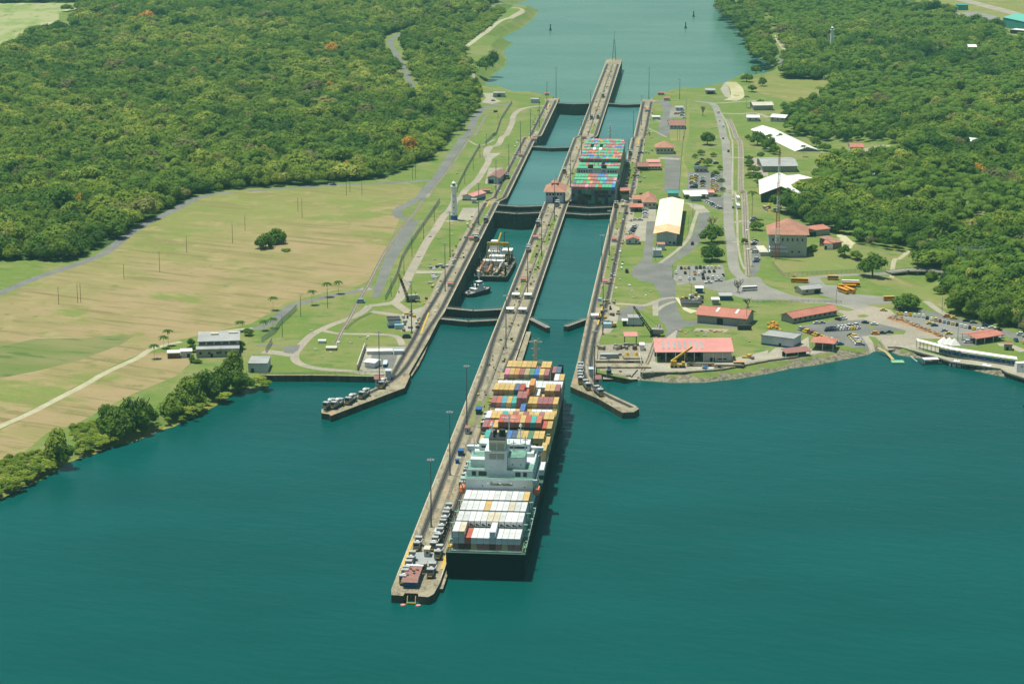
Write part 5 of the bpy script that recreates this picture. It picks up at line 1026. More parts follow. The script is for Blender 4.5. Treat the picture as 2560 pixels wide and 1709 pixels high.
bld((419, 896), (450, 895), 6, 2.8, 'flat', .2, M_rust, M_whr, 'open white roofed store with red machines left of the control building'); bld((452, 894), (480, 893), 6, 3.2, 'flat', .2, M_bw, M_whr, 'small pale blue annex left of the control building', door=(.7, 1.6, 2.2))
bld((1219, 459), (1246, 460), 30, 4.8, 'gable', 2.2, M_bw, M_mvr, 'mule shed with weathered red roof beside the left lane', door=(.33, 4, 3.4), gable_d=True, over=1); bld((1182, 502), (1214, 500), 9, 3.2, 'gable', 1.6, M_bw, M_pinkr, 'pink roofed small building beside the lighthouse', band=.5); bld((1204, 484), (1225, 484), 5, 2.8, 'gable', .7, M_gw, M_brr, 'small brown shed behind the pink roofed building')
bld((1233, 243), (1262, 243), 10, 4, 'flat', .2, M_grw, M_gyr, 'grey shed with dark doorway near the far left shore', door=(.5, 3.6, 3)); bld((1327, 258), (1348, 258), 10, 3.6, 'flat', .2, M_bw, M_gyr, 'pale flat roofed hut near the far left gate')
bld((1180, 508), (1190, 508), 4, 3, 'gable', .4, M_bw, M_gyr, 'tiny pale blue shed left of the pink roofed building')
bld((918, 886), (980, 885), 5, 1.6, 'flat', .1, M_white, M_whr, 'long low white topped store at the back of the walled left yard'); bld((985, 886), (1008, 886), 4, 1.8, 'flat', .1, M_bw, M_bw, 'pale blue low store beside the white topped store'); bld((958, 918), (966, 918), 9, 1.5, 'flat', .1, M_blue, M_bw, 'narrow blue conveyor frame inside the walled left yard', name='conveyor', cat='conveyor')
# control house on the centre wall
x, y = xy(1655, -1.5); r = empty('control_house', x, y, 3.1, -HD, 'control house with orange hip roof and blue grey walls astride the centre wall', 'building')
m = MB(); m.box(0, 9, -9, 13, 26, 17.6); m.build('wall', M_bw, r); m = MB(); m.hip(-8.2, 8.2, -5.6, 24, 8.62, 4.4); ro = m.build('roof', M_orr, r); m = MB(); m.box(-.6, 10, 11, 4.6, 10, 2.6); m.build('wall', M_brr, ro); m = MB(); m.hip(-3.2, 2.0, 4.6, 15.4, 13.6, 1.4); m.build('roof_cap', M_orr, ro)
for i, (a, b) in enumerate(((-5.4, 1.2), (-3.2, 1.6), (-.4, 2.6), (2.6, 1.6), (5, 1.4))): m = MB(); m.box(a, -4.06, 6, b, .16, 1.5); m.build('window', M_win, r)
m = MB(); m.box(.5, -4.08, .1, 3.4, .2, 4.6); m.build('door', M_black, r); m = MB(); m.beam((0, 14, 14.6), (0, 14, 19), .2); m.build('antenna', M_grey, r)
# mule house at the near end of the centre wall
x, y = xy(837, -3.6); r = empty('machine_house', x, y, 3.15, -HD, 'red roofed blue walled machine house at the near tip of the centre wall', 'building')
m = MB(); m.box(1.6, 9, 0, 5.8, 15, 3.2); m.build('wall', M_blue, r); m = MB(); m.box(1.6, 9.4, 3.2, 6.4, 14.4, .25); ro = m.build('roof', M_mvr, r); m = MB(); m.box(1.6, 16.8, 3.3, 6.8, 1.8, .5); m.build('white_edge', M_whr, ro)
m = MB(); m.add([(-1.7, -.2, 2.7), (4.9, -.2, 2.7), (4.9, 2.2, 3.45), (-1.7, 2.2, 3.45)], [(0, 1, 2, 3)]); m.build('front_awning', M_mvr, ro); m = MB(); [m.box(a, b, 3.45, .9, 1.2, .5, r=c) for a, b, c in ((0, 6, .3), (2.4, 8, .1), (3.2, 12, .6), (.4, 13, .2), (1.8, 10.6, 1))]; m.build('roof_clutter', M_rust, ro)
def deckbox(u, v, sx, sy, h, mt, label, name='cabin', top=None):
    x, y = xy(u, v); r = empty(name, x, y, float(wall_h(u))+.2, -HD, label, 'cabin'); m = MB(); m.box(0, 0, 0, sx, sy, h); m.build('wall', mt, r); m = MB(); m.box(0, 0, h, sx+.5, sy+.5, .25); m.build('roof', top or mt, r); m = MB(); m.box(.1*sx, -sy/2-.03, h*.4, sx*.35, .1, h*.35); m.build('window', M_win, r)
deckbox(876, .2, 2.2, 4.4, 3.2, M_cw, 'cream box cabin between the tracks near the machine house'); deckbox(857.5, 1.1, 2.2, 4.2, 3.6, M_gw, 'grey cabin beside the turntable deck'); deckbox(887, 1.6, 1.8, 3.2, 2.6, M_gw, 'small grey cabin ahead of the cream box cabin')
deckbox(900, 1.5, 2, 5, 2.6, M_bw, 'narrow grey box cabin between the mules on the centre wall')
deckbox(1087, -.2, 2.4, 6, 2.6, M_blue, 'blue cabin halfway along the approach wall'); deckbox(1052, -2, 2.2, 5, 3.0, M_bw, 'white and red cabin with blue base on the approach wall', top=M_mvr); deckbox(1016, -1.4, 2.4, 4, 2.4, M_blue, 'small blue cabin with a tank on the approach wall'); deckbox(1003, -1.6, 1.6, 2, 1.6, M_blue, 'tiny blue locker beside a tall lamp on the approach wall')
for u, v, l in ((1302, -3.6, 'left open fronted grey hut of the front pair on the centre wall'), (1302, 3.9, 'right open fronted grey hut of the front pair on the centre wall'), (1340, -3.4, 'left white roofed hut of the second pair on the centre wall'), (1340, 4, 'right white roofed hut of the second pair on the centre wall')): deckbox(u, v, 4.2, 5, 2.6, M_gw, l, top=M_whr)
for a, wv, l in (((1334, 600), .1, 'orange roofed hut on the centre wall nearer the dark gates'), ((1302, 706), .1, 'orange roofed hut on the centre wall beside the tugboat water'), ((1447, 402), 0, 'orange roofed hut on the centre wall beside the far ship'), ((1454, 348), 0, 'orange awning hut on the centre wall near the third gate')):
    bld((a[0], a[1]), (a[0]+12, a[1]), 3.4, 2.4, 'gable', .7, M_bw, M_redr, l, name='hut', cat='hut', over=.5)
for a, l in (((1173, 602), 'orange roofed hut on the left wall beside the upper mule'), ((1119, 717), 'orange roofed hut on the left wall beside the tugboat'), ((1331, 353), 'orange roofed hut on the left wall at the third gate'), ((1296, 393), 'orange roofed hut on the left wall before the third gate'), ((1362, 239), 'red roofed hut on the far tip of the left wall'), ((1530, 605), 'red roofed hut on the right wall near the small orange roofed house'), ((1508, 711), 'orange roofed hut on the right wall at mid chamber'), ((1612, 280), 'red roofed hut on the right wall far up')):
    bld(a, (a[0]+11, a[1]), 3.2, 2.3, 'gable', .7, M_bw, M_redr, l, name='hut', cat='hut', over=.5)
for a, b, l in (((988, 823), (1010, 822), 'pale blue slab roof shelter beside the left lock'), ((1508, 820), (1529, 820), 'pale blue slab roof shelter beside the right crane')): bld(a, b, 4, 2.2, 'flat', .1, M_bw, mat('sky_blue_roof', (.30, .52, .70), .7, n=.1), l, name='shelter', cat='shelter', over=.2)
bld((815, 876), (840, 876), 5, 1.2, 'flat', .1, M_gw, M_cw, 'low cream concrete slab box on the left lawn', name='slab_box', cat='concrete box'); bld((796, 858), (813, 858), 3, 1.2, 'flat', .1, M_white, M_white, 'bright white tarpaulin covered block on the left lawn', name='covered_block', cat='block')
# spillway by the right wall
a = G(1500, 922); r = empty('spillway', a[0], a[1], 3, 0, 'brown concrete spillway block with a dark arch beside the right wall', 'spillway')
m = MB(); m.box(11, 12, 0, 26, 3, 1.8); m.box(12, 5, 0, 28, 8, .9); m.box(18.5, 18, 0, 10, 6, 2.2); m.build('concrete_block', M_wall, r); m = MB(); m.box(17.2, 10.3, -.2, 3, .5, 1.9); m.build('arch', M_black, r)
m = MB(); [m.cyl(x, 21, 2.2, 1.4, 1.6, 10, .7) for x in (15.5, 20.5)]; m.build('valve_hood', M_yellow, r); m = MB(); m.box(6, 24, 0, 10, 4, 2.4); m.build('machine_box', M_gyr, r); m = MB(); [m.beam((22.5, y, 0), (22.5, y, 2.4), .15) for y in range(4, 26, 3)]; m.beam((22.5, 4, 2.4), (22.5, 25, 2.4), .15); m.build('handrail', M_whr, r)
# walled yard on the left
a = G(893, 926); b = G(912, 872); r = empty('yard_wall', a[0], a[1], 3, 0, 'pale panel wall around the yard beside the left flared wall', 'wall'); L = (b[0]-a[0], b[1]-a[1])
m = MB(); m.beam((0, 0, 1.6), (L[0], L[1], 1.6), .5, 3.4); m.build('panel', M_cw, r); m = MB(); [m.beam((L[0]*t, L[1]*t, 0), (L[0]*t+1.6, L[1]*t, 3.2), .4) for t in (.05, .2, .35, .5, .65, .8, .95)]; m.build('buttress', M_pale, r)
# green depot far right, lighthouse, mast
r, w = bld((2507, 68), (2580, 84), 40, 13, 'gable', 5, M_tlr, mat('depot_roof', (.12, .42, .34), .7, n=.15), 'large teal green depot hall at the far upper right', over=.5)
bld((2525, 84), (2570, 88), 14, 5, 'flat', .2, M_dark, M_whr, 'low white roofed shed in front of the teal depot'); bld((2362, 30), (2392, 30), 18, 6, 'flat', .2, M_rust, M_tlr, 'row of stacked teal and red boxes at the far container yard'); bld((2395, 26), (2420, 26), 16, 7, 'flat', .2, M_tlr, M_tlr, 'teal block store at the far container yard')
bld((2225, 8), (2272, 9), 22, 6, 'gable', 2, M_white, M_whr, 'white roofed works hall beyond the right forest top edge'); bld((2204, 7), (2222, 8), 14, 5, 'flat', .2, M_bw, M_bw, 'pale blue works hall beyond the right forest top edge')
def lighthouse(a, h, r0, r1, label, band=True):
    x, y = G(*a); z = float(T(x, y)); r = empty('lighthouse', x, y, z, 0, label, 'lighthouse'); m = MB()
    m.cyl(0, 0, -1, r0, h*.82+1, 20, r1); m.build('tower', mat('lighthouse_white', (.88, .88, .86), .6, n=.04, scale=.3), r)
    if band: m = MB(); m.cyl(0, 0, -.9, r0+.15, 4.2, 20, r0+.02); m.build('blue_base', M_blue, r)
    m = MB(); m.cyl(0, 0, h*.82, r1*1.35, .5, 20, r1*1.5); m.cyl(0, 0, h*.82+.5, r1*1.5, .15, 20); m.build('gallery', M_white, r)
    m = MB(); m.cyl(0, 0, h*.82+.6, r1*.62, h*.075, 12); m.build('lantern', M_win, r); m = MB(); m.cyl(0, 0, h*.82+.6+h*.075, r1*.95, h*.06, 16, .15); m.cyl(0, 0, h*.955, .2, h*.045, 8); m.build('dome', M_white, r)
    for k in range(4):
        m = MB(); f = .18+.18*k; m.box(0, -(r0+(r1-r0)*f)-.02, h*.82*f, .55, .3, 1.0); m.build('window', M_win, r)
    m = MB(); n = 14
    for i in range(n): q = i*6.283/n; m.beam((r1*1.45*math.cos(q), r1*1.45*math.sin(q), h*.82+.6), (r1*1.45*math.cos(q), r1*1.45*math.sin(q), h*.82+1.6), .1); q2 = q+6.283/n; m.beam((r1*1.45*math.cos(q), r1*1.45*math.sin(q), h*.82+1.6), (r1*1.45*math.cos(q2), r1*1.45*math.sin(q2), h*.82+1.6), .1)
    m.build('handrail', M_white, r)
lighthouse((1135, 549), 29, 2.5, 1.75, 'tall white lighthouse with a blue base beside the left lane'); lighthouse((2079, 124), 29, 2.6, 1.9, 'white lighthouse rising out of the right bank forest', band=False)
x, y = G(1941, 646); r = empty('radio_mast', x, y, float(T(x, y)), 0, 'tall red and white lattice radio mast beside the big hip roofed building', 'radio mast')
Mr = paint('mast_red', (.45, .07, .04), .6); Mw = M_white; H = 74
for k in range(7):
    m = MB(); z0, z1 = H*k/7, H*(k+1)/7; n = 5
    for i in range(n):
        a, b = z0+(z1-z0)*i/n, z0+(z1-z0)*(i+1)/n
        for j in range(3):
            def c(z, j): w = 1.5*(1-z/H)+.45; q = j*2.094; return (w*math.cos(q), w*math.sin(q), z)
            m.beam(c(a, j), c(b, j), .2); m.beam(c(a, j), c(b, j+1), .11); m.beam(c(a, j), c(a, j+1), .1)
    m.build('lattice_section', Mr if k % 2 == 0 else Mw, r)
m = MB(); [m.cyl(.8*math.cos(a), .8*math.sin(a), z, .45, .5, 8) for a, z in ((0, 38), (2, 44), (4, 50), (1, 56))]; m.beam((1, -1, 10), (3.6, -2.2, 12), .3); m.build('dish', M_grey, r)
for j, d in enumerate(((18, 10), (-14, 14), (2, -20))): pass
# substation frame beyond the bridge
x, y = G(2412, 672); r = empty('steel_frame', x, y, float(T(x, y)), .1, 'grey steel lattice substation frame in front of the right forest', 'steel frame'); m = MB()
for i in range(3):
    for j in range(2):
        for s1, s2 in ((0, 0), (1, 0), (0, 1), (1, 1)): m.beam((i*8+s1-4, j*7+s2, 0), (i*8+s1*.6-3.8, j*7+s2*.6, 13), .22)
        for z in range(1, 13, 2): m.beam((i*8-4, j*7, z), (i*8-3, j*7, z+2), .12); m.beam((i*8-3, j*7, z), (i*8-4, j*7, z+2), .12)
for j in range(2):
    for z in (6.5, 12.5): m.beam((-4, j*7, z), (13, j*7, z), .3); m.beam((-4, j*7, z-1), (13, j*7, z-1), .2); [m.beam((-4+k*1.5, j*7, z-1), (-3.2+k*1.5, j*7, z), .12) for k in range(11)]
m.build('lattice', mat('galvanised', (.42, .46, .44), .5, n=.2), r)
# road bridge
r_ = [G(a, b) for a, b in px('H 985,668 1130,660 1300,661 1450,667')]; z0 = float(T(*r_[0]))+.8; r = empty('road_bridge', r_[0][0], r_[0][1], z0, 0, 'curved concrete road bridge over the grassy ravine at the right', 'bridge'); m = MB(); p = MB()
for a, b in zip(r_[:-1], r_[1:]): m.beam((a[0]-r_[0][0], a[1]-r_[0][1], 0), (b[0]-r_[0][0], b[1]-r_[0][1], 0), 7.5, .7)
m.build('deck', M_conc, r)
for a, b in zip(r_[:-1], r_[1:]):
    for s in (-3.7, 3.7): p.beam((a[0]-r_[0][0], a[1]-r_[0][1]+s, .9), (b[0]-r_[0][0], b[1]-r_[0][1]+s, .9), .25)
    for k in range(9): t = k/9; p.beam((a[0]+(b[0]-a[0])*t-r_[0][0], a[1]+(b[1]-a[1])*t-r_[0][1]-3.7, .2), (a[0]+(b[0]-a[0])*t-r_[0][0], a[1]+(b[1]-a[1])*t-r_[0][1]-3.7, .95), .2)
p.build('parapet', M_pale, r)
for t in (.33, .5, .68, .85):
    m = MB(); i = min(2, int(t*3)); f = t*3-i; a, b = r_[i], r_[i+1]; x, y = a[0]+(b[0]-a[0])*f-r_[0][0], a[1]+(b[1]-a[1])*f-r_[0][1]; m.beam((x, y-2.5, -9), (x, y-2.5, -.3), .8); m.beam((x, y+2.5, -9), (x, y+2.5, -.3), .8); m.build('pier', M_pale, r)
# pier with canopy on the right shore
Z0 = 3.1
pp = [P(a, b, Z0) for a, b in px('H 980,1262 1100,1262 1200,1280 1300,1310 1450,1345 1600,1365 1800,1385 1950,1415 2091,1445 2300,1500')]; x0, y0 = pp[0]
r = empty('pier', x0, y0, Z0, 0, 'curved concrete pier with a long white canopy along the right shore', 'pier')
q_ = [P(a, b, Z0) for a, b in px('H 975,1252 1100,1268 1200,1295 1250,1310 1400,1350 1500,1385 1600,1400 1700,1412 1900,1440 1950,1470 2091,1515 2300,1590')]
out = [(a-x0, b-y0) for a, b in pp]; inn = [(a-x0, b-y0) for a, b in q_]
m = MB(); pl = inn+out[::-1]; V, Fc = cdt([(pl, True)], []); c = V[Fc].mean(axis=1); Fc = Fc[inpoly(c[:, 0], c[:, 1], pl)]; m.add([(a, b, 0) for a, b in V], [tuple(f) for f in Fc.tolist()])
n = len(pl); m.add([(a, b, 0) for a, b in pl]+[(a, b, -.9) for a, b in pl], [(i, (i+1) % n, n+(i+1) % n, n+i) for i in range(n)]); m.build('deck', M_pale, r)
m = MB(); 
for a, b in zip(inn[1:-1], inn[2:]):
    L = math.hypot(b[0]-a[0], b[1]-a[1])
    for k in range(int(L/3)+1): t = k*3/max(L, 3); m.cyl(a[0]+(b[0]-a[0])*t, a[1]+(b[1]-a[1])*t+.5, -7, .3, 6.6, 6)
m.build('piles', M_dark, r)
cl = [P(a, b, Z0) for a, b in px('H 1212,1268 1300,1290 1400,1316 1500,1340 1700,1372 1900,1402 2030,1420')]; cl = [(a-x0, b-y0) for a, b in cl]; m = MB()
for a, b in zip(cl[:-1], cl[1:]):
    m.add([(a[0], a[1]-1.6, 4.2), (b[0], b[1]-1.6, 4.2), (b[0], b[1]+1.4, 4.9), (a[0], a[1]+1.4, 4.9), (a[0], a[1]-1.6, 4.0), (b[0], b[1]-1.6, 4.0), (b[0], b[1]+1.4, 4.7), (a[0], a[1]+1.4, 4.7)], [(0, 1, 2, 3), (7, 6, 5, 4), (0, 4, 5, 1), (2, 6, 7, 3)])
    for t in (0, .33, .66): x, y = a[0]+(b[0]-a[0])*t, a[1]+(b[1]-a[1])*t; k_ = MB(); k_.box(x, y-1.2, 0, .18, .18, 4.1); k_.build('canopy_post', M_grey, r); k_ = MB(); k_.box(x, y+1.2, 0, .18, .18, 4.7); k_.build('canopy_post', M_grey, r)
m.build('canopy_roof', M_whr, r)
m = MB()
for a, b in zip(cl[2:-1], cl[3:]): m.beam((a[0], a[1]+1.6, 1.3), (b[0], b[1]+1.6, 1.3), .2, 2.4)
m.build('blue_screen', M_blue, r)
for i, (a, b) in enumerate(((1432, 1296), (1478, 1300), (1520, 1308))):
    x, y = P(1920+a/3.267, 480+b/3.267, Z0); t = empty('tent', x, y, Z0, 0, ['left', 'middle', 'right'][i]+' peaked white tent of the three on the pier', 'tent', 'peaked white tents on the pier'); m = MB(); m.add([(-3, -3, 4.5), (3, -3, 4.5), (3, 3, 4.5), (-3, 3, 4.5), (0, 0, 8.2)], [(0, 1, 4), (1, 2, 4), (2, 3, 4), (3, 0, 4)]); m.build('tent_roof', M_whr, t); m = MB(); [m.box(sx*2.8, sy*2.8, 0, .2, .2, 4.5) for sx in (-1, 1) for sy in (-1, 1)]; m.build('pole', M_white, t)
x, y = P(2545, 934, Z0); r = empty('tank_container', x, y, Z0, .1, 'big rounded white tank standing on the pier at the right edge', 'tank'); m = MB(); m.box(6, 5, 0, 12, 5, 5, ty=.7, tx=.95); m.build('tank_body', M_white, r); m = MB(); [m.box(3+k*3, 2.6, 2.6, 1.1, .3, 1.3) for k in range(3)]; m.build('vent', M_gyr, r)
x, y = P(2312, 912, 0); r = empty('floating_platform', x, y, 0, .1, 'small white roofed floating landing beneath the pier', 'landing'); m = MB(); m.box(4, 3, -.4, 11, 6, 1); m.build('deck', M_dark, r); m = MB(); m.box(4, 3, 2.6, 8.4, 4.6, .25); m.build('roof', M_whr, r); m = MB(); [m.beam((x_, y_, .5), (x_, y_, 2.6), .2) for x_ in (0, 8) for y_ in (1, 5)]; m.beam((-3, 5, .6), (-6, 8, 3), .5); m.beam((10, 3, .6), (20, 6, 2.8), .5); m.build('post', M_whr, r)
x, y = P(2244, 905, 0); r = empty('pontoon', x, y, 0, 0, 'flat pale green pontoon with a curved gangway left of the pier', 'pontoon'); m = MB(); m.box(0, 0, -.4, 6.8, 5.6, .9); m.build('deck', mat('pale_green_deck', (.22, .42, .24), .8, n=.15), r); m = MB(); [m.beam(a, b, 1.8, .3) for a, b in (((-2, 3, .6), (-4, 12, 2.2)), ((-4, 12, 2.2), (-8, 19, 3.2)))]; m.build('gangway', mat('gangway_ochre', (.42, .36, .15), .8, n=.2), r)
# ---------------------------------------------------------------- mules, poles, cranes, vehicles
M_silver = mat('mule_silver', (.50, .51, .49), .45, scale=.6, c2=(.34, .35, .34), metal=.15, scale2=2, n2=.1)
def mule_parts():
    P_ = {}
    m = MB(); m.box(0, 0, .5, 2.5, 10, .9); [m.box(0, y, 0, 2.0, 1.6, .6) for y in (-3.6, 3.6)]; P_['chassis'] = m.mesh('chassis', M_dark)
    m = MB(); m.box(0, -3.4, 1.4, 2.6, 2.8, 2.2, ty=.8, mi=1); m.box(0, -3.4, 3.6, 2.9, 2.4, .2); P_['cab'] = m.mesh('cab', [M_silver, M_grey])
    m = MB(); m.box(0, 3.4, 1.4, 2.6, 2.8, 2.2, ty=.8, mi=1); m.box(0, 3.4, 3.6, 2.9, 2.4, .2); P_['cab2'] = m.mesh('cab', [M_silver, M_grey])
    m = MB(); m.box(0, -4.72, 2.4, 2.1, .16, .8); m.box(0, 4.72, 2.4, 2.1, .16, .8); P_['window'] = m.mesh('window', M_win)
    m = MB(); m.box(0, -.7, 1.4, 2.3, 1.9, 1.5); m.box(0, 1.1, 1.4, 2.2, 1.2, 1.0); m.cyl(0, -.7, 2.9, .6, .5, 10); P_['winch'] = m.mesh('winch', M_grey)
    m = MB(); m.box(0, -.7, 3.1, 1.0, .8, .4); m.beam((1.2, 1, 2), (1.9, 2.2, 3.2), .18); P_['winch_cover'] = m.mesh('winch_cover', M_white)
    m = MB(); [m.box(0, y, .7, 1.8, .35, .5) for y in (-5.1, 5.1)]; P_['buffer'] = m.mesh('buffer', M_yellow)
    return P_
MUL = mule_parts()
def mule(x, y, z, rz, label, dome=False):
    r = empty('locomotive', x, y, z, rz, label, 'locomotive', 'silver towing locomotives on the lock walls')
    for k, me in MUL.items(): mobj('cab' if k == 'cab2' else k, me, None, r)
    if dome: m = MB(); m.cyl(0, .2, 3.6, .9, .5, 10, 1.1); m.cyl(0, .2, 4.1, 1.1, .7, 10, .35); m.build('round_hood', M_white, r)
MZ = 3.32
for i, (u, v) in enumerate(((845, -5.3), (855.5, -5.25), (866.5, -5.2), (853.5, 4.7), (884.5, -4.9), (895.2, -4.9) , (885, 4.9-3.0), (896, 2.6), (907, 2.6), (918, 2.6), (929, 2.6), (875, 5.0))):
    if i == 5: continue
    if i in (6,): v = 1.9
    x, y = xy(u, v); mule(x, y, MZ, -HD, ['nearest mule on the left track at the centre wall tip', 'second mule from the tip on the left track', 'third mule from the tip on the left track', 'nearest mule on the right track beside the machine house', 'mule on the left track past the deck plate', '', 'first mule of the middle row past the deck plate', 'second mule of the middle row past the deck plate', 'third mule of the middle row past the deck plate', 'fourth mule of the middle row past the deck plate', 'farthest mule of the middle row beside the white containers', 'mule on the right track close to the stern of the near ship'][i])
for i, (u, v) in enumerate(((967, 4.9), (979, 4.9), (990, 4.9), (1072, 5), (1062, 5))):
    x, y = xy(u, v); mule(x, y, MZ, -HD, ['mule beside the ship deckhouse on the centre wall', 'second of three mules beside the ship deckhouse', 'third of three mules beside the ship deckhouse', 'mule beside the farthest bay of the near ship', 'mule just behind the one beside the farthest bay'][i])
def on(s, h=3.32): return [P(a, b, h) for a, b in px(s)]
for i, (a, b, c, d) in enumerate(((824, 1018, 832, 1014), (843, 1017, 851, 1013), (877, 1006, 886, 1000), (911, 992, 920, 986), (957, 966, 963, 958))):
    p, q = P(a, b, MZ), P(c, d, MZ); mule(p[0], p[1], MZ, math.atan2(q[1]-p[1], q[0]-p[0])-math.pi/2, ['outermost mule on the left flared wall', 'second mule from the tip of the left flared wall', 'third mule from the tip of the left flared wall', 'fourth mule from the tip of the left flared wall', 'mule beside the red roofed cabin on the left flared wall'][i], True)
for i, (a, b, c, d) in enumerate(((1496, 985, 1488, 978), (1467, 970, 1461, 962), (1451, 955, 1450, 945), (1450, 940, 1451, 930), (1451, 926, 1453, 916))):
    p, q = P(a, b, MZ), P(c, d, MZ); mule(p[0], p[1], MZ, math.atan2(q[1]-p[1], q[0]-p[0])-math.pi/2, ['outermost mule on the right flared wall', 'second mule from the tip of the right flared wall', 'third mule from the tip of the right flared wall', 'fourth mule of the right flared wall queue', 'farthest mule of the right flared wall queue'][i])
for (u, v), l in (((1510, -45.2), 'mule on the left wall beside the tugboat'), ((1576, -45.2), 'mule on the left wall beside the dredger'), ((1478, -6.9), 'lower mule on the centre wall facing the dredger'), ((1565, -6.9), 'upper mule on the centre wall facing the dredger'), ((1640, 1.4), 'mule on the return track in front of the control house'), ((1640, 44.9), 'mule by the red roofed control tower on the right wall'), ((1925, 44.9), 'mule on the right wall beside the bow of the far ship'), ((1870, 44.9), 'mule on the right wall behind the bow of the far ship'), ((1925, 6.9), 'mule on the centre wall beside the bow of the far ship'), ((1830, -5.5), 'mule on the centre wall beside the middle left chamber'), ((2180, -2), 'left mule of the far pair on the centre wall'), ((2185, 4), 'right mule of the far pair on the centre wall'), ((1800, -50), 'mule waiting by the mule shed'), ((2330, 2), 'farthest mule on the centre wall')):
    x, y = xy(u, v); mule(x, y, float(wall_h(u))+.3, -HD, l)
# deck plate and yellow edge on the centre wall tip
o = strip([xy(864, 0), xy(880, 0)], 9.6, .14, 'deck_plate', mat('deck_plate', (.30, .33, .33), .7, n=.15, scale=.5), wc)
for u in (864, 880.6): strip([xy(u, -5.6), xy(u+(.5 if u > 870 else -.5), 0), xy(u, 5.6)], .7, .17, 'yellow_line', M_yellow, wc)
strip([xy(860, -8.2), xy(895, -8)], 1, .15, 'yellow_line', M_yellow, wc); strip([xy(860, 8), xy(890, 8.2)], 1.2, .15, 'yellow_line', M_yellow, wc)
for s, w_ in (('S 1072,782 1060,812 1052,836', wl), ('S 1494,812 1500,790 1507,765', wr)): strip([P(a, b, 3.1) for a, b in px(s)], .9, .14, 'yellow_line', M_yellow, w_)
for u0, u1, v in ((1630, 1690, -50.2), (1640, 1720, 49.8), (1990, 2040, -50), (2240, 2280, -50), (1980, 2050, 50)): strip([xy(u0, v), xy(u1, v)], .9, .2, 'yellow_line', M_yellow, wl if v < 0 else wr)
x, y = xy(829.5, -.3); r = empty('fender_frame', x, y, 1.2, -HD, 'yellow steel fender frame with two round pink floats at the centre wall tip', 'fender'); m = MB(); [m.beam((sx, -1.2, -1.5), (sx, .8, 1.6), .3) for sx in (-1.6, 1.6)]; m.beam((-1.6, -1.2, -.8), (1.6, -1.2, -.8), .5); m.build('frame', M_yellow, r)
for sx in (-3, 3): m = MB(); m.cyl(sx, -2.4, -1.9, 1.25, 1.0, 12, 1.0); m.build('float', M_pinkr, r)
# tall lamps
def lamp_mast(x, y, z, h, label):
    r = empty('lamp_mast', x, y, z, 0, label, 'lamp mast', 'tall lamp masts of the locks'); 
    for k, me in LM.items(): o = mobj(k, me, None, r); o.scale.z = h/30 if k == 'pole' else 1; o.location.z = 0 if k == 'pole' else h
m = MB(); m.cyl(0, 0, 0, .34, 30, 8, .16); m.cyl(0, 0, 0, .7, .5, 8); LM = {'pole': m.mesh('pole', paint('pole_grey', (.16, .18, .18), .5))}
m = MB(); n = 8
for i in range(n):
    a, b = i*.785, (i+1)*.785; m.beam((1.3*math.cos(a), 1.3*math.sin(a), 0), (1.3*math.cos(b), 1.3*math.sin(b), 0), .14); m.beam((0, 0, 0), (1.3*math.cos(a), 1.3*math.sin(a), 0), .1); m.box(1.4*math.cos(a), 1.4*math.sin(a), -.2, .55, .4, .35, a)
m.cyl(0, 0, 0, .3, .5, 8); LM['lamp_ring'] = m.mesh('lamp_ring', M_silver)
for a, b, z, h, l in [(1078, 1317, 3.1, 30, 'tall lamp mast nearest the camera on the centre approach wall'), (1125, 1187, 3.1, 30, 'tall lamp mast beside the ship deckhouse on the centre wall'), (1167, 1062, 3.1, 30, 'tall lamp mast halfway up the approach wall'), (1265, 870, 3.1, 30, 'tall lamp mast on the centre wall just before the front gates'), (1319, 742, 3.1, 30, 'tall lamp mast on the centre wall beside the tugboat'), (1354, 641, 3.1, 30, 'tall lamp mast on the centre wall beside the dredger'), (1386, 552, 3.1, 30, 'tall lamp mast in front of the control house'), (1426, 468, -5, 28, 'tall lamp mast behind the control house'), (1454, 386, -5.7, 30, 'tall lamp mast on the centre wall beyond the far ship house'), (1476, 300, -8, 28, 'tall lamp mast on the far part of the centre wall'),
        (949, 970, 3.2, 30, 'tall lamp mast on the left flared wall'), (1029, 832, 3.1, 30, 'tall lamp mast beside the black roofed building'), (1113, 728, 3, 30, 'tall lamp mast on the left wall beside the tugboat'), (1125, 642, 3, 30, 'tall lamp mast on the left lawn below the lighthouse'), (1197, 563, 3, 30, 'tall lamp mast beside the lighthouse pavement'), (1240, 497, -3, 30, 'tall lamp mast in front of the mule shed'), (1272, 446, -5.7, 28, 'tall lamp mast beside the mule shed'), (1301, 384, -5.7, 28, 'tall lamp mast before the third gate on the left'), (1326, 352, -8, 28, 'tall lamp mast at the third gate on the left'), (1348, 318, -14, 28, 'tall lamp mast near the far left chamber'), (1367, 276, -14, 28, 'tall lamp mast near the last left gate'), (1390, 246, -14, 32, 'tall lamp mast at the far tip of the left wall'),
        (1486, 967, 3.2, 30, 'tall lamp mast on the right flared wall'), (1507, 836, 3.1, 30, 'tall lamp mast on the right wall opposite the open gate'), (1504, 705, 3.1, 30, 'tall lamp mast at the middle of the right front chamber'), (1523, 638, 3.1, 30, 'tall lamp mast on the right wall below the small orange house'), (1540, 556, 3.1, 30, 'tall lamp mast on the right wall below the control tower'), (1571, 441, -5.7, 30, 'tall lamp mast beside the far container ship'), (1583, 352, -6, 28, 'tall lamp mast beside the bow of the far ship'), (1604, 313, -14, 28, 'tall lamp mast on the far right chamber'), (1622, 247, -14, 32, 'tall lamp mast near the far tip of the right wall'), (1699, 248, -14, 20, 'thin lamp mast on the far right lawn')]:
    x, y = P(a, b, z); lamp_mast(x, y, z, h, l)
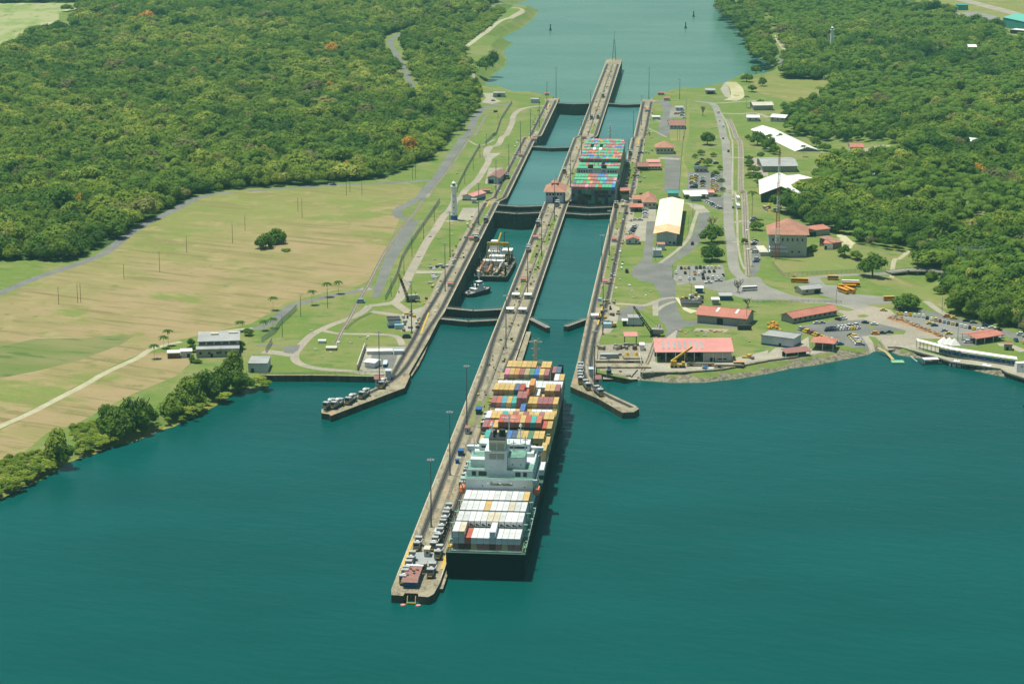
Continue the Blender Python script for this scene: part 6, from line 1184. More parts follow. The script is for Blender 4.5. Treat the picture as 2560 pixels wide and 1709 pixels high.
def pole(a, b, h, label, cat='pole', grp='poles', arm=True, col=None):
    x, y = G(a, b); r = empty('pole', x, y, float(T(x, y)), 0, label, cat, grp); m = MB(); m.cyl(0, 0, 0, .16, h, 6, .12); m.build('shaft', col or M_bark, r)
    if arm: m = MB(); m.beam((0, 0, h-.3), (1.5, 0, h), .12); m.box(1.5, 0, h-.1, .7, .3, .15); m.build('lamp_head', M_silver, r)
fp = px('E 1013,712 1305,655 1525,492 1900,420 2002,316 480,918 635,905 660,903 F 343,158 377,208')
nm = ['wooden pole in the field near the green patch', 'thick wooden pole in the middle of the field', 'thin wooden pole upper middle of the field', 'thick wooden pole right of the field middle', 'thin wooden pole upper right of the field', 'leftmost thin pole of the field', 'left one of the double poles at the left of the field', 'right one of the double poles at the left of the field', 'left one of the double poles above the round tree', 'right one of the double poles above the round tree']
for (a, b), l, h in zip(fp, nm, (10, 14, 11, 14, 11, 11, 12, 12, 10, 14)): pole(a, b, h, l, 'utility pole', 'utility poles in the field', False)
for i, (a, b, h) in enumerate([(819, 770, 12), (752, 792, 13), (706, 843, 13), (978, 741, 12), (1010, 690, 12), (1059, 598, 11), (1086, 554, 12), (1030, 642, 13), (1162, 460, 10), (1183, 426, 11), (1200, 396, 10), (1216, 366, 11), (1245, 310, 10), (905, 488, 15), (866, 489, 13), (875, 480, 12), (1118, 357, 13), (1031, 448, 12), (1039, 447, 12), (1162, 325, 10)]): pole(a, b, h, 'thin road side pole %s along the left bank road, counted from the lake' % ORD[i], 'pole', 'thin poles of the left bank', col=M_dark)
for i, (a, b, h) in enumerate([(1638, 652, 10), (1724, 709, 12), (1732, 543, 11), (1720, 577, 10), (1866, 815, 13), (1727, 766, 14), (2447, 806, 12), (2545, 834, 12), (2242, 802, 9), (2355, 780, 9), (1699, 352, 12), (1693, 354, 14), (2090, 760, 9), (2394, 856, 9)]): pole(a, b, h, 'thin grey lamp pole %s of the right bank, counted from the hangar' % ORD[i], 'lamp pole', 'thin lamp poles of the right bank', col=M_grey)
# flood light gantries at the far end of the centre wall
x, y = xy(2636, 0); r = empty('signal_mast', x, y, -13.9, -HD, 'lattice signal mast at the far tip of the centre wall', 'mast'); m = MB(); [m.beam((sx, sy, 0), (sx*.2, sy*.2, 24), .35) for sx in (-2, 2) for sy in (-2, 2)]; [m.beam((-2+z*.07, -2+z*.07, z), (2-z*.07, -2+z*.07, z), .25) for z in range(0, 24, 4)]; m.beam((0, 0, 24), (0, 0, 34), .3); m.build('lattice', M_rust, r)
# cranes
def lattice_boom(m, p, q, w):
    p, q = Vector(p), Vector(q); d = (q-p).normalized(); s = d.cross(Vector((0, 0, 1))).normalized(); t = s.cross(d); n = int((q-p).length/1.6)
    cs = [(s*a+t*b)*w/2 for a, b in ((-1, -1), (1, -1), (1, 1), (-1, 1))]
    for c in cs: m.beam(p+c, q+c*.5, .26)
    for i in range(n):
        a = p+(q-p)*i/n; b = p+(q-p)*(i+1)/n
        for j in range(4): m.beam(a+cs[j], b+cs[(j+1) % 4], .14)
def crawler(a, b, tip, rz, label, mt, tipm):
    x, y = G(a, b); z = float(T(x, y)); r = empty('crawler_crane', x, y, z, 0, label, 'crane', 'lattice boom crawler cranes'); m = MB(); m.box(-2, 0, 0, 1, 5.5, 1.1, rz); m.box(2, 0, 0, 1, 5.5, 1.1, rz); m.box(0, 0, .8, 3.4, 2.4, .6, rz); m.build('crawler_track', M_dark, r)
    m = MB(); m.box(1.2, .6, 1.5, 6.2, 3.6, 2.7, rz); m.box(4.2, .8, 1.5, 1.2, 3.8, 2.0, rz); m.build('house', mt, r); m = MB(); m.box(-2.2, -1, 1.5, 1.5, 1.8, 2.2, rz); m.build('cab', M_win, r)
    m = MB(); lattice_boom(m, (-2, -.3, 2.2), (tip[0]*.8-.4, tip[1]*.8, 2.2+(tip[2]-2.2)*.8), 1.3); bo = m.build('boom', M_dark, r); m = MB(); k = Vector(tip); j = Vector((tip[0]*.8-.4, tip[1]*.8, 2.2+(tip[2]-2.2)*.8)); lattice_boom(m, j, k, 1.0); m.build('boom_tip', tipm, bo)
    m = MB(); m.beam(tip, (3, .5, 5), .1); m.beam(tip, (tip[0], tip[1], 6), .08); m.box(tip[0], tip[1], 5, .6, .6, 1.2); m.beam((2.6, .5, 4), (3, .5, 6), .3); m.build('cable', M_dark, r)
crawler(1028, 754, (-7.5, 2, 17), .35, 'grey crawler crane with dark lattice boom on the left lawn', M_gw, M_yellow)
crawler(1638, 840, (-12.5, 2, 17), -.2, 'grey crawler crane on the right lawn with boom leaning left', M_gw, M_rust)
x, y = G(1694, 918); r = empty('mobile_crane', x, y, float(T(x, y)), 0, 'yellow mobile crane with a raised telescopic boom on the right quay', 'crane'); m = MB(); m.box(0, 0, .8, 8, 2.6, 1.1); m.box(-2.2, 0, 1.9, 3, 2.5, 2.0); m.box(3, 0, 1.9, 1.6, 2.4, 1.2); m.build('body', M_yellow, r); [mobj('wheel', me, None, r) for me in [MB().cyl(0, 0, 0, .01, .01, 3).mesh('wheel', M_black)][:0]]
m = MB(); m.beam((-3.4, 0, 3.4), (8.0, 5, 10.2), .9, 1.0); m.build('boom', M_yellow, r)
for wx in (-3, -1, 1.6, 3.2): m = MB(); m.box(wx, 0, 0, 1.2, 2.9, 1.2); m.build('wheel', M_black, r)
# vehicles
def car_mesh(kind):
    m = MB(); L, w, h, c0, c1, ch = {'car': (4.4, 1.75, .62, -.3, 1.05, .55), 'suv': (4.8, 1.9, .85, -.5, 1.1, .7), 'van': (5.2, 2, 1.1, -.2, 1.2, .8), 'pickup': (5.3, 1.9, .8, .4, .65, .7)}[kind]
    m.box(0, 0, .32, L, w, h, tx=.97, ty=.95)
    cl = L*.5 if kind == 'car' else L*.66 if kind == 'suv' else L*.8 if kind == 'van' else L*.32
    cx = -.15 if kind != 'pickup' else .35
    m.box(cx, 0, .32+h, cl, w*.9, ch, mi=1, tx=.78, ty=.86); m.box(cx, 0, .32+h+ch, cl*.78, w*.78, .07)
    for a in (-1, 1):
        for b in (-1, 1): m.cyl(a*L*.31, b*(w/2-.12), 0, .01, .01, 3); m.box(a*L*.31, b*(w/2-.1), .02, .64, .24, .6, mi=2)
    return m.mesh('parked_'+kind, [M_car, M_win, M_black])
M_car = mat('car_paint', (1, 1, 1), .3, n=.06, scale=.6, objcol=True, spec=.5)
CM = {k: car_mesh(k) for k in ('car', 'suv', 'van', 'pickup')}
CN = dict(PAL); CN['w'] = ('white', (.78, .78, .76)); CN['y'] = ('yellow', (.72, .52, .05)); CN['k'] = ('black', (.02, .022, .025)); CN['q'] = ('silver', (.48, .50, .50)); CN['b'] = ('blue', (.04, .09, .22)); CN['m'] = ('maroon', (.20, .03, .03)); CN['x'] = ('grey', (.16, .17, .18)); CN['g'] = ('green', (.05, .18, .12)); CN['o'] = ('orange', (.70, .32, .03)); CN['l'] = ('light blue', (.22, .36, .42))
def car(a, b, c, rz, label, grp='cars in the car parks', kind=None):
    x, y = G(a, b); kind = kind or random.choice(['car', 'car', 'car', 'suv']); o = mobj('parked_car', CM[kind]); o.location = (x, y, float(T(x, y))+.02); o.rotation_euler = (0, 0, rz+random.uniform(-.06, .06)); k = random.uniform(.85, 1.1)
    o.color = (*[q*k for q in CN[c][1]], 1); tag(o, label, 'car', grp)
def row(p, q, cols, rz, place, kind=None):
    n = len(cols)
    for i, c in enumerate(cols):
        if c == '.': continue
        t = i/max(1, n-1); car(p[0]+(q[0]-p[0])*t, p[1]+(q[1]-p[1])*t, c, rz, '%s car, %s in %s' % (CN[c][0], ORD[i] if i < len(ORD) else 'last', place), kind=kind)
HP = math.pi/2
row((1703, 672), (1798, 670), 'kyx.xkxwwyw', HP, 'the back row of the lot below the big tree'); row((1713, 684), (1785, 680), 'k.xwxkk', HP, 'the middle row of the lot below the big tree'); row((1690, 684), (1757, 688), 'w....owk', HP, 'the second middle row of the lot below the big tree')
row((1700, 699), (1805, 696), 'w.wl.kxwww', HP, 'the front row of the lot below the big tree'); car(1808, 690, 'k', HP, 'dark car alone at the right side of the lot below the big tree'); car(1796, 703, 'q', 0, 'long silver pickup in front of the lot below the big tree', kind='pickup'); car(1771, 708, 'w', .1, 'white pickup on the gravel road left of the silver one', kind='pickup')
row((1729, 442), (1731, 470), 'wyywyxwk', 0, 'the left column of the crowded far lot'); row((1757, 446), (1757, 467), 'wwkxy', 0, 'the middle column of the crowded far lot'); row((1783, 440), (1783, 480), 'gbwwywyyyo', 0, 'the right column of the crowded far lot'); row((1739, 440), (1737, 470), 'wbyyxwbk', 0, 'the second left column of the crowded far lot'); row((1790, 442), (1790, 478), 'qwwlywowy', 0, 'the far right column of the crowded far lot')
row((1742, 413), (1755, 400), 'bkyk', .4, 'the diagonal row left of the dark office'); row((1776, 402), (1790, 410), 'wqwwk', .5, 'the diagonal row right of the dark office')
row((1768, 505), (1800, 522), 'qwwkqwx', .2, 'the slanted row beside the striped crossing'); row((1776, 491), (1798, 491), 'yygky', 1.2, 'the yellow row beside the gatehouse')
row((1614, 524), (1613, 544), 'wqwwww', 0, 'the white row left of the hangar'); row((1588, 551), (1600, 551), 'wq', .1, 'the pair beside the carport'); row((1588, 565), (1577, 586), 'qwkxkw', .2, 'the column behind the small orange house')
row((1690, 286), (1705, 284), 'yywk', .2, 'the truck row beside the mauve hall'); row((1705, 290), (1711, 296), 'qw', 0, 'the pair beside the mauve hall')
row((2243, 786), (2308, 792), 'yywowww', HP-.1, 'the far row of the gravel lot'); row((2318, 797), (2456, 828), 'kwymlxykwwkyww', HP-.25, 'the slanted row of the gravel lot'); car(2324, 810, 'y', .1, 'yellow car alone in the gravel lot'); car(2336, 815, 'b', 0, 'dark blue car alone in the gravel lot'); car(2360, 828, 'q', .3, 'silver machine like car in the gravel lot'); car(2372, 836, 'y', .1, 'yellow car in front of the trench in the gravel lot'); car(2459, 829, 'y', .3, 'yellow car behind the red carport')
row((2244, 768), (2209, 777), 'yy', -.3, 'the pair of taxis on the curved road'); row((2368, 793), (2385, 797), 'oy', -.25, 'the taxi pair on the long road'); row((2416, 804), (2434, 808), 'kx', -.3, 'the dark pair on the long road'); row((2464, 816), (2496, 826), 'bwk', -.3, 'the three cars by the forest road'); row((2552, 838), (2566, 842), 'wq', -.2, 'the pair at the right edge'); car(2505, 843, 'w', HP, 'white car at the right end of the red carport'); car(2420, 857, 'w', 0, 'white car in front of the red carport left end', kind='suv'); row((2473, 848), (2492, 846), 'kxq', 0, 'the row beneath the red carport'); row((2540, 853), (2560, 858), 'by', HP, 'the pair on the lawn behind the pier')
row((2068, 827), (2145, 822), 'kkkbxwwqwyyw', HP-.6, 'the upper row of the big asphalt car park'); row((2070, 823), (2140, 815), 'bkxwwwqyw', HP-.6, 'the back row of the big asphalt car park'); row((2001, 824), (2078, 852), 'qxyymmyymyyoyw', HP-.7, 'the long slanted row beside the warehouse'); row((2127, 840), (2147, 862), 'kywywyw', .1, 'the short column at the boat ramp'); row((2133, 840), (2152, 862), 'yywwqyl', .1, 'the second short column at the boat ramp'); row((2088, 858), (2100, 862), 'qb', .3, 'the pair beside the red pavilion')
row((2163, 808), (2186, 812), 'kw', -.4, 'the pair in the middle of the asphalt'); row((2188, 836), (2224, 832), 'okb', -.1, 'the three cars near the small lawn'); row((2095, 800), (2110, 797), 'kqw', -.9, 'the row at the red office end'); row((2042, 809), (2054, 808), 'wq', .2, 'the pair before the long red office')
row((1880, 566), (1884, 548), 'wqxw', .2, 'the column below the tall palm'); row((1884, 612), (1888, 604), 'kwk', .3, 'the cluster left of the cream slab roof'); row((1888, 632), (1888, 632), 'w', 0, 'the gap left of the cream slab roof', 'van'); row((1890, 655), (1892, 650), 'bq', .2, 'the pair below the cream slab roof')
row((1808, 318), (1799, 303), 'ww', HP, 'the two white cars on the far main road'); row((1808, 348), (1821, 380), 'mm', HP, 'the two maroon cars on the far main road'); car(1796, 283, 'w', HP, 'white van at the top of the main road', kind='van'); row((1833, 502), (1833, 520), 'wx', HP, 'the two cars at the bus stop'); car(1731, 611, 'k', HP-.2, 'black car driving on the curved road beside the hangar', kind='suv'); car(1567, 681, 'k', HP, 'black box truck at the edge of the asphalt square', kind='van'); car(833, 463, 'b', 0, 'blue truck on the road along the left forest', kind='pickup'); car(1239, 281, 'k', .9, 'black machine on the far left lawn', kind='suv'); car(1233, 253, 'k', 0, 'dark car at the far left path', kind='car'); car(902, 757, 'l', 0, 'small blue and white van beside the left bank junction', kind='van'); car(1017, 845, 'k', 0, 'black skip like truck beside the left wall', kind='van'); car(1602, 384, 'k', 0, 'black pickup beside the right wall road', kind='pickup')
def bus(a, b, rz, c, label, L=11, grp='buses'):
    x, y = G(a, b); r = empty('bus', x, y, float(T(x, y)), rz, label, 'bus', grp); mt = {'y': M_busy, 'w': M_white, 'k': M_dark}[c]; m = MB(); m.box(0, 0, .6, L, 2.5, 2.2, tx=.98, ty=.94); m.build('body', mt, r); m = MB(); m.box(0, 0, 1.7, L*.93, 2.56, .75); m.build('window', M_win, r)
    for k in (-.33, .3): m = MB(); m.box(L*k, 0, 0, 1, 2.4, .95); m.build('wheel', M_black, r)
M_busy = paint('school_bus_yellow', (.70, .32, .03), .5)
bus(1999, 706, -.15, 'y', 'yellow bus parked behind the grey roofed office'); bus(2108, 731, -1.15, 'y', 'left yellow bus of the nose to camera pair', grp='yellow school buses'); bus(2123, 730, -1.15, 'y', 'right yellow bus of the nose to camera pair', grp='yellow school buses'); bus(2118, 722, -.1, 'y', 'front yellow bus parked crosswise behind the pair', grp='yellow school buses'); bus(2128, 716, -.1, 'y', 'middle yellow bus parked crosswise behind the pair', grp='yellow school buses'); bus(2126, 711, -.1, 'w', 'white roofed bus farthest in the bus group', grp='yellow school buses'); bus(2222, 751, .1, 'y', 'yellow bus under the tree by the road', 7); bus(2082, 699, -.1, 'y', 'small yellow bus on the grass by the bridge road', 7)
bus(1873, 726, .2, 'w', 'white bus crossing the wide grey square', 10); bus(1845, 500, HP, 'w', 'rear white bus at the roadside stop', 10, 'white buses at the roadside stop'); bus(1845, 520, HP, 'w', 'front white bus at the roadside stop', 10, 'white buses at the roadside stop'); bus(1861, 824, 0, 'k', 'dark truck in front of the salmon roofed warehouse', 8, 'trucks'); bus(1847, 916, 0, 'y', 'flatbed truck with red cab on the right quay', 6, 'trucks')
x, y = G(1780, 918); r = empty('rail_flatcar', x, y, float(T(x, y)), -.02, 'two rusty rail flatcars loaded with beams on the right quay', 'rail wagon'); m = MB(); m.box(-6, 3, .8, 15, 2.4, .5); m.box(9, 0, .8, 16, 2.4, .5); m.build('flatbed', M_rust, r); m = MB(); m.box(-6, 3, 1.3, 14, 1.2, .5); m.box(9, 0, 1.3, 14, 1.4, .5); m.build('load', M_pale, r); m = MB(); [m.box(k, 3 if k < 1 else 0, 0, 1.6, 2.2, .8) for k in (-11, -1, 4, 14)]; m.build('wheel', M_black, r)
def clutter(name, s, reg, n, mats, label, cat, size=(.6, 2.2), hmax=1.6, seed=1):
    pl = gp(s, reg); a = np.array(pl); R = random.Random(seed); x0, y0 = a.mean(axis=0); z0 = float(T(x0, y0)); m = MB(); k = 0
    while k < n:
        x, y = R.uniform(a[:, 0].min(), a[:, 0].max()), R.uniform(a[:, 1].min(), a[:, 1].max())
        if inpoly(np.array([x]), np.array([y]), pl)[0]: m.box(x-x0, y-y0, float(T(x, y))-z0, R.uniform(*size), R.uniform(*size), R.uniform(.3, hmax), R.random()*3, mi=R.randrange(len(mats)), tx=.8); k += 1
    r = empty(name, x0, y0, z0, 0, label, cat); m.build('pieces', mats, r)
clutter('yellow_buoys', 'H 0,1070 60,1075 110,1125 0,1120', 'H', 26, [M_yellow, M_busy], 'heap of orange yellow floats beside the warehouse', 'floats', (.8, 2), 1.8, 2)
clutter('machine_pile', 'D 0,1330 60,1330', 'D', 0, [M_yellow], 'x', 'x') if False else None
for s, l, sd in (('S 1908,512 1925,508 1926,530 1908,534', 'cluster of yellow machines in the yard left of the mast', 4), ('S 1936,515 1957,512 1960,530 1938,532', 'cluster of yellow and white machines right behind the mast', 5)): clutter('yellow_machines', s, 'S', 12, [M_yellow, M_yellow, M_gyr, M_dark], l, 'machines', (1.5, 3), 2.4, sd)
clutter('rubble_row', 'H 975,1030 1030,1005 1100,1030 1250,1095 1470,1190 1440,1195 1230,1110 1090,1050', 'H', 120, [M_dirt, M_path, M_dirt], 'long low heap of brown earth beside the trench in the car park', 'earth heap', (.8, 2.2), .9, 6)
clutter('pipe_stack', 'G 1390,850 1560,850 1555,915 1390,915', 'G', 36, [M_gyr, M_rust, M_yellow, M_whr], 'valves and pipes piled inside the fenced compound', 'equipment', (.8, 2.6), 2.6, 7)
clutter('shop_machines', 'G 1200,1330 1480,1330 1480,1375 1200,1375', 'G', 26, [M_yellow, M_rust, M_blue, M_dark], 'yellow and rusty machines standing inside the pink roofed workshop', 'machines', (1, 3), 3.2, 8)
clutter('pallets', 'G 1410,1350 1530,1350 1530,1375 1410,1375', 'G', 4, [M_yellow], 'few yellow crates in front of the workshop', 'crates', (.8, 1.6), 1, 9)
clutter('yard_boxes', 'G 1535,1435 1620,1430 1620,1450 1535,1452', 'G', 5, [M_blue, M_bw], 'pale blue steel boxes on the right quay edge', 'boxes', (2, 3), 1, 10); clutter('girders', 'F 1420,640 1500,640 1470,750 1420,750', 'F', 6, [M_gyr, M_pale], 'grey girders and pipes laid beside the left lock', 'girders', (1, 5), 1.2, 11)
clutter('equipment', 'F 1380,605 1560,600 1560,630 1380,635', 'F', 9, [M_bw, M_gyr, M_dark], 'row of pale blue and grey machines beside the left lock', 'machines', (1.4, 3), 1.8, 12); clutter('wall_gear', 'G 300,420 600,420 600,430 300,430', 'G', 0, [M_yellow], '', '') if False else None
# bits and pieces on the walls
for i, (u0, u1, sd) in enumerate(((1080, 1280, 1), (1290, 1460, 2), (1460, 1640, 3), (1730, 2010, 4), (2080, 2600, 5))):
    R = random.Random(sd); x0, y0 = xy((u0+u1)/2, 0); m = MB(); z0 = float(wall_h((u0+u1)/2))
    for k in range(34): u, v = R.uniform(u0, u1), R.uniform(-4.8, 4.8); x, y = xy(u, v); m.box(x-x0, y-y0, float(wall_h(u))+.2-z0, R.uniform(.3, 1.6), R.uniform(.3, 2), R.uniform(.15, 1.3), -HD, mi=R.randrange(5))
    r = empty('deck_gear', x0, y0, z0, 0, 'scattered boxes, bollards and hatches on the %s stretch of the centre wall' % ORD[i], 'deck gear'); m.build('pieces', [M_pale, M_gyr, M_rust, M_yellow, M_dark], r)
    for s in (-1, 1):
        R = random.Random(sd+20+s); x0, y0 = xy((max(1300, u0)+u1)/2, 50*s); m = MB(); z0 = float(wall_h((max(1300, u0)+u1)/2))
        if u1 < 1300: continue
        for k in range(26): u, v = R.uniform(max(1300, u0), min(2290, u1)), s*R.uniform(47.5, 58); x, y = xy(u, v); m.box(x-x0, y-y0, float(wall_h(u))+.2-z0, R.uniform(.3, 1.6), R.uniform(.3, 2.4), R.uniform(.15, 1.3), -HD, mi=R.randrange(5))
        r = empty('deck_gear', x0, y0, z0, 0, 'scattered boxes and slabs along the %s stretch of the %s wall' % (ORD[i], 'left' if s < 0 else 'right'), 'deck gear'); m.build('pieces', [M_pale, M_gyr, M_whr, M_yellow, M_rust], r)
# bollards, curved fence and fences
def fence(s, reg, h, label, m_, step=3.0, panel=True):
    pts = dens(gp(s, reg), step, False); x0, y0 = pts[0]; z0 = float(T(x0, y0)); r = empty('fence', x0, y0, z0, 0, label, 'fence'); zz = [float(T(*p))-z0 for p in pts]; m = MB()
    for p, z in zip(pts, zz): m.box(p[0]-x0, p[1]-y0, z, .14, .14, h)
    for (p, z), (q, w) in zip(list(zip(pts, zz))[:-1], list(zip(pts, zz))[1:]): m.beam((p[0]-x0, p[1]-y0, z+h), (q[0]-x0, q[1]-y0, w+h), .1)
    m.build('posts', M_gyr, r)
    if panel:
        m = MB(); n = len(pts); m.add([(p[0]-x0, p[1]-y0, z+.1) for p, z in zip(pts, zz)]+[(p[0]-x0, p[1]-y0, z+h-.05) for p, z in zip(pts, zz)], [(i, i+1, n+i+1, n+i) for i in range(n-1)]); m.build('mesh_panel', m_, r)
M_mesh = mat('chain_link_blue', (.42, .52, .52), .6, n=.15, scale=1, alpha=.62); M_mesh2 = mat('chain_link_grey', (.30, .33, .31), .6, n=.15, scale=1, alpha=.28)
fence('F 1055,880 1100,790 1150,690 1190,550 1280,400 1390,240 1500,80', 'F', 3.2, 'long pale blue mesh fence running up the left bank below the lighthouse', M_mesh); fence('F 1640,0 B 1640,1540 1720,1380 1830,1190', 'F', 3, 'pale blue mesh fence on the left bank beyond the lighthouse', M_mesh); fence('B 1870,1180 1930,1120 2000,980 2085,850 2091,840', 'B', 3, 'far pale blue mesh fence reaching the left far junction', M_mesh)
fence('F 45,1225 150,1150 200,1080 300,990 330,955', 'F', 3.2, 'pale mesh fence between the palms and the left lawn', M_mesh); fence('F 80,1310 130,1230', 'F', 3.2, 'short mesh gate fence beside the left control building', M_mesh); fence('F 30,1490 300,1490 700,1485 1040,1478', 'F', 1.3, 'thin railing along the top of the left quay', M_mesh2)
fence('H 40,600 130,690 320,680 640,665 960,650', 'H', 2.6, 'dark mesh fence at the foot of the grassy mound', M_mesh2); fence('C 1425,800 1410,1060 1380,1300 1360,1568', 'C', 2.2, 'long grey fence dividing the right lawn from the slope', M_mesh2); fence('G 1305,590 1310,700', 'G', 2, 'short fence at the left side of the lot below the tree', M_mesh2); fence('H -130,900 100,905 330,900 600,905', 'H', 1.6, 'fence along the lawn beside the wide curved road', M_mesh2)
# trees standing alone
def T1(a, b, r, h, t, label, **k): x, y = G(a, b); return tree(x, y, r, h, t, label, **k)
T1(664, 621, 8.2, 11, .26, 'big round dark tree alone in the field, left part of the pair', lift=.03); T1(692, 608, 8.6, 12, .24, 'big round dark tree alone in the field, right part of the pair', lift=.03); T1(715, 628, 4.5, 2.4, .5, 'low green bush patch at the foot of the round field trees', kind='bush', name='bush')
T1(1780, 652, 9.5, 14, .08, 'large spreading tree in front of the parking lot beside the curved road'); T1(1779, 605, 10, 13, .2, 'large tree behind the spreading tree beside the curved road'); T1(1768, 362, 8, 13, .2, 'dark tree on the far right lawn beside the main road'); T1(1893, 362, 9, 13, .24, 'dark tree left of the angled white warehouse'); T1(1910, 372, 6, 8, .2, 'small dark tree below the angled white warehouse'); T1(1925, 378, 8, 12, .3, 'rounded tree right of the dark tree before the white warehouse'); T1(1770, 415, 5, 8, .5, 'light tree beside the dark office')
T1(2181, 690, 10, 16, .26, 'big dark tree standing in front of the road bridge'); T1(2268, 772, 9.5, 11.5, .22, 'round dark tree at the roadside beside the yellow taxis'); T1(2365, 695, 6.5, 15, .4, 'slender tree beside the right end of the bridge'); T1(2033, 628, 4, 5.5, .35, 'small round tree in front of the big hip roofed building'); [T1(a_, b_, r_, h_, t_, l_) for a_, b_, r_, h_, t_, l_ in ((1875, 415, 5, 7, .2, 'dark bushy tree at the head of the hedge by the rail track'), (1884, 432, 5.5, 8, .3, 'second tree of the hedge by the rail track'), (1893, 452, 5.5, 8, .25, 'third tree of the hedge by the rail track'), (1902, 466, 5, 7, .3, 'last tree of the hedge by the rail track'), (1890, 575, 6, 8, .35, 'bushy tree beside the rail track above the big hip roofed building'), (1788, 440, 4, 6, .3, 'small tree by the crowded far lot'), (1890, 185, 8, 12, .3, 'dark tree at the far right water edge, right one'), (1866, 205, 7, 12, .35, 'dark tree at the far right water edge, left one'), (1960, 300, 6, 9, .2, 'dark tree between the pale roofed houses'), (1935, 385, 6, 8, .3, 'tree beneath the angled white warehouse'))]
T1(1215, 176, 12, 20, .22, 'dark tree group alone beside the far left shore', ); T1(1232, 168, 10, 22, .18, 'tall dark tree beside the far left shore')
for i, (a, b, r, h, t) in enumerate([(145, 1147, 7.5, 14, .62), (160, 1152, 5.5, 9, .3), (290, 1085, 9, 16, .3), (330, 1070, 9, 19, .28), (360, 1060, 7, 16, .35), (270, 1072, 7, 12, .22), (428, 1035, 7, 11, .5), (450, 1020, 8, 13, .45), (480, 1010, 8, 13, .5), (515, 985, 8, 14, .22), (550, 972, 8, 14, .2), (588, 968, 7, 11, .2), (498, 980, 7, 12, .3), (585, 938, 7, 16, .5), (610, 962, 5.5, 9, .25), (470, 975, 5, 9, .4)]):
    T1(a, b, r*1.15, h, t, 'green tree %s from the left along the left lake shore' % ORD[i], group='trees along the left lake shore', lift=.04)
R = random.Random(8)
for i, (a, b) in enumerate([(215, 1115), (245, 1102), (262, 1098), (60, 1190), (85, 1180), (105, 1168), (30, 1215), (0, 1205), (40, 1180), (120, 1160), (650, 955), (662, 962), (625, 962), (470, 1030), (495, 1020), (560, 992)]):
    T1(a, b, R.uniform(4, 6), R.uniform(2.6, 4.5), R.uniform(.45, .75) if i < 18 else .7, 'low leafy bush %s on the left lake shore' % (ORD[i] if i < 22 else 'number %d near the quay wall' % (i-21)), kind='bush', name='bush', group='bushes on the left lake shore')
pl_ = [(386, 896, 8), (410, 870, 7), (421, 863, 9), (683, 775, 8), (780, 762, 9), (818, 742, 9), (846, 734, 8), (682, 820, 6), (1880, 547, 20), (1866, 270, 12), (1944, 405, 9), (2008, 392, 10), (660, 826, 6), (600, 828, 6), (2022, 590, 12)]
for i, (a, b, h) in enumerate(pl_):
    x, y = G(a, b); tree(x, y, 3.2 if h < 15 else 4.4, h, .02, ['palm beside the dirt track left of the control building', 'small palm behind the dirt track bend', 'tall palm above the dirt track bend', 'yellowish palm leftmost in the row along the curved road', 'second palm in the row along the curved road', 'third palm in the row along the curved road', 'rightmost palm in the row along the curved road', 'short palm beside the mesh fence', 'very tall dark palm beside the rail track', 'palm at the far end of the rail track', 'palm above the white open shed', 'palm right of the angled white warehouse', 'low palm at the road bend by the fence', 'low palm behind the control building', 'palm behind the big hip roofed building'][i], 'palm trees standing alone', kind='palm tree', name='palm_tree')
for i, (a, b, r, h) in enumerate([(480, 880, 3, 6), (478, 868, 3, 6), (600, 872, 3.5, 5), (620, 838, 4, 5), (552, 890, 3, 5), (480, 905, 2.6, 3.5), (495, 907, 2.6, 3)]): T1(a, b, r, h, .22, 'small garden tree %s around the left control building' % ORD[i], group='garden trees around the control building')
def bare(a, b, r, h, label):
    x, y = G(a, b); o = empty('bare_tree', x, y, float(T(x, y)), 0, label, 'tree'); R = random.Random(int(a)); m = MB(); m.beam((0, 0, 0), (0, 0, h*.35), .5)
    for i in range(9):
        t = R.random()*6.28; p = (r*.45*math.cos(t), r*.45*math.sin(t), h*R.uniform(.5, .7)); m.beam((0, 0, h*.3), p, .26)
        for k in range(4): q = (p[0]+R.uniform(-.5, .5)*r, p[1]+R.uniform(-.5, .5)*r, p[2]+h*R.uniform(.1, .4)); m.beam(p, q, .14)
    m.build('branches', M_bark, o)
bare(1845, 730, 5, 8, 'bare leafless tree beside the wide grey square'); bare(1870, 768, 4, 6, 'small bare tree behind the salmon roofed warehouse'); bare(1780, 572, 5, 9, 'bare tree behind the large trees at the curved road'); bare(1757, 290, 4, 10, 'bare tree on the far right lawn')
# reeds, weeds and slope woods
def bushes(name, s, reg, step, r, h, t0, t1, label, seed, clear=()):
    global RNG; RNG = np.random.default_rng(seed); x, y = scatter(gp(s, reg), step, clear=clear); n = len(x); k = RNG.integers(0, len(CR), n)
    gnforest(name, x, y, T(x, y)-.3, RNG.uniform(.7, 1.3, n)*r, RNG.uniform(.6, 1.3, n)*h, RNG.uniform(t0, t1, n), np.full(n, len(CR)+len(PALM)), fc, label, 'vegetation')
bushes('reeds', 'J 0,970 100,910 250,880 360,880 440,930 500,960 430,1020 330,1060 200,1150 0,1230 S -100,1250 -100,1150', 'J', 3.2, 2.4, 2.2, .45, .72, 'bright green reeds along the lower left lake shore', 31); bushes('reeds', 'J 560,680 800,620 830,720 940,740 990,770 850,830 640,900 600,780', 'J', 3.2, 2.4, 2.2, .45, .72, 'bright green reeds between two tree groups on the left shore', 32)
bushes('shore_shrubs', 'J 1000,760 1290,690 1400,650 1600,580 1680,500 1900,400 2050,340 2050,300 1900,350 1650,460 1400,560 1280,640', 'J', 7.5, 2.4, 1.8, .4, .8, 'mixed low shrubs along the upper left shore', 33)
bushes('scrub', 'S 1015,92 1099,62 1191,38 1250,16 1262,30 1215,74 1165,106 1150,120 1150,135 1150,200 1100,196 1060,190 1040,130', 'S', 6.5, 4.6, 4.2, .35, .66, 'low green scrub between the forest road and the far left shore', 34, CLEAR)
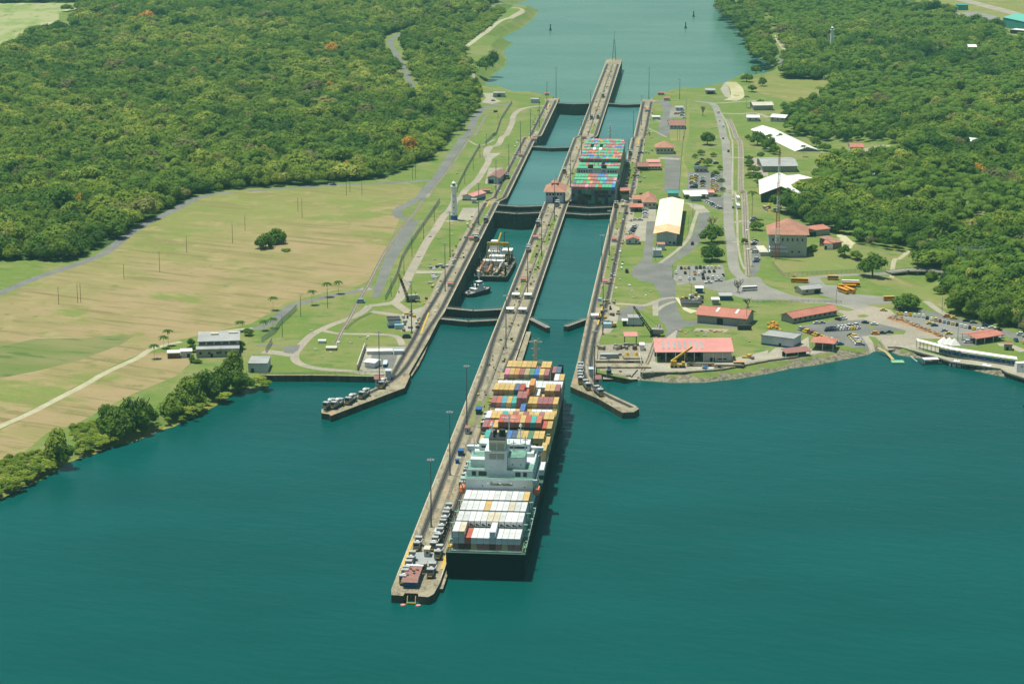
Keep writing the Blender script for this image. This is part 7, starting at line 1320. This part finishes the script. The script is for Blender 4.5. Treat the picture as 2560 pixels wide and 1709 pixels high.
n3 = forest(gp('S 1020,160 1060,150 1110,140 1150,160 1165,212 1140,218 1040,215 1028,190'), 'dense trees right of the winding forest road', 'beside the winding forest road', 'x', 8, 0, 35, .05)
n4 = forest(gp('S 2393,700 2440,668 2500,660 2560,690 2700,700 2750,850 2560,826 2500,812 2455,805 2410,790 2383,770 2376,735'), 'leafy wood on the slope right of the bridge', 'on the slope right of the bridge', 'trees on the slope right of the bridge', 7, 45, 36, .1, big=.9)
def railway(s, reg, label, gauge=1.5):
    line = smooth(gp(s, reg), 4); x0, y0 = line[0]; z0 = float(T(x0, y0)); r = empty('rail_track', x0, y0, z0, 0, label, 'rail track')
    line = dens(line, 8, False); b = buffer(line, gauge); n = len(line)
    for l2 in (b[:n], b[n:][::-1]):
        m = MB(); m.v = []; bb = buffer(l2, .32); vs = [(p[0]-x0, p[1]-y0, float(T(*p))-z0+.12) for p in bb]; Rr = vs[:n]; L_ = vs[n:][::-1]; m.add(Rr+L_, [(i, i+1, n+i+1, n+i) for i in range(n-1)]); m.build('rail', M_rail, r)
railway('F 650,1250 700,1140 760,1040 860,850 930,730 1050,500 1200,280 1330,120 1420,10 B 1560,1400 1700,1200 1850,990 1900,930', 'B', 'old rail track crossing the left lawns beside the road')
railway('C 1770,970 1810,1060 1860,1150 1870,1300 1870,1568 G 1895,0 1905,250 1920,450 1935,680', 'C', 'straight rail track beside the main road of the right bank')
railway('G 1065,1460 1120,1360 1180,1180 1200,1080', 'G', 'short rail track running down to the right quay')
railway('F 735,1120 800,1060 880,1015 945,985', 'F', 'curved rail siding on the left lawn', 1.2)
mk_ = MB(); a0 = G(1772, 502); b0 = G(1834, 502)
for k in range(16): t = k/15; mk_.box(a0[0]+(b0[0]-a0[0])*t, a0[1]+(b0[1]-a0[1])*t, float(T(*a0))+.03, .7, 4, .02)
tag(mk_.build('road_marking', M_white), kind='structure')
R = random.Random(21)
def slabs(s, reg, n, label, grp, mats, name='concrete_block', cat='block', sz=(.8, 2.4), h=.4):
    pl = gp(s, reg); a = np.array(pl); k = 0
    while k < n:
        x, y = R.uniform(a[:, 0].min(), a[:, 0].max()), R.uniform(a[:, 1].min(), a[:, 1].max())
        if not inpoly(np.array([x]), np.array([y]), pl)[0]: continue
        k += 1; m = MB(); m.box(0, 0, -.1, R.uniform(*sz), R.uniform(*sz), h*R.uniform(.6, 1.6)+.1, tx=.95, ty=.95); o = m.build(name, R.choice(mats)); o.location = (x, y, float(T(x, y))); o.rotation_euler.z = R.random()*3; tag(o, label, cat, grp)
slabs('G 830,740 1140,740 1140,880 810,880', 'G', 7, 'small pale slab on the round lawn by the right lane', 'slabs on the round lawn', [M_pale, M_whr])
slabs('G 1360,1130 1980,1140 1980,1320 1340,1210', 'G', 12, 'small concrete slab on the lawn behind the pink roofed workshop', 'slabs on the workshop lawn', [M_pale, M_pinkr, M_gyr])
slabs('G 1360,1125 1750,1130 1750,1150 1360,1150', 'G', 10, 'orange rusty plate on the strip behind the workshop lawn', 'rusty plates by the warehouse', [M_dirt, M_rust, M_orr], 'rusty_plate', 'plate')
slabs('C 1110,1050 1220,1120 1220,1160 1090,1160', 'C', 5, 'small slab on the far right lane lawn', 'slabs on the far right lawn', [M_pale])
slabs('F 400,1100 1150,1180 1150,1240 400,1400', 'F', 10, 'small pale slab on the left lower lawn', 'slabs on the left lower lawn', [M_pale, M_whr, M_gyr])
slabs('F 1300,260 1700,260 1560,600 1330,600', 'F', 9, 'small pale box on the lawn below the lighthouse', 'boxes on the lighthouse lawn', [M_pale, M_gyr])
slabs('B 1500,1568 1900,1000 2080,900 1750,1568', 'B', 14, 'small pale manhole slab on the upper left lawn', 'slabs on the upper left lawn', [M_pale, M_gyr])
slabs('C 1440,1000 1700,1000 1700,1380 1440,1380', 'C', 8, 'small pale slab on the sloping right lawn', 'slabs on the sloping right lawn', [M_pale])
slabs('G 880,10 1060,10 1040,240 900,240', 'G', 16, 'machine part or crate in the yard by the right wall', 'crates in the right wall yard', [M_pale, M_bw, M_gyr, M_yellow, M_rust, M_dark], 'crate', 'crate', (1, 3), 1.4)
slabs('G 700,890 880,900 860,1150 700,1150', 'G', 22, 'crate or machine on the apron by the right front gate', 'crates on the right gate apron', [M_pale, M_bw, M_gyr, M_yellow, M_rust, M_dark], 'crate', 'crate', (.8, 2.6), 1.4)
slabs('F 1180,990 1380,940 1330,1110 1190,1140', 'F', 16, 'crate or beam on the apron by the left front gate', 'crates on the left gate apron', [M_pale, M_bw, M_gyr, M_yellow, M_rust, M_dark], 'crate', 'crate', (.8, 2.6), 1.2)
slabs('G 700,1240 1040,1250 1020,1400 730,1460', 'G', 22, 'concrete piece or pipe in the spillway yard', 'pieces in the spillway yard', [M_pale, M_wall, M_gyr, M_rust, M_dark], 'crate', 'crate', (1, 4), 1.4)
slabs('G 860,1400 1160,1400 1160,1470 860,1475', 'G', 8, 'crate on the concrete ramp beside the spillway', 'crates on the spillway ramp', [M_gyr, M_rust], 'crate', 'crate')
slabs('G 1850,1360 2000,1330 2000,1360 1850,1390', 'G', 6, 'bundle on the right quay by the low rack shed', 'bundles on the right quay', [M_rust, M_gyr, M_yellow], 'crate', 'crate', (1, 3), 1)
slabs('C 1020,1200 1150,1200 1120,1500 980,1560', 'C', 18, 'crate or locker along the right wall road', 'crates along the right wall road', [M_pale, M_bw, M_gyr, M_yellow, M_rust], 'crate', 'crate', (.8, 2.6), 1.4)
slabs('G 1900,300 2000,300 1960,640 1900,600', 'G', 8, 'small item beside the right rail track', 'items beside the right rail track', [M_pale, M_whr, M_dark], 'crate', 'crate')
for i, (a, b, r, h) in enumerate([(1737, 395, 3, 4), (1752, 388, 4, 6), (1784, 392, 3, 5), (1800, 425, 3, 5), (1803, 455, 3, 4), (1806, 478, 3, 4), (1870, 350, 4, 6), (1905, 340, 5, 7), (1872, 400, 4, 5), (1860, 610, 3, 4), (1996, 610, 3, 4), (1985, 700, 2.5, 3), (1993, 728, 2.5, 4), (2112, 640, 5, 8), (2140, 648, 5, 7), (2190, 655, 4, 6), (2330, 700, 5, 8), (2350, 735, 5, 7), (1880, 230, 6, 9), (1905, 215, 6, 10), (1960, 270, 5, 8), (1900, 260, 4, 6), (1925, 350, 5, 7), (1950, 352, 5, 8), (2040, 368, 6, 9), (2060, 378, 6, 9), (1902, 395, 4, 6), (1874, 445, 4, 6)]):
    T1(a, b, r, h, R.uniform(.15, .5), 'small tree or shrub %s of the right bank, counted from the dark office' % (ORD[i] if i < 22 else 'number %d' % (i+1)), group='small trees of the right bank')
weed = sheet('floating_weed', [P(a, b, .03) for a, b in px('J -100,1290 0,1265 80,1225 215,1160 330,1110 410,1060 490,1010 540,975 640,935 760,905 860,850 960,825 1080,800 1200,755 1300,705 1420,675 1500,630 1610,590 1690,540 1790,490 1760,440 1600,520 1400,620 1250,690 1080,740 850,800 640,880 520,950 400,1010 300,1060 200,1120 0,1200')], .03, M_weed)
def haze():
    mb = MB(); mb.box(200, 1900, -34, 5200, 6400, 366); o = mb.build('haze', [])
    m = bpy.data.materials.new('haze'); m.use_nodes = True; t = m.node_tree; t.nodes.clear()
    out = t.nodes.new('ShaderNodeOutputMaterial'); v = t.nodes.new('ShaderNodeVolumePrincipled')
    v.inputs['Color'].default_value = (.36, .90, .84, 1); v.inputs['Density'].default_value = HAZE; v.inputs['Anisotropy'].default_value = 0.0
    t.links.new(v.outputs[0], out.inputs['Volume']); o.data.materials.append(m); tag(o, 'thin bluish green haze over the whole valley', 'haze', kind='stuff')
HAZE = 0.000045
haze()
